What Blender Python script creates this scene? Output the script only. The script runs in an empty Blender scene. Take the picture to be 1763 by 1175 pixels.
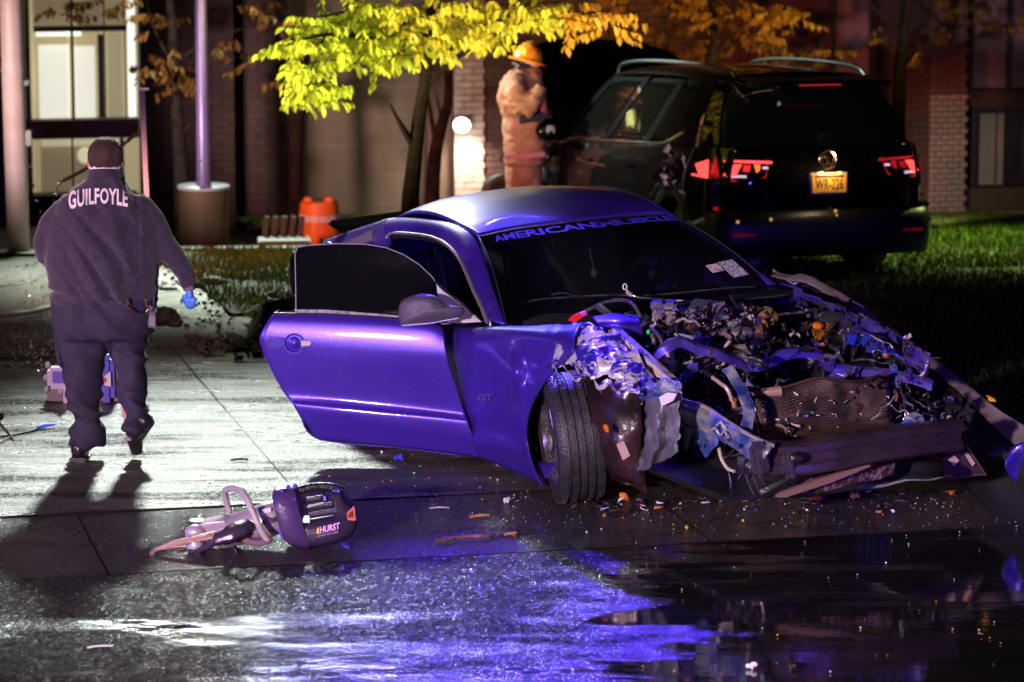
import bpy, bmesh, math, random
import numpy as np
from mathutils import Vector, Matrix, Euler, noise
from mathutils.bvhtree import BVHTree
random.seed(7)
S = bpy.context.scene
COL = S.collection
R_ = math.radians
# ---------------------------------------------------------------- camera
CAM_H, FPX, PITCH = 3.75, 5800.0, R_(9.3)
cd = bpy.data.cameras.new("camera"); cam = bpy.data.objects.new("camera", cd); COL.objects.link(cam)
cam.location = (0, 0, CAM_H); cam.rotation_euler = (math.pi/2-PITCH, 0, 0)
cd.sensor_width = 36; cd.lens = 36*FPX/1763; cd.clip_start = .1; cd.clip_end = 600
cd.dof.use_dof = True; cd.dof.focus_distance = 17.9; cd.dof.aperture_fstop = 2.9
S.camera = cam
# ---------------------------------------------------------------- night sky
w = bpy.data.worlds.new("World"); S.world = w; w.use_nodes = True
nt = w.node_tree; bg = nt.nodes["Background"]
sky = nt.nodes.new("ShaderNodeTexSky"); sky.sky_type = 'NISHITA'; sky.sun_disc = False
sky.sun_elevation = R_(1.0); sky.sun_rotation = R_(200)
nt.links.new(sky.outputs[0], bg.inputs[0]); bg.inputs[1].default_value = 0.002
S.view_settings.view_transform = 'Standard'; S.view_settings.look = 'None'
S.view_settings.exposure = 0; S.view_settings.gamma = 1
try: S.view_settings.use_curve_mapping = False
except Exception: pass
S.cycles.max_bounces = 6; S.cycles.transparent_max_bounces = 10
S.cycles.sample_clamp_indirect = 4; S.cycles.sample_clamp_direct = 0
# ---------------------------------------------------------------- scene lamps: scene floodlight behind, emergency vehicles beside the camera, added unseen fill spots
def lamp(name, kind, loc, col, power, size=.3, target=None, spot=None, blend=.5):
    l = bpy.data.lights.new(name, kind); l.color = col; l.energy = power
    if kind == 'AREA': l.shape = 'DISK'; l.size = size
    else: l.shadow_soft_size = size
    if kind == 'SPOT': l.spot_size = R_(spot or 60); l.spot_blend = blend
    o = bpy.data.objects.new(name, l); COL.objects.link(o); o.location = loc
    if target is not None:
        o.rotation_euler = (Vector(target)-Vector(loc)).to_track_quat('-Z', 'Y').to_euler()
    return o
PW = (-3.9, 29.3, 1.2)
LAMPS = [
 ("flood_lamp", 'SPOT', (-3.0, 33.5, 8.6), (.90, 1.0, .92), 17000, .6, (-1.58, 18.4, 0), 13.5, .8),
 ("road_blue_fill", 'SPOT', (-.5, 33.8, 11.6), (.08, .035, 1.0), 40000, .25, (-.02, 15.1, 0), 6.4, .8),  # added unseen spot that makes the blue glint on the street
 ("lawn_fill", 'SPOT', (10.0, 33.0, 8.0), (.80, 1.0, .32), 38000, .3, (5.4, 30.0, -.4), 44, 1),  # added unseen spot to brighten the right lawn
 ("left_lawn_fill", 'SPOT', (-3.4, 34.0, 7.0), (.85, 1.0, .80), 18000, .3, (-2.1, 27.9, -.1), 34, 1),  # added unseen spot for the left lawn and path
 ("suv_side_fill", 'SPOT', (-6.5, 31.5, 6.0), (.85, 1.0, .88), 9000, .12, (1.0, 28.6, 1.2), 20, .8),  # added unseen spot for highlights along the SUV's side
 ("tree_fill", 'SPOT', (-4.0, 23.6, .3), (1.0, .86, .38), 5200, .25, (-.9, 26.6, 1.95), 40, 1),  # added unseen spot, low at left, to brighten the leaves
 ("tree_fill_right", 'SPOT', (3.6, 22.4, .9), (1.0, .82, .32), 6500, .25, (.1, 26.6, 2.35), 30, 1),  # added unseen spot lifting the leaves from the right
 ("amber_tree_fill", 'SPOT', (5.5, 30.6, -.35), (1.0, .70, .22), 2800, .2, (2.5, 33.5, 1.55), 46, 1),  # added unseen spot to make the amber leaves bright
 ("pier_fill", 'SPOT', (4.2, 33.0, -.3), (1.0, .86, .70), 200, .1, (4.75, 36.8, -.5), 38, 1),  # added unseen spot brightening the foot of the brick pier
 ("truck_scene_lamp", 'SPOT', (-5.2, 4.0, 3.0), (1.0, .72, .86), 10800, .30, (.4, 17.6, .2), 36, .8),
 ("person_side_fill", 'SPOT', (-11.0, 15.5, 2.6), (1.0, .55, .85), 3000, .25, (-2.25, 18.8, 1.0), 16, 1),  # added unseen spot giving the walking person side shading
 ("pole_fill", 'SPOT', (-9.0, 14.0, 3.0), (1.0, .74, .72), 26000, .3, PW, 9, 1),  # added unseen spot to light the steel column and post
 ("blue_beacon", 'SPOT', (-9.0, 10.0, 1.7), (.16, .07, 1.0), 2400, .3, (0.6, 18.0, .4), 30, .8),
 ("blue_beacon_far", 'SPOT', (7.5, 9.0, 2.2), (.16, .06, 1.0), 1400, .2, (3.0, 20.0, .3), 50, 1),
 ("red_beacon", 'SPOT', (-9.0, 16.0, 1.6), (1.0, .22, .11), 11000, .25, (-.95, 30.2, .6), 15.5, 1),
 ("red_beacon_right", 'SPOT', (6.0, 8.0, 2.8), (1.0, .40, .46), 1300, .25, (6.4, 34.0, 2.2), 20, 1),
]
for a in LAMPS: lamp(*a)

# ---------------------------------------------------------------- picture <-> place
CP, SP = math.cos(PITCH), math.sin(PITCH)
CAMV = Vector((0, 0, CAM_H))
def ray(px, py):
    a = (px-881.5)/FPX; b = (py-587.5)/FPX
    return Vector((a, CP-b*SP, -SP-b*CP))
def gz(x, y):
    t = y-25.0
    if t <= 0: return 0.0
    return -.087*(t*t/(t+1.6))
def G(px, py, z=0.0):
    d = ray(px, py); t = (z-CAM_H)/d.z; p = CAMV+d*t
    for _ in range(8):
        zz = z+gz(p.x, p.y); t = (zz-CAM_H)/d.z; p = CAMV+d*t
    return p
def W(px, py, Y):
    d = ray(px, py); return CAMV+d*(Y/d.y)
# ---------------------------------------------------------------- materials
MATS = {}
def mat(name, base, rough=.5, metal=0., col2=None, nscale=6., nlo=.4, nhi=.6, bump=0., bscale=40., coat=0.,
        crough=.05, emit=None, estr=0., alpha=1., spec=.5, rvar=0., rscale=5., speck=None, detail=6., trans=0., drops=0.,
        noise_stretch=None, sheen=0., ior=1.5):
    if name in MATS: return MATS[name]
    m = bpy.data.materials.new(name); m.use_nodes = True; n = m.node_tree.nodes; L = m.node_tree.links
    b = n["Principled BSDF"]; c4 = lambda c: (c[0], c[1], c[2], 1)
    b.inputs["Base Color"].default_value = c4(base); b.inputs["Roughness"].default_value = rough
    b.inputs["Metallic"].default_value = metal; b.inputs["Coat Weight"].default_value = coat
    b.inputs["Coat Roughness"].default_value = crough; b.inputs["Specular IOR Level"].default_value = spec
    b.inputs["Alpha"].default_value = alpha; b.inputs["Transmission Weight"].default_value = trans
    b.inputs["IOR"].default_value = ior
    if sheen: b.inputs["Sheen Weight"].default_value = sheen
    tc = n.new("ShaderNodeTexCoord"); co = tc.outputs["Object"]
    if noise_stretch:
        mp = n.new("ShaderNodeMapping"); mp.inputs["Scale"].default_value = noise_stretch
        L.new(co, mp.inputs[0]); co = mp.outputs[0]
    cur = None
    if col2 is not None:
        t = n.new("ShaderNodeTexNoise"); t.inputs["Scale"].default_value = nscale; t.inputs["Detail"].default_value = detail
        t.inputs["Roughness"].default_value = .62
        L.new(co, t.inputs[0]); r = n.new("ShaderNodeMapRange"); r.inputs[1].default_value = nlo; r.inputs[2].default_value = nhi
        L.new(t.outputs[0], r.inputs[0]); mx = n.new("ShaderNodeMix"); mx.data_type = 'RGBA'
        mx.inputs[6].default_value = c4(base); mx.inputs[7].default_value = c4(col2)
        L.new(r.outputs[0], mx.inputs[0]); cur = mx.outputs[2]
    if speck is not None:   # (colour, scale, threshold)
        v = n.new("ShaderNodeTexVoronoi"); v.inputs["Scale"].default_value = speck[1]; L.new(co, v.inputs[0])
        lt = n.new("ShaderNodeMath"); lt.operation = 'LESS_THAN'; lt.inputs[1].default_value = speck[2]
        L.new(v.outputs["Distance"], lt.inputs[0]); mx = n.new("ShaderNodeMix"); mx.data_type = 'RGBA'
        mx.inputs[6].default_value = c4(base)
        if cur is not None: L.new(cur, mx.inputs[6])
        mx.inputs[7].default_value = c4(speck[0]); L.new(lt.outputs[0], mx.inputs[0]); cur = mx.outputs[2]
    if cur is not None: L.new(cur, b.inputs["Base Color"])
    if rvar:
        t = n.new("ShaderNodeTexNoise"); t.inputs["Scale"].default_value = rscale; t.inputs["Detail"].default_value = 4
        L.new(co, t.inputs[0]); r = n.new("ShaderNodeMapRange"); r.inputs[1].default_value = .35; r.inputs[2].default_value = .65
        r.inputs[3].default_value = max(.02, rough-rvar); r.inputs[4].default_value = min(1, rough+rvar)
        L.new(t.outputs[0], r.inputs[0]); L.new(r.outputs[0], b.inputs["Roughness"])
    nrm = None
    if bump:
        t = n.new("ShaderNodeTexNoise"); t.inputs["Scale"].default_value = bscale; t.inputs["Detail"].default_value = 5
        L.new(co, t.inputs[0]); bp = n.new("ShaderNodeBump"); bp.inputs["Strength"].default_value = bump
        bp.inputs["Distance"].default_value = .02; L.new(t.outputs[0], bp.inputs["Height"]); nrm = bp.outputs[0]
    if drops:   # beads of rain
        v = n.new("ShaderNodeTexVoronoi"); v.inputs["Scale"].default_value = 95; L.new(tc.outputs["Object"], v.inputs[0])
        v.inputs["Randomness"].default_value = 1
        r = n.new("ShaderNodeMapRange"); r.inputs[1].default_value = .02; r.inputs[2].default_value = .17
        r.inputs[3].default_value = 1; r.inputs[4].default_value = 0; L.new(v.outputs["Distance"], r.inputs[0])
        bp = n.new("ShaderNodeBump"); bp.inputs["Strength"].default_value = min(1, drops*1.6); bp.inputs["Distance"].default_value = .0014
        L.new(r.outputs[0], bp.inputs["Height"])
        if nrm is not None: L.new(nrm, bp.inputs["Normal"])
        nrm = bp.outputs[0]
        L.new(bp.outputs[0], b.inputs["Coat Normal"])
    if nrm is not None: L.new(nrm, b.inputs["Normal"])
    if emit is not None:
        b.inputs["Emission Color"].default_value = c4(emit); b.inputs["Emission Strength"].default_value = estr
    MATS[name] = m; return m
M = mat
PAINT = M('violet_paint', (.058, .022, .34), .34, .4, coat=.5, crough=.05, drops=.35, speck=((.55, .52, .8), 52, .06), bump=.05, bscale=2.5, spec=.4)  # pale specks paint the sparkle of rain beads into the colour
ROOFP = PAINT
SCRAPED = M('scraped_paint', (.045, .018, .42), .35, .4, col2=(.75, .70, .74), nscale=9, nlo=.47, nhi=.52, coat=.5, bump=.5, bscale=22, noise_stretch=(1, 1, 1.8))
SCRAPED2 = M('scraped_rail', (.05, .10, .42), .4, .5, col2=(.55, .56, .58), nscale=5, nlo=.44, nhi=.58, coat=.4, bump=.4, bscale=30)
CREAM = M('bare_primer', (.62, .52, .42), .6, .1, col2=(.06, .03, .35), nscale=18, nlo=.5, nhi=.6, bump=.4)
BLACK = M('black_plastic', (.012, .012, .014), .38, bump=.25, bscale=60, drops=.3)
GREYP = M('grey_plastic', (.10, .095, .11), .38, col2=(.03, .03, .035), nscale=9, bump=.35, bscale=30, drops=.3)
METAL = M('dull_metal', (.42, .40, .42), .34, .9, col2=(.16, .13, .12), nscale=14, bump=.35, bscale=35)
DARKM = M('dark_metal', (.11, .10, .11), .34, .8, col2=(.05, .035, .03), nscale=12, bump=.4, bscale=35)
CHROME = M('bright_metal', (.7, .72, .72), .16, 1.0, drops=.4)
RUST = M('rusty_metal', (.20, .085, .04), .6, .4, col2=(.05, .03, .025), nscale=18, bump=.5)
RUBBER = M('tyre_rubber', (.022, .022, .024), .42, col2=(.035, .033, .035), nscale=20, bump=.35, bscale=90, spec=.6)
GLASS = M('tinted_glass', (.003, .004, .005), .04, 0, alpha=.80, drops=.6, speck=((.30, .32, .34), 48, .045), spec=.2, coat=.0)  # light dots in the colour stand in for droplet sparkle
GLASSD = M('dark_door_glass', (.003, .003, .004), .03, 0, alpha=.96, drops=.4, speck=((.12, .12, .14), 40, .035), spec=.03)  # faint dots paint droplet sparkle on the door glass
BLUEPRINT = M('blue_lettering', (.09, .06, 1.0), .5, emit=None)
WHITEP = M('white_plastic', (.78, .72, .72), .4)
# ---------------------------------------------------------------- mesh builder
def finish(o, smooth=35):
    me = o.data
    if smooth:
        me.polygons.foreach_set('use_smooth', [True]*len(me.polygons))
        try: me.set_sharp_from_angle(angle=R_(smooth))
        except Exception: pass
    me.update()
def tag(o, label=None, cat=None, group=None, kind=None):
    if label: o['label'] = label
    if cat: o['category'] = cat
    if group: o['group'] = group
    if kind: o['kind'] = kind
    return o
def thing(name, label, cat, loc=(0, 0, 0), rot=(0, 0, 0), group=None):
    o = bpy.data.objects.new(name, None); COL.objects.link(o); o.empty_display_size = .2
    if isinstance(loc, Matrix): o.matrix_world = loc
    else: o.location = loc; o.rotation_euler = rot
    return tag(o, label, cat, group)
def mesh_obj(name, V, F, m, parent=None, smooth=35, mats=None, fm=None):
    me = bpy.data.meshes.new(name); me.from_pydata([tuple(v) for v in V], [], F)
    if mats:
        for q in mats: me.materials.append(q)
        if fm: me.polygons.foreach_set('material_index', fm)
    else: me.materials.append(m)
    o = bpy.data.objects.new(name, me); COL.objects.link(o)
    if parent is not None: o.parent = parent
    finish(o, smooth); return o
def inst(name, src, parent, loc, rot=(0, 0, 0), sc=(1, 1, 1), m=None):
    o = bpy.data.objects.new(name, src.data if hasattr(src, 'data') else src); COL.objects.link(o)
    o.parent = parent; o.location = loc; o.rotation_euler = rot; o.scale = sc; return o
def basis(d):
    d = Vector(d).normalized(); u = d.cross(Vector((0, 0, 1)))
    if u.length < 1e-3: u = d.cross(Vector((0, 1, 0)))
    u.normalize(); return d, u, d.cross(u).normalized()
class MB:
    def __init__(s): s.V = []; s.F = []
    def add(s, V, F):
        n = len(s.V); s.V += [Vector(v) for v in V]; s.F += [tuple(i+n for i in f) for f in F]; return s
    def box(s, c, size, rot=None):
        c = Vector(c); hx, hy, hz = size[0]/2, size[1]/2, size[2]/2
        V = [Vector((x, y, z)) for x in (-hx, hx) for y in (-hy, hy) for z in (-hz, hz)]
        if rot is not None:
            q = rot if isinstance(rot, Matrix) else Euler(rot).to_matrix(); V = [q@v for v in V]
        return s.add([v+c for v in V], [(0, 1, 3, 2), (4, 6, 7, 5), (0, 4, 5, 1), (2, 3, 7, 6), (0, 2, 6, 4), (1, 5, 7, 3)])
    def bbox(s, c, size, rot=None, b=.01):
        bm = bmesh.new(); bmesh.ops.create_cube(bm, size=1)
        bmesh.ops.scale(bm, vec=size, verts=bm.verts)
        bmesh.ops.bevel(bm, geom=bm.edges[:], offset=b, segments=2, affect='EDGES')
        q = Matrix.Identity(3) if rot is None else (rot if isinstance(rot, Matrix) else Euler(rot).to_matrix())
        bm.verts.ensure_lookup_table(); bm.faces.ensure_lookup_table()
        s.add([q@v.co+Vector(c) for v in bm.verts], [[v.index for v in f.verts] for f in bm.faces]); bm.free(); return s
    def tube(s, pts, r, n=8, cap=True, sq=None):
        pts = [Vector(p) for p in pts]; rs = r if hasattr(r, '__len__') else [r]*len(pts)
        V = []; F = []; pu = None
        for i, p in enumerate(pts):
            d = (pts[min(i+1, len(pts)-1)]-pts[max(i-1, 0)])
            if d.length < 1e-6: d = Vector((0, 0, 1))
            d.normalize()
            if pu is None: _, u, v = basis(d)
            else:
                u = (pu-d*pu.dot(d)).normalized(); v = d.cross(u).normalized()
            pu = u
            for k in range(n):
                a = 2*math.pi*k/n; q = u*math.cos(a)*rs[i]+v*math.sin(a)*rs[i]*(sq or 1); V.append(p+q)
        for i in range(len(pts)-1):
            for k in range(n):
                a = i*n+k; b = i*n+(k+1) % n; F.append((a, b, b+n, a+n))
        if cap: F.append(tuple(range(n-1, -1, -1))); F.append(tuple(range((len(pts)-1)*n, len(pts)*n)))
        return s.add(V, F)
    def lathe(s, prof, o, d, n=24, arc=None):
        # prof: (distance along d, radius)
        d, u, v = basis(d); o = Vector(o); V = []; F = []
        for h, r in prof:
            for k in range(n):
                a = 2*math.pi*k/n; V.append(o+d*h+(u*math.cos(a)+v*math.sin(a))*r)
        for i in range(len(prof)-1):
            for k in range(n): a = i*n+k; b = i*n+(k+1) % n; F.append((a, b, b+n, a+n))
        return s.add(V, F)
    def ell(s, c, r, n=14, m=9, rot=None):
        c = Vector(c); V = []; F = []; q = Matrix.Identity(3) if rot is None else Euler(rot).to_matrix()
        for j in range(m+1):
            t = math.pi*j/m
            for k in range(n):
                a = 2*math.pi*k/n
                V.append(c+q@Vector((r[0]*math.sin(t)*math.cos(a), r[1]*math.sin(t)*math.sin(a), r[2]*math.cos(t))))
        for j in range(m):
            for k in range(n): a = j*n+k; b = j*n+(k+1) % n; F.append((a, a+n, b+n, b))
        return s.add(V, F)
    def prism(s, pts, off):
        # polygon of 3d points thickened by vector off
        pts = [Vector(p) for p in pts]; off = Vector(off); n = len(pts)
        V = pts+[p+off for p in pts]
        F = [tuple(range(n-1, -1, -1)), tuple(range(n, 2*n))]+[(i, (i+1) % n, n+(i+1) % n, n+i) for i in range(n)]
        return s.add(V, F)
    def build(s, name, m, parent=None, smooth=35, merge=False):
        o = mesh_obj(name, s.V, s.F, m, parent, smooth)
        if merge:
            bm = bmesh.new(); bm.from_mesh(o.data); bmesh.ops.remove_doubles(bm, verts=bm.verts, dist=1e-4)
            bmesh.ops.recalc_face_normals(bm, faces=bm.faces); bm.to_mesh(o.data); bm.free(); finish(o, smooth)
        return o
def cr(P, t):
    n = len(P)-1; t = max(0, min(.999999, t))*n; i = int(t); f = t-i
    p1 = P[i]; p2 = P[i+1]; p0 = P[i-1] if i > 0 else p1*2-p2; p3 = P[i+2] if i+2 <= n else p2*2-p1
    return .5*((2*p1)+(p2-p0)*f+(2*p0-5*p1+4*p2-p3)*f*f+(3*p1-p0-3*p2+p3)*f*f*f)
def spline(pts, n=24):
    P = [Vector(p) for p in pts]; return [cr(P, i/(n-1)) for i in range(n)]
def patch_fn(rows):
    rows = [[Vector(p) for p in r] for r in rows]
    return lambda u, v: cr([cr(r, u) for r in rows], v)
def patch(name, rows, m, parent, nu=24, nv=16, thick=.004, fn=None, crumple=0, cs=4, smooth=40, mask=None, lin=False):
    f = patch_fn(rows) if fn is None else fn
    V = []; F = []
    for j in range(nv+1):
        for i in range(nu+1):
            p = f(i/nu, j/nv)
            if crumple:
                k = crumple if not callable(crumple) else crumple(i/nu, j/nv)
                q = noise.noise_vector(p*cs)+.5*noise.noise_vector(p*cs*2.7)
                # folded metal: ridged
                q = Vector([abs(c)*2-.5 for c in q]); p = p+q*k
            V.append(p)
    for j in range(nv):
        for i in range(nu):
            if mask and not mask((i+.5)/nu, (j+.5)/nv): continue
            a = j*(nu+1)+i; F.append((a, a+1, a+nu+2, a+nu+1))
    o = mesh_obj(name, V, F, m, parent, smooth)
    if thick:
        md = o.modifiers.new('thickness', 'SOLIDIFY'); md.thickness = thick; md.offset = 0
    return o
def text_mesh(txt, fn, name, m, parent, extrude=0.0, offset=0.0, size=1.0, spacing=1.0, shear=0.0, res=2):
    c = bpy.data.curves.new('t', 'FONT'); c.body = txt; c.size = size; c.resolution_u = res; c.offset = offset
    c.space_character = spacing; c.shear = shear; c.extrude = extrude
    to = bpy.data.objects.new('t', c); COL.objects.link(to)
    dg = bpy.context.evaluated_depsgraph_get(); dg.update(); me = bpy.data.meshes.new_from_object(to.evaluated_get(dg))
    bpy.data.objects.remove(to); bpy.data.curves.remove(c)
    bm = bmesh.new(); bm.from_mesh(me)
    xs = [v.co.x for v in bm.verts]; ys = [v.co.y for v in bm.verts]; x0, x1, y0, y1 = min(xs), max(xs), min(ys), max(ys)
    bmesh.ops.triangulate(bm, faces=bm.faces)
    bmesh.ops.subdivide_edges(bm, edges=[e for e in bm.edges if e.calc_length() > (x1-x0)/12], cuts=2)
    bmesh.ops.triangulate(bm, faces=bm.faces)
    for v in bm.verts: v.co = fn((v.co.x-x0)/(x1-x0), (v.co.y-y0)/(y1-y0), v.co.z)
    bm.to_mesh(me); bm.free(); me.materials.clear(); me.materials.append(m)
    o = bpy.data.objects.new(name, me); COL.objects.link(o)
    if parent is not None: o.parent = parent
    return o
def bake(mods_fn, V, F, name='tmp'):
    """evaluate modifiers on a throwaway object and return a plain mesh"""
    me = bpy.data.meshes.new(name); me.from_pydata([tuple(v) for v in V], [], F)
    o = bpy.data.objects.new(name, me); COL.objects.link(o); mods_fn(o)
    dg = bpy.context.evaluated_depsgraph_get(); dg.update()
    r = bpy.data.meshes.new_from_object(o.evaluated_get(dg)); bpy.data.objects.remove(o); return r
def blob(name, mb, m, parent, voxel=.014, smooth_it=4, wrinkle=0, wscale=(6, 6, 3), fold=0):
    def mods(o):
        r = o.modifiers.new('r', 'REMESH'); r.mode = 'VOXEL'; r.voxel_size = voxel
        s = o.modifiers.new('s', 'SMOOTH'); s.iterations = smooth_it; s.factor = .6
    me = bake(mods, mb.V, mb.F); me.materials.clear(); me.materials.append(m)
    if wrinkle:
        me.update(); NN = [v.normal.copy() for v in me.vertices]
        for v, vn in zip(me.vertices, NN):
            p = v.co.copy(); q = Vector((p.x*wscale[0], p.y*wscale[1], p.z*wscale[2]))
            h = noise.noise(q)+.5*noise.noise(q*2.3)
            h = (1-abs(h)*2.4); v.co = p+vn*h*wrinkle
    me.polygons.foreach_set('use_smooth', [True]*len(me.polygons)); me.update()
    o = bpy.data.objects.new(name, me); COL.objects.link(o)
    if parent is not None: o.parent = parent
    return o
# ================================================================ ground
ANG = R_(13.5); AD = Vector((math.cos(ANG), math.sin(ANG), 0)); BD = Vector((-math.sin(ANG), math.cos(ANG), 0))
O0 = G(900, 847); O0.z = 0
def AB(a, b, z=0): p = O0+AD*a+BD*b; p.z = z+gz(p.x, p.y); return p
def toab(p): d = Vector((p.x, p.y, 0))-O0; return d.dot(AD), d.dot(BD)
def ground_mat(name, base, col2, scale, rlo, rhi, rscale, bumps, spec=.5, speck=None, dark=None, stretch=(1, 1, 1), coat=0, rmin=.3, rmax=.7, ripple=0, puddle=False, grain=0):
    m = bpy.data.materials.new(name); m.use_nodes = True; n = m.node_tree.nodes; L = m.node_tree.links
    b = n["Principled BSDF"]; b.inputs["Specular IOR Level"].default_value = spec; b.inputs["IOR"].default_value = 1.85 if puddle else 1.5
    tc = n.new("ShaderNodeTexCoord"); mp = n.new("ShaderNodeMapping"); mp.inputs["Rotation"].default_value = (0, 0, -ANG)
    mp.inputs["Scale"].default_value = stretch; L.new(tc.outputs["Object"], mp.inputs[0])
    raw = tc.outputs["Object"]
    def nz(sc, det=5, src=raw, ro=.6):
        t = n.new("ShaderNodeTexNoise"); t.inputs["Scale"].default_value = sc; t.inputs["Detail"].default_value = det
        t.inputs["Roughness"].default_value = ro; L.new(src, t.inputs[0]); return t.outputs[0]
    def mr(x, a, b_, c=0, d=1):
        r = n.new("ShaderNodeMapRange"); r.inputs[1].default_value = a; r.inputs[2].default_value = b_
        r.inputs[3].default_value = c; r.inputs[4].default_value = d; L.new(x, r.inputs[0]); return r.outputs[0]
    def mix(f, a, b_):
        x = n.new("ShaderNodeMix"); x.data_type = 'RGBA'
        for s_, v in ((6, a), (7, b_)):
            if isinstance(v, tuple): x.inputs[s_].default_value = (*v, 1)
            else: L.new(v, x.inputs[s_])
        L.new(f, x.inputs[0]); return x.outputs[2]
    c = mix(mr(nz(scale, 8, mp.outputs[0]), .38, .66), base, col2)
    if dark: c = mix(mr(nz(dark[1], 6, mp.outputs[0]), dark[2], dark[2]+.08), c, dark[0])
    if speck:
        v = n.new("ShaderNodeTexVoronoi"); v.inputs["Scale"].default_value = speck[1]; L.new(raw, v.inputs[0])
        c = mix(mr(v.outputs["Distance"], speck[2], speck[2]*.6), c, speck[0])
    L.new(c, b.inputs["Base Color"])
    wet = mr(nz(rscale, 5, mp.outputs[0]), rmin, rmax)
    if puddle:   # standing water: dry-ish grain near the gutter on the left, film of water elsewhere
        sx = n.new("ShaderNodeSeparateXYZ"); L.new(raw, sx.inputs[0])
        g1 = mr(sx.outputs[0], -.1, .9, 1, 0)
        g2 = mr(sx.outputs[1], 14.2, 16.6, .55, 1.0)
        m1 = n.new("ShaderNodeMath"); m1.operation = 'MULTIPLY'; L.new(g1, m1.inputs[0]); L.new(g2, m1.inputs[1])
        m2 = n.new("ShaderNodeMath"); m2.operation = 'ADD'; L.new(nz(1.1, 6, mp.outputs[0], .65), m2.inputs[0]); m2.inputs[1].default_value = -.5
        m3 = n.new("ShaderNodeMath"); m3.operation = 'MULTIPLY_ADD'; L.new(m2.outputs[0], m3.inputs[0]); m3.inputs[1].default_value = 3.2; L.new(m1.outputs[0], m3.inputs[2])
        wet = mr(m3.outputs[0], .18, .62)
    rr = n.new("ShaderNodeMapRange"); rr.inputs[3].default_value = rlo; rr.inputs[4].default_value = rhi; L.new(wet, rr.inputs[0])
    L.new(rr.outputs[0], b.inputs["Roughness"])
    if grain:   # every grain of aggregate holds its own film of water
        mg = n.new("ShaderNodeMapping"); mg.inputs["Scale"].default_value = (1, .45, 1); L.new(raw, mg.inputs[0])
        def cell(sc):
            v = n.new("ShaderNodeTexVoronoi"); v.inputs["Scale"].default_value = sc; L.new(mg.outputs[0], v.inputs[0])
            s_ = n.new("ShaderNodeSeparateColor"); L.new(v.outputs["Color"], s_.inputs[0]); return s_.outputs
        ca = cell(grain); cb2 = cell(grain*1.9)
        av = n.new("ShaderNodeMath"); av.operation = 'MULTIPLY'; L.new(ca[0], av.inputs[0]); L.new(cb2[1], av.inputs[1])
        sp = mr(av.outputs[0], .26, .60, .02, 1.0)
        inv = n.new("ShaderNodeMix"); inv.inputs[2].default_value = .8; L.new(wet, inv.inputs[0]); L.new(sp, inv.inputs[3])
        L.new(inv.outputs[0], b.inputs["Specular IOR Level"])
        ad = n.new("ShaderNodeMath"); ad.operation = 'MULTIPLY_ADD'; L.new(ca[2], ad.inputs[0]); ad.inputs[1].default_value = .22
        mw = n.new("ShaderNodeMath"); mw.operation = 'MULTIPLY'; L.new(wet, mw.inputs[0]); L.new(ad.outputs[0], mw.inputs[1])
        ad.inputs[2].default_value = -.08
        fin = n.new("ShaderNodeMath"); fin.operation = 'ADD'; L.new(rr.outputs[0], fin.inputs[0]); L.new(mw.outputs[0], fin.inputs[1]); fin.use_clamp = True
        L.new(fin.outputs[0], b.inputs["Roughness"])
    nrm = None
    if ripple:
        mp2 = n.new("ShaderNodeMapping"); mp2.inputs["Rotation"].default_value = (0, 0, -ANG); mp2.inputs["Scale"].default_value = (.5, 2.2, 1)
        L.new(raw, mp2.inputs[0]); bp = n.new("ShaderNodeBump"); bp.inputs["Distance"].default_value = .02
        bp.inputs["Strength"].default_value = ripple; L.new(nz(3.0, 4, mp2.outputs[0]), bp.inputs["Height"]); nrm = bp.outputs[0]
    mpg = n.new("ShaderNodeMapping"); mpg.inputs["Scale"].default_value = (1, .5, 1); L.new(raw, mpg.inputs[0])
    for sc, st, wetty in bumps:
        bp = n.new("ShaderNodeBump"); bp.inputs["Distance"].default_value = .012
        h = nz(sc, 2, mpg.outputs[0])
        bp.inputs["Strength"].default_value = st
        if wetty:
            mm = n.new("ShaderNodeMath"); mm.operation = 'MULTIPLY'; mm.inputs[1].default_value = st; L.new(wet, mm.inputs[0])
            L.new(mm.outputs[0], bp.inputs["Strength"])
        L.new(h, bp.inputs["Height"])
        if nrm is not None: L.new(nrm, bp.inputs["Normal"])
        nrm = bp.outputs[0]
    L.new(nrm, b.inputs["Normal"]); return m
ASPH = ground_mat('wet_asphalt', (.012, .011, .012), (.026, .023, .025), 2.5, .045, .17, .75, [(32, .7, True), (80, 1.0, True), (170, 1.0, True)], spec=1.0, speck=((.16, .15, .15), 90, .16), stretch=(.6, 1.9, 1), rmin=.44, rmax=.60, ripple=.06, puddle=True, grain=66)
GUTT = ground_mat('wet_gutter_concrete', (.036, .033, .035), (.055, .05, .05), 3, .15, .24, 2.0, [(32, .7, False), (80, 1.0, False), (170, 1.0, False)], spec=1.0, speck=((.22, .2, .2), 110, .22), stretch=(.8, 1.6, 1), grain=70)
CONC = ground_mat('wet_concrete', (.12, .115, .10), (.055, .05, .042), 2.2, .22, .46, 1.5, [(30, .35, False), (120, .7, False)], spec=.9, dark=((.04, .03, .022), 1.5, .55), stretch=(.5, 2.4, 1), grain=80, rmin=.38, rmax=.6)
OLDA = ground_mat('rough_asphalt', (.045, .043, .042), (.08, .075, .07), 3, .22, .5, 2, [(40, .8, False), (110, .9, False)], spec=.6, speck=((.3, .3, .3), 38, .16), dark=((.06, .03, .015), 1.0, .57))
SOIL = ground_mat('lawn_soil', (.022, .030, .008), (.035, .028, .014), 5, .6, .95, 2, [(30, .8, False), (90, .8, False)], spec=.3)
MUD = ground_mat('wet_mud', (.045, .026, .015), (.09, .055, .03), 9, .25, .6, 5, [(25, .9, False), (90, .8, False)], spec=.5)
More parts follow.
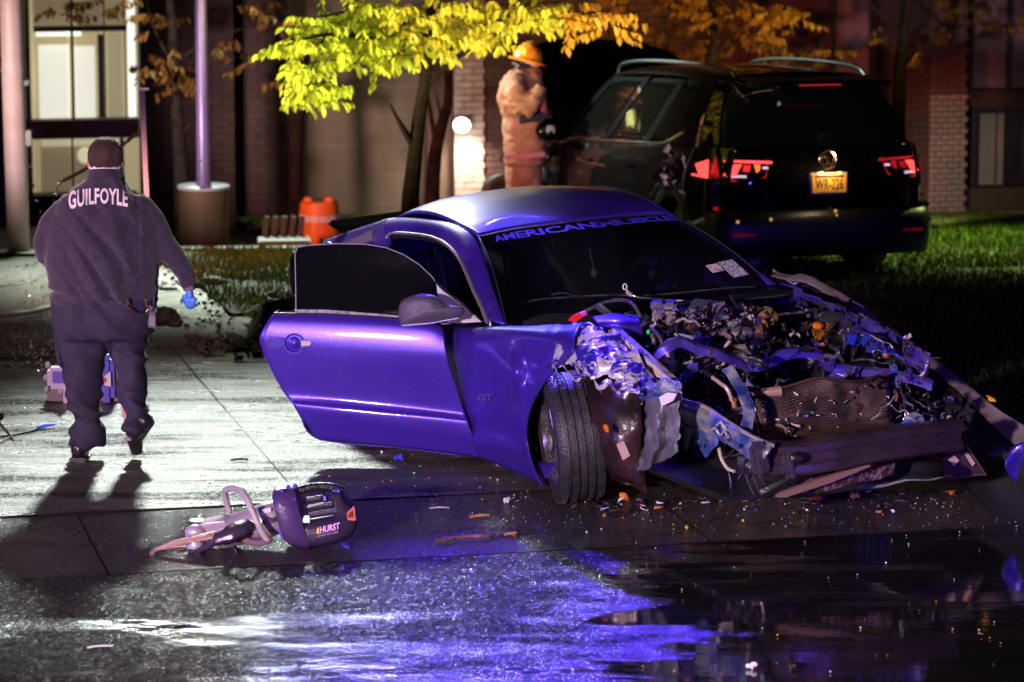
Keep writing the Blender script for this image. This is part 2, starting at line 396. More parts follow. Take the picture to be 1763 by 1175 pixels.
PATHM = ground_mat('pale_path', (.45, .45, .43), (.35, .35, .34), 4, .3, .5, 2, [(60, .3, False)], spec=.5)
def sheet(name, inside, rng, z, m, step=.35, kind='structure', skirt=0, jitter=None):
    a0, a1, b0, b1 = rng; na = max(1, int(round((a1-a0)/step))); nb = max(1, int(round((b1-b0)/step)))
    V = []; F = []; idx = {}
    def vid(i, j):
        if (i, j) not in idx:
            a = a0+(a1-a0)*i/na; b = b0+(b1-b0)*j/nb
            zz = z+(jitter(a, b) if jitter else 0)
            idx[i, j] = len(V); V.append(AB(a, b, zz))
        return idx[i, j]
    for j in range(nb):
        for i in range(na):
            a = a0+(a1-a0)*(i+.5)/na; b = b0+(b1-b0)*(j+.5)/nb
            if inside is None or inside(a, b): F.append((vid(i, j), vid(i+1, j), vid(i+1, j+1), vid(i, j+1)))
    o = mesh_obj(name, V, F, m, None, 60); o['kind'] = kind; return o
sheet('ground', None, (-90, 90, -40, 120), -.06, SOIL, 5)
SB = -1.42   # gutter / street joint
sheet('street', None, (-40, 40, -24, SB-.012), 0, ASPH, 2)
sheet('joint_bed', None, (-40, 40, SB-.05, .3), -.016, MUD, 2)
# concrete gutter in slabs with open joints
gx = -30.0; edges = []
while gx < 30: edges.append(gx); gx += 3.05
off = toab(G(1185, 902))[0]; edges = [e-((edges[0]-off) % 3.05-edges[0]+edges[0]) + 0 for e in edges] if False else [off+3.05*k for k in range(-10, 10)]
gut = []
for k in range(len(edges)-1):
    o = sheet('gutter_slab', None, (edges[k]+.004, edges[k+1]-.004, SB+.012, -.02), random.uniform(-.003, .002), GUTT, 1.0)
    gut.append(o)
# sidewalk / driveway apron slabs. region: left of lawn it runs back, in front of the lawn it is a walk
LA = toab(G(262, 480))[0]            # left edge of the left lawn
def slab(a0, a1, b0, b1, m=CONC, tilt=0):
    g = .004
    dz = random.uniform(-.003, .003)
    o = sheet('pavement_slab', None, (a0+g, a1-g, b0+g, b1-g), dz, m, .8); return o
bl = [0.0, 2.75, 5.2]
j0 = toab(G(495, 830))[0]
al = [j0-1.72*k for k in range(-3, 6)][::-1]
for i in range(len(al)-1):
    for j in range(len(bl)-1): slab(al[i], al[i+1], bl[j]+.02 if j == 0 else bl[j], bl[j+1])
WALKF = 5.2
sheet('pavement', None, (al[-1]+.01, 30, .02, 3.0), -.002, CONC, 1.0)
sheet('driveway', lambda a, b: True, (-22, LA+.7, 4.7 if False else 5.21, 26), 0.0, OLDA, .5)
sheet('side_pavement', None, (-22, al[0]-.01, .02, 5.2), 0.0, OLDA, .8)
# lawns (left patch with ragged muddy rim, right big one)
def lawn_in(a, b):
    n_ = noise.noise(Vector((a*1.3, b*1.3, 0)))*.35
    if a < 1.2: return a > LA+.25+n_*.6 and b > 5.35+n_ and b < PB
    return b > .75+n_*.3+max(0, (2.6-a))*1.2 and b < 19.5
PB = toab(G(420, 437))[1]
sheet('mud_verge', lambda a, b: (a > LA-.15+noise.noise(Vector((a*2, b*2, 5)))*.5 and b > 4.75+noise.noise(Vector((a*2.5, b*2, 3)))*.5 and b < PB) if a < 1.2 else b > .35+noise.noise(Vector((a*2, b*2, 1)))*.2+max(0, 2.6-a)*1.2, (-4.5, 24, .2, 21), .012, MUD, .12,
      jitter=lambda a, b: .035*noise.noise(Vector((a*3, b*3, 0)))-.008)
sheet('lawn', lawn_in, (-4.5, 24, .5, 21), .035, SOIL, .15, jitter=lambda a, b: .03*noise.noise(Vector((a*1.5, b*1.5, 2))))
sheet('path', None, (-3.6, 3.5, PB, PB+.75), .03, PATHM, .4)
# grass blades: too many to count
def grass():
    V = []; F = []
    rnd = random.Random(3)
    def blade(x, y, z, h):
        an = rnd.uniform(0, 6.28); wv = .006+.004*rnd.random(); dx, dy = math.cos(an)*wv, math.sin(an)*wv
        lx, ly = rnd.uniform(-.5, .5)*h, rnd.uniform(-.5, .5)*h
        n_ = len(V); V.extend([(x-dx, y-dy, z), (x+dx, y+dy, z), (x+lx, y+ly, z+h)]); F.append((n_, n_+1, n_+2))
    cnt = 0
    while cnt < 150000:
        if rnd.random() < .22: a, b = rnd.uniform(-3.4, 1.2), rnd.uniform(4.6, PB)
        else: a, b = rnd.uniform(1.2, 9.5), rnd.uniform(.8, 19)**1.0
        if not lawn_in(a, b): cnt += .2; continue
        p = AB(a, b, .03)
        d = noise.noise(Vector((a*.9, b*.9, 9)))
        blade(p.x, p.y, p.z, rnd.uniform(.03, .075)*(1+d*.5)); cnt += 1
    m = M('grass', (.06, .12, .015), .5, col2=(.11, .13, .02), nscale=3, nlo=.4, nhi=.65, spec=.08)
    o = mesh_obj('grass', V, F, m, None, 0); o['kind'] = 'stuff'
grass()
# ================================================================ wrecked coupe
CR = (Matrix.Rotation(R_(-65), 4, 'Z')@Matrix.Rotation(R_(4), 4, 'X'))
CO = G(985, 862)-(CR.to_3x3()@Vector((1.30, -.80, 0)))
CM = Matrix.Translation(CO)@CR; CMI = CM.inverted()
def C(px, py, x=None, y=None, z=None):
    o = CMI@CAMV; d = CMI.to_3x3()@ray(px, py)
    k, v = (0, x) if x is not None else (1, y) if y is not None else (2, z)
    return o+d*((v-o[k])/d[k])
def CY(y, *pp): return [C(a, b, y=y) for a, b in pp]
car = thing('wrecked_coupe', 'purple two-door coupe with its hood gone, engine bay torn open and passenger door hanging open', 'car', CM)
# ---- side body: right fender behind the wheel
def PR(*t): return [C(a, b, y=c) for a, b, c in t]
fr = [PR((790, 559, -.80), (868, 562, -.80), (915, 562, -.80), (950, 560, -.79), (1000, 558, -.77)),
      PR((752, 566, -.90), (840, 568, -.90), (890, 572, -.90), (935, 578, -.90), (990, 580, -.88)),
      PR((752, 590, -.945), (825, 593, -.95), (878, 600, -.935), (925, 606, -.90), (985, 608, -.93)),
      PR((762, 636, -.95), (830, 632, -.955), (882, 640, -.985), (915, 640, -.90), (952, 640, -.955)),
      PR((775, 668, -.95), (840, 668, -.95), (880, 672, -.965), (908, 676, -.935), (924, 682, -.96)),
      PR((790, 700, -.94), (845, 702, -.94), (875, 705, -.94), (896, 710, -.94), (909, 718, -.965)),
      PR((803, 735, -.925), (848, 738, -.925), (872, 742, -.925), (892, 748, -.935), (905, 758, -.965)),
      PR((814, 762, -.945), (856, 767, -.945), (880, 775, -.945), (900, 782, -.95), (914, 792, -.965)),
      PR((828, 790, -.91), (864, 802, -.91), (888, 813, -.91), (912, 825, -.91), (932, 838, -.92))]
fender = patch('fender', fr, PAINT, car, 44, 48, .006, crumple=lambda u, v: .012*max(0, u-.55)/.45*max(0, .55-v)/.5, cs=5)
# round badge-like letters on the fender
fpt = patch_fn(fr)
def onfender(px0, px1, py0, py1, lift=.006):
    def f(s, t, z):
        p = C(px0+(px1-px0)*s, py1+(py0-py1)*t, y=-.955-lift); return p
    return f
BADGE = M('worn_badge', (.22, .20, .26), .4, .4, col2=(.06, .03, .3), nscale=90)
text_mesh('GT', onfender(822, 848, 679, 691, .012), 'badge', BADGE, fender, offset=.02)
# wheel-arch lip
lip = [C(a, b, y=-.972) for a, b in ((952, 640), (930, 668), (914, 700), (906, 735), (908, 770), (918, 805), (934, 838))]
MB().tube(spline(lip, 26), .007, 6).build('arch_lip', PAINT, fender)
# scratches with bare metal on the fender shoulder: thin torn strips curling away
def shard(name, pts, wd, m, parent, th=.003, n=14, tw=.4, seed=0):
    P = spline(pts, n); V = []; F = []
    for i, p in enumerate(P):
        d = (P[min(i+1, n-1)]-P[max(0, i-1)]); d, u, v = basis(d)
        a = tw*noise.noise(p*9+Vector((seed, 0, 0)))*3
        q = v*math.cos(a)+u*math.sin(a); ww = wd*(.6+.8*abs(noise.noise(p*14+Vector((0, seed, 0)))))
        V += [p-q*ww/2, p+q*ww/2]
    for i in range(n-1): F.append((2*i, 2*i+1, 2*i+3, 2*i+2))
    o = mesh_obj(name, V, F, m, parent, 30); s = o.modifiers.new('t', 'SOLIDIFY'); s.thickness = th; return o
# ---- crumpled front upper fender
cf = [PR((985, 556, -.78), (1030, 563, -.74), (1062, 583, -.72), (1095, 612, -.72), (1128, 646, -.72), (1152, 672, -.72)),
      PR((970, 580, -.86), (1010, 585, -.84), (1045, 600, -.82), (1080, 628, -.82), (1110, 652, -.80), (1130, 678, -.78)),
      PR((955, 600, -.92), (1000, 608, -.90), (1030, 622, -.92), (1062, 640, -.88), (1092, 660, -.88), (1112, 676, -.84)),
      PR((950, 634, -.95), (988, 634, -.93), (1018, 650, -.97), (1048, 646, -.93), (1080, 668, -.93), (1108, 672, -.90))]
crump = patch('crumpled_fender', cf, SCRAPED, car, 56, 26, .006, crumple=lambda u, v: .006+.034*min(1, u*1.6), cs=6.5, smooth=25)
# jagged teeth along its torn edge
for i, (pp, wd) in enumerate([(((990, 632, -.95), (1003, 650, -.97), (1012, 640, -.95)), .03), (((1018, 640, -.95), (1030, 668, -.98), (1048, 655, -.95)), .035),
      (((1048, 655, -.95), (1062, 676, -.97), (1088, 660, -.93)), .03), (((952, 625, -.95), (958, 645, -.99), (948, 662, -.98)), .02), (((968, 628, -.95), (990, 655, -.99), (1008, 640, -.97)), .022)]):
    shard('torn_edge', PR(*pp), wd, SCRAPED, crump, seed=i*3.1)
# cream scraped flange on top of the inner apron
MB().prism(PR((1043, 570, -.70), (1056, 566, -.70), (1100, 605, -.70), (1152, 652, -.70), (1150, 668, -.70), (1100, 628, -.70)), (0, .05, -.01)).build('apron_flange', CREAM, car)
patch('inner_apron', [PR((1050, 560, -.62), (1085, 585, -.62), (1120, 618, -.62), (1155, 655, -.62)), PR((1050, 590, -.60), (1085, 620, -.60), (1120, 650, -.60), (1155, 690, -.60)), PR((1050, 650, -.58), (1085, 680, -.58), (1120, 700, -.58), (1155, 720, -.58))], DARKM, car, 20, 10, .006, crumple=.01)
patch('strut_tower', [[C(1020, 547, y=-.66), C(1060, 541, y=-.5), C(1102, 546, y=-.45)], [C(1025, 556, y=-.70), C(1065, 556, y=-.62), C(1105, 560, y=-.5)], [C(1035, 566, y=-.70), C(1065, 580, y=-.62), C(1108, 585, y=-.5)]], PAINT, car, 18, 10, .01)
# crushed blue bracket box and grey splash panel in front of the wheel
bk = patch('crushed_bracket', [PR((1095, 652, -.78), (1120, 660, -.80), (1145, 652, -.76), (1172, 660, -.74)), PR((1098, 668, -.82), (1122, 672, -.84), (1148, 668, -.80), (1172, 676, -.76)), PR((1104, 690, -.78), (1126, 684, -.80), (1150, 694, -.78), (1176, 688, -.74))], SCRAPED2, car, 24, 14, .01, crumple=.018, cs=14, smooth=20)
PANEL = M('splash_panel', (.13, .13, .15), .30, .2, col2=(.30, .31, .36), nscale=6, nlo=.5, nhi=.7, bump=.5, bscale=18, drops=.6)
sp = patch('splash_panel', [PR((1108, 672, -.80), (1130, 676, -.80), (1152, 672, -.80), (1168, 676, -.78)), PR((1112, 712, -.80), (1130, 715, -.84), (1150, 715, -.78), (1168, 716, -.78)), PR((1112, 752, -.78), (1128, 755, -.84), (1148, 752, -.77), (1168, 752, -.77)), PR((1096, 812, -.76), (1116, 808, -.82), (1138, 795, -.76), (1166, 782, -.77))], PANEL, car, 20, 30, .006, crumple=.016, cs=7, smooth=30)
MB().prism(PR((1136, 684, -.83), (1150, 676, -.83), (1166, 678, -.82), (1160, 690, -.83), (1140, 700, -.84)), (0, -.004, 0)).build('torn_foam', WHITEP, sp)
# dark wheel-arch liner bulging ahead of the tyre
LINER = M('arch_liner', (.010, .007, .008), .22, col2=(.03, .012, .012), nscale=4, bump=.5, bscale=9, drops=.5)
c0 = C(1068, 722, y=-.62)
lin = patch('arch_liner', None, LINER, car, 30, 30, .004, fn=lambda u, v: c0+Vector((.27*math.cos(math.pi*u)*-1, -.20*math.sin(math.pi*u)*math.sin(math.pi*v)*1.0, .34*math.cos(math.pi*v)*(1))), crumple=.02, cs=4)
MB().prism([C(1062, 765, y=-.9), C(1074, 760, y=-.9), C(1085, 785, y=-.9), C(1073, 793, y=-.9)], (0, -.003, 0)).build('sticker', M('paper_tag', (.55, .38, .28), .6), lin)
AMB = M('amber_lens', (.75, .24, .01), .12, col2=(.4, .1, .01), nscale=30, trans=0, coat=1)
MB().ell(C(1044, 738, y=-.84), (.03, .015, .022), 8, 6, (.2, .4, 0)).build('marker_lamp', AMB, lin)
MB().tube([C(1006, 640, y=-.95), C(1022, 656, y=-.95), C(1036, 678, y=-.94)], .0035, 5).build('brake_line', METAL, car)
# rocker sill
MB().prism([Vector(p) for p in ((-1.15, -.90, .10), (1.19, -.905, .075), (1.19, -.905, .19), (-1.15, -.90, .22))], (0, .12, 0)).build('sill', PAINT, car)
pl = PR((908, 800, -.93), (920, 808, -.93), (936, 838, -.93), (925, 836, -.93)); MB().prism(pl, (0, .05, 0)).build('sill_end', BLACK, car)
# ---- greenhouse
def ws(u, v):   # windshield: u 0 car's right .. 1 left, v 0 bottom .. 1 top
    bot = [C(872, 559, y=-.75), C(960, 562, y=-.42), C(1110, 536, y=0), C(1240, 512, y=.42), C(1330, 492, y=.75)]
    top = [C(824, 409, y=-.60), C(885, 396, y=-.36), C(992, 382, y=0), C(1085, 373, y=.36), C(1152, 369, y=.60)]
    a = cr(bot, u); b = cr(top, u); p = a.lerp(b, v); p += Vector((.03, 0, .035))*math.sin(math.pi*v); return p
wsh = patch('windshield', None, GLASS, car, 30, 20, 0, fn=ws)
def wstext(s0, s1, v0a, v1a, v0b, v1b, lift):
    def f(s, t, z):
        u = s0+(s1-s0)*s; v = (v0a+(v0b-v0a)*s)+((v1a+(v1b-v1a)*s)-(v0a+(v0b-v0a)*s))*t
        return ws(u, v)+Vector((.35, 0, .9)).normalized()*lift
    return f
text_mesh('AMERICAN', wstext(.10, .555, .885, .968, .885, .965, .005), 'windshield_lettering', BLUEPRINT, wsh, offset=.025, size=1, spacing=.95)
text_mesh('MUSCLE', wstext(.56, .985, .885, .965, .885, .965, .005), 'windshield_lettering', BLUEPRINT, wsh, offset=.06, spacing=.9)
text_mesh('MUSCLE', wstext(.565, .98, .893, .957, .893, .957, .007), 'lettering_fill', M('black_print', (.004, .004, .02), .4), wsh, offset=-.004, spacing=1.0)
# inspection stickers low on the far side of the glass
def onws(q, lift=.003): return [ws(u, v)+Vector((.35, 0, .9)).normalized()*lift for u, v in q]
MB().prism(onws([(.80, .22), (.86, .22), (.86, .30), (.80, .30)]), (0, 0, .001)).build('inspection_sticker', M('sticker_red', (.45, .2, .12), .5, col2=(.6, .6, .6), nscale=40), wsh)
MB().prism(onws([(.868, .14), (.95, .14), (.95, .31), (.868, .31)]), (0, 0, .001)).build('registration_sticker', M('sticker_white', (.55, .55, .55), .5, col2=(.2, .2, .2), nscale=60, nlo=.45, nhi=.55), wsh)
# windscreen rubber
MB().tube([ws(0, k/12) for k in range(13)]+[ws(k/16, 1) for k in range(1, 17)]+[ws(1, 1-k/12) for k in range(1, 13)], .007, 6).build('windshield_seal', BLACK, car)
ins = [C(a, b, y=y) for a, b, y in ((842, 556, -.80), (832, 530, -.785), (818, 500, -.77), (804, 466, -.745), (790, 440, -.73), (768, 418, -.71), (742, 407, -.70), (715, 403, -.70), (685, 401, -.70), (671, 405, -.70))]
outs = [C(a, b, y=y) for a, b, y in ((870, 560, -.755), (861, 530, -.73), (850, 498, -.70), (838, 458, -.65), (826, 424, -.62), (806, 398, -.61), (770, 382, -.61), (735, 375, -.60), (700, 374, -.59), (662, 379, -.59))]
mids = [(a+b)/2+Vector((0, -.02, .012)) for a, b in zip(ins, outs)]
pil = patch('roof_pillar', [ins, mids, outs], PAINT, car, 50, 8, .012)
MB().tube(spline([p+Vector((0, -.01, 0)) for p in ins]+[C(667, 418, y=-.72), C(666, 436, y=-.73)], 60), .012, 6, sq=.7).build('window_trim', M('trim_grey', (.30, .27, .30), .35, .5, drops=.4), car)
MB().tube(spline([p+Vector((.005, .008, -.022)) for p in ins], 50), .014, 6).build('door_rubber', BLACK, car)
# quarter panel round the small rear window
q = patch('quarter_panel', [PR((662, 379, -.59), (630, 390, -.60), (600, 400, -.61), (560, 414, -.64)),
      PR((672, 404, -.70), (640, 412, -.70), (600, 422, -.70), (550, 430, -.72)),
      PR((668, 440, -.78), (630, 445, -.80), (590, 450, -.80), (540, 452, -.80)),
      [Vector((-1.25, -.92, .72)), Vector((-1.6, -.93, .72)), Vector((-1.85, -.90, .72)), Vector((-2.05, -.80, .72))],
      [Vector((-1.20, -.93, .45)), Vector((-1.6, -.95, .45)), Vector((-1.85, -.90, .45)), Vector((-2.08, -.80, .45))],
      [Vector((-1.12, -.90, .16)), Vector((-1.6, -.91, .16)), Vector((-1.85, -.88, .16)), Vector((-2.06, -.78, .2))]], PAINT, car, 26, 30, .01,
      mask=lambda u, v: not ((u-.38)**2/.07+((v-.95)**2)/.1 < 1 and v > .62))
MB().prism(PR((590, 418, -.715), (642, 396, -.705), (640, 422, -.72), (600, 424, -.72)), (0, -.004, 0)).build('quarter_window', M('frosted_window', (.16, .13, .2), .25, drops=.6), car)
# roof skin
def roof(u, v):  # u front..rear, v right..left
    xs = -.14-1.45*u; s = (v-.5)*2; yy = s*(.605+.02*math.sin(math.pi*u)-.02*u)
    zc = [1.232, 1.292, 1.325, 1.333, 1.322, 1.285, 1.215]; zr = [1.205, 1.256, 1.284, 1.284, 1.256, 1.20, 1.115]
    a = cr([Vector((z, 0, 0)) for z in zc], u).x; b = cr([Vector((z, 0, 0)) for z in zr], u).x
    p = Vector((xs, yy, a+(b-a)*abs(s)**2.6)); k = min(1, u/.22); k = k*k*(3-2*k)
    return (ws(v, 1)+Vector((-.01, 0, .004))+(Vector((-1, 0, .27)).normalized()*u*1.45)).lerp(p, k)
rf = patch('roof', None, PAINT, car, 40, 30, .01, fn=roof)
# fastback glass and deck
def fast(u, v):
    s = (v-.5)*2; x = -1.6-.60*u; z = (1.212-.22*u-.05*u*u)*(1)-.11*abs(s)**2.6*(1-u*.6); return Vector((x, s*(.60+.02*u), z))
patch('rear_window', None, M('wet_rear_glass', (.01, .012, .014), .08, drops=1, coat=1), car, 20, 20, .006, fn=fast)
MB().tube([fast(k/10, .01)+Vector((0, -.01, .004)) for k in range(11)], .013, 6).build('rear_window_trim', CHROME, car)
MB().bbox((-2.16, 0, .90), (.34, 1.44, .10), None, .03).build('trunk_lid', PAINT, car)
spo = MB(); spo.bbox((-2.26, 0, 1.045), (.20, 1.30, .04), (0, .10, 0), .015)
for y in (-.55, .55): spo.bbox((-2.24, y, .98), (.10, .05, .10), None, .01)
spo.build('spoiler', M('spoiler_black', (.005, .005, .006), 1.0, spec=0), car)
MB().bbox((-2.22, 0, .58), (.20, 1.50, .60), None, .06).build('rear_bumper', PAINT, car)
for y in (-.68, .68): MB().bbox((-2.33, y*.9, .78), (.02, .26, .14), None, .008).build('tail_lamp', M('tail_red', (.35, .01, .01), .2, coat=1), car)
# left flank and its mirror
lf = [[Vector((x, y, z)) for x, y in ((.75, .86), (.2, .92), (-1.1, .93), (-2.0, .92), (-2.5, .84))] for z, in ((.86,),)]
rowsL = []
for z, dy in ((.90, -.12), (.84, -.02), (.66, .0), (.45, .02), (.22, -.03)):
    rowsL.append([Vector((x, y+dy, z)) for x, y in ((1.0, .93), (.2, .93), (-1.1, .94), (-2.0, .93), (-2.5, .85))])
patch('side_panel', rowsL, PAINT, car, 24, 12, .01)
lpil = [Vector((.82, .75, .90)), Vector((.35, .70, 1.06)), Vector((-.14, .60, 1.215)), Vector((-.5, .61, 1.262)), Vector((-1.0, .61, 1.27)), Vector((-1.6, .60, 1.13)), Vector((-2.3, .66, .95))]
MB().tube(spline(lpil, 40), .022, 8, sq=.8).build('roof_pillar', PAINT, car)
patch('side_window', [[p+Vector((0, .02, -.01)) for p in lpil], [Vector((p.x, .84, .89)) for p in lpil]], GLASSD, car, 20, 8, .004)
mm = MB(); mc = C(1296, 452, y=.98); mm.ell(mc, (.075, .12, .075), 14, 10); mm.tube([mc+Vector((0, -.08, -.04)), mc+Vector((0, -.2, -.07))], .02, 6); mm.build('door_mirror', BLACK, car)
MB().tube([mc+Vector((-.02+.0, .10, -.055)), mc+Vector((.04, .05, -.07)), mc+Vector((.06, -.05, -.07))], .008, 5).build('mirror_trim', M('mirror_amber', (.5, .28, .12), .3), car)
# ---- cabin
CAB = M('cabin_trim', (.018, .018, .02), .7, bump=.3, bscale=60)
MB().box((-.7, 0, .20), (2.7, 1.7, .06)).build('floor_pan', CAB, car)
d_ = MB(); d_.bbox((.42, .02, .72), (.50, 1.42, .22), (0, .12, 0), .06); d_.build('dashboard', CAB, car)
stw = MB(); sc_ = Vector((.12, .38, .92)); ax = Vector((-.85, 0, .5)).normalized(); _, su, sv = basis(ax)
stw.tube([sc_+(su*math.cos(t)+sv*math.sin(t))*.185 for t in [k*math.pi/12 for k in range(25)]], .016, 8, cap=False)
stw.ell(sc_, (.04, .06, .06), 10, 8); stw.tube([sc_+su*.18, sc_-su*.18], .012, 6); stw.tube([sc_, sc_-sv*.18], .012, 6)
stw.build('steering_wheel', BLACK, car)
SEAT = M('seat_cloth', (.035, .035, .04), .75, bump=.3)
for y in (-.38, .38):
    st = MB(); st.bbox((-.45, y, .42), (.55, .50, .2), (0, -.1, 0), .07); st.bbox((-.78, y, .76), (.16, .50, .66), (0, -.28, 0), .06)
    st.tube([(-.87, y-.05, 1.0), (-.90, y-.05, 1.12)], .008, 6); st.tube([(-.87, y+.05, 1.0), (-.90, y+.05, 1.12)], .008, 6)
    so = st.build('seat', SEAT, car)
    MB().bbox((-.91, y, 1.10), (.10, .26, .17), (0, -.2, 0), .05).build('headrest', M('headrest_leather', (.10, .10, .13), .4), so)
MB().bbox((-.02, .02, 1.14), (.05, .26, .07), None, .02).build('rear_view_mirror', BLACK, car)
hg = MB(); hg.tube([(-.0, .02, 1.10), (.02, .03, .98)], .003, 4); hg.ell((.02, .03, .96), (.02, .02, .03), 8, 6); hg.build('hanging_charm', M('charm', (.7, .7, .5), .4), car)
# ---- passenger door, hanging open
HB = C(832, 786, y=-.94)
HT = C(768, 562, y=-.94)
dw = CM.to_3x3().inverted()@Vector((-1.0, .14, 0)).normalized(); dw.z = 0; dw.normalize()
dn = dw.cross(Vector((0, 0, 1))).normalized()
if (CM.to_3x3()@dn).y > 0: dn = -dn
dO = C(800, 680, y=-.955)
def D(px, py, off=0.0):   # pixel -> door plane, off = proud of it
    o = CMI@CAMV; d = CMI.to_3x3()@ray(px, py); p0 = dO+dn*off; t = (p0-o).dot(dn)/d.dot(dn); return o+d*t
def DR(*t): return [D(a, b, c) for a, b, c in t]
dr = [DR((472, 541, -.02), (560, 542, -.02), (650, 547, -.02), (740, 556, -.02), (762, 566, -.02)),
      DR((462, 552, .012), (560, 556, .014), (650, 561, .014), (735, 568, .014), (764, 577, .014)),
      DR((449, 578, .03), (555, 587, .036), (650, 594, .036), (735, 602, .036), (768, 605, .034)),
      DR((453, 604, .028), (555, 616, .034), (650, 622, .034), (738, 628, .032), (774, 632, .03)),
      DR((469, 640, .015), (560, 650, .018), (650, 654, .018), (742, 658, .018), (786, 668, .018)),
      DR((488, 674, .002), (565, 681, .002), (655, 689, .002), (748, 700, .002), (798, 706, .004)),
      DR((500, 689, .010), (568, 694, .012), (657, 703, .012), (752, 713, .012), (803, 719, .012)),
      DR((505, 697, .028), (570, 704, .032), (660, 713, .032), (755, 722, .032), (806, 728, .030)),
      DR((516, 715, .02), (575, 720, .022), (660, 732, .022), (762, 744, .022), (814, 752, .022)),
      DR((549, 757, -.03), (600, 761, -.03), (670, 769, -.03), (770, 780, -.03), (830, 789, -.03))]
door = patch('door', dr, PAINT, car, 50, 60, .008)
BK = -dn*.13
inner = [DR((474, 543, -.02), (620, 546, -.02), (725, 562, -.02)), DR((452, 580, 0), (620, 600, 0), (728, 605, 0)), DR((505, 697, 0), (650, 712, 0), (764, 728, 0)), DR((551, 755, -.03), (680, 768, -.03), (790, 786, -.03))]
patch('door_lining', [[p+BK for p in r] for r in inner], CAB, door, 12, 12, .01)
edge = [D(*t) for t in ((472, 541, -.02), (449, 578, .025), (453, 604, .022), (469, 640, .01), (488, 674, 0), (505, 697, .02), (516, 715, .015), (549, 757, -.03), (690, 772, -.03), (800, 786, -.03))]
patch('door_edge', [edge, [p+BK for p in edge]], M('door_jamb', (.05, .03, .25), .4), door, 50, 3, .004)
MB().tube([D(472, 540, -.015), D(560, 541, -.015), D(650, 546, -.015), D(800, 558, -.015)], .006, 6).build('belt_moulding', BLACK, door)
MB().prism([D(508, 533, -.05), D(560, 533, -.05), D(650, 540, -.05), D(740, 549, -.05), D(740, 553, -.05), D(508, 540, -.05)], dn*.01).build('window_rubber', M('window_rubber_grey', (.30, .28, .33), .5, col2=(.1, .1, .1), nscale=30), door)
gp = [(510, 540), (509, 470), (508, 437), (513, 426), (530, 423), (580, 420), (630, 421), (665, 427), (695, 439), (722, 456), (745, 478), (757, 500), (762, 556)]
gl = MB().prism([D(a, b, -.055) for a, b in gp], dn*.005).build('door_glass', GLASSD, door, 0)
MB().tube([D(a, b, -.052) for a, b in gp[:-1]], .0035, 5).build('glass_edge', M('glass_edge', (.35, .35, .38), .2, .3), gl)
SAIL = M('sail_panel', (.42, .38, .46), .45, bump=.2, drops=.3)
MB().prism([D(a, b, -.05) for a, b in ((752, 489), (762, 500), (800, 528), (830, 554), (760, 558))], dn*.012).build('sail_panel', SAIL, door)
MB().tube([D(a, b, -.04) for a, b in ((748, 484), (765, 499), (800, 525), (832, 555))], .006, 5).build('sail_rubber', BLACK, door)
# mirror
mc = D(742, 534, .16)
ux = dw; 
mr_ = MB()
mpts = [(686, 532), (690, 520), (703, 511), (722, 506), (742, 507), (758, 514), (775, 525), (797, 530), (799, 540), (785, 550), (750, 556), (715, 561), (692, 561), (687, 548)]
def mfn(u, v):
    n = len(mpts); P = [Vector((a, b, 0)) for a, b in mpts]+[Vector((*mpts[0], 0))]
    p = cr(P, u); cx, cy = 735, 534; k = math.sin(v*math.pi/2); q = Vector((cx, cy, 0)).lerp(p, k)
    return D(q.x, q.y, .13+.10*math.cos(v*math.pi/2)**.7*(1-max(0, (q.x-740)/120)))
MIRR = M('mirror_shell', (.075, .065, .085), .35, bump=.35, bscale=140, spec=.6)
mo = patch('door_mirror', None, MIRR, door, 44, 14, 0, fn=mfn)
def mfn2(u, v):
    p = mfn(u, 1); c = D(735, 534, .05); return p.lerp(c, .0+v*.35)
patch('mirror_back', None, BLACK, mo, 44, 5, 0, fn=mfn2)
MB().bbox(D(775, 545, .07), (.05, .12, .05), Matrix(((dw.x, dn.x, 0), (dw.y, dn.y, 0), (0, 0, 1))), .012).build('mirror_foot', MIRR, mo)
MB().tube([D(692, 561, .19), D(740, 557, .19), D(790, 548, .16)], .004, 5).build('mirror_lip', M('mirror_lip', (.5, .4, .7), .3), mo)
# handle: recess cup, round lock escutcheon, lever
PNTD = M('violet_recess', (.02, .01, .2), .3, .4, coat=.8)
h = MB(); cc = D(507, 591, .036); h.lathe([(0, .056), (.010, .056), (.014, .050), (.004, .044), (.002, .038)], cc-dn*.004, dn, 28); ho = h.build('handle_bezel', PAINT, door)
MB().lathe([(0, .040), (.006, .036), (.016, .022), (.020, .001)], cc-dn*.002, dn, 24).build('lock_cover', PAINT, ho)
MB().prism([D(465+a, 588+b, .040) for a, b in ((0, -8), (24, -6), (24, 8), (2, 9))], dn*.012).build('handle_lever', PAINT, ho)
MB().tube([D(a, b, .046) for a, b in ((464, 582), (462, 596), (470, 600), (488, 597), (488, 583), (464, 580))], .0035, 5).build('handle_rim', CHROME, ho)
MB().prism([D(a, b, .040) for a, b in ((519, 586), (534, 587), (537, 591), (533, 595), (519, 596))], dn*.01).build('key_latch', M('latch', (.5, .42, .36), .3, .7), ho)
MB().tube([cc+(dw*math.cos(t)+Vector((0, 0, 1))*math.sin(t))*.057+dn*.01 for t in [k*math.pi/14 for k in range(29)]], .0028, 5).build('bezel_rim', M('bezel_rim', (.35, .3, .9), .15, .6, coat=1), ho)
# antenna stub at the pillar foot
a_ = C(845, 566, y=-.82); MB().lathe([(-.02, .02), (0, .018), (.02, .010), (.035, .006), (.05, .006)], a_, (0, 0, 1), 12).build('antenna_base', METAL, car)
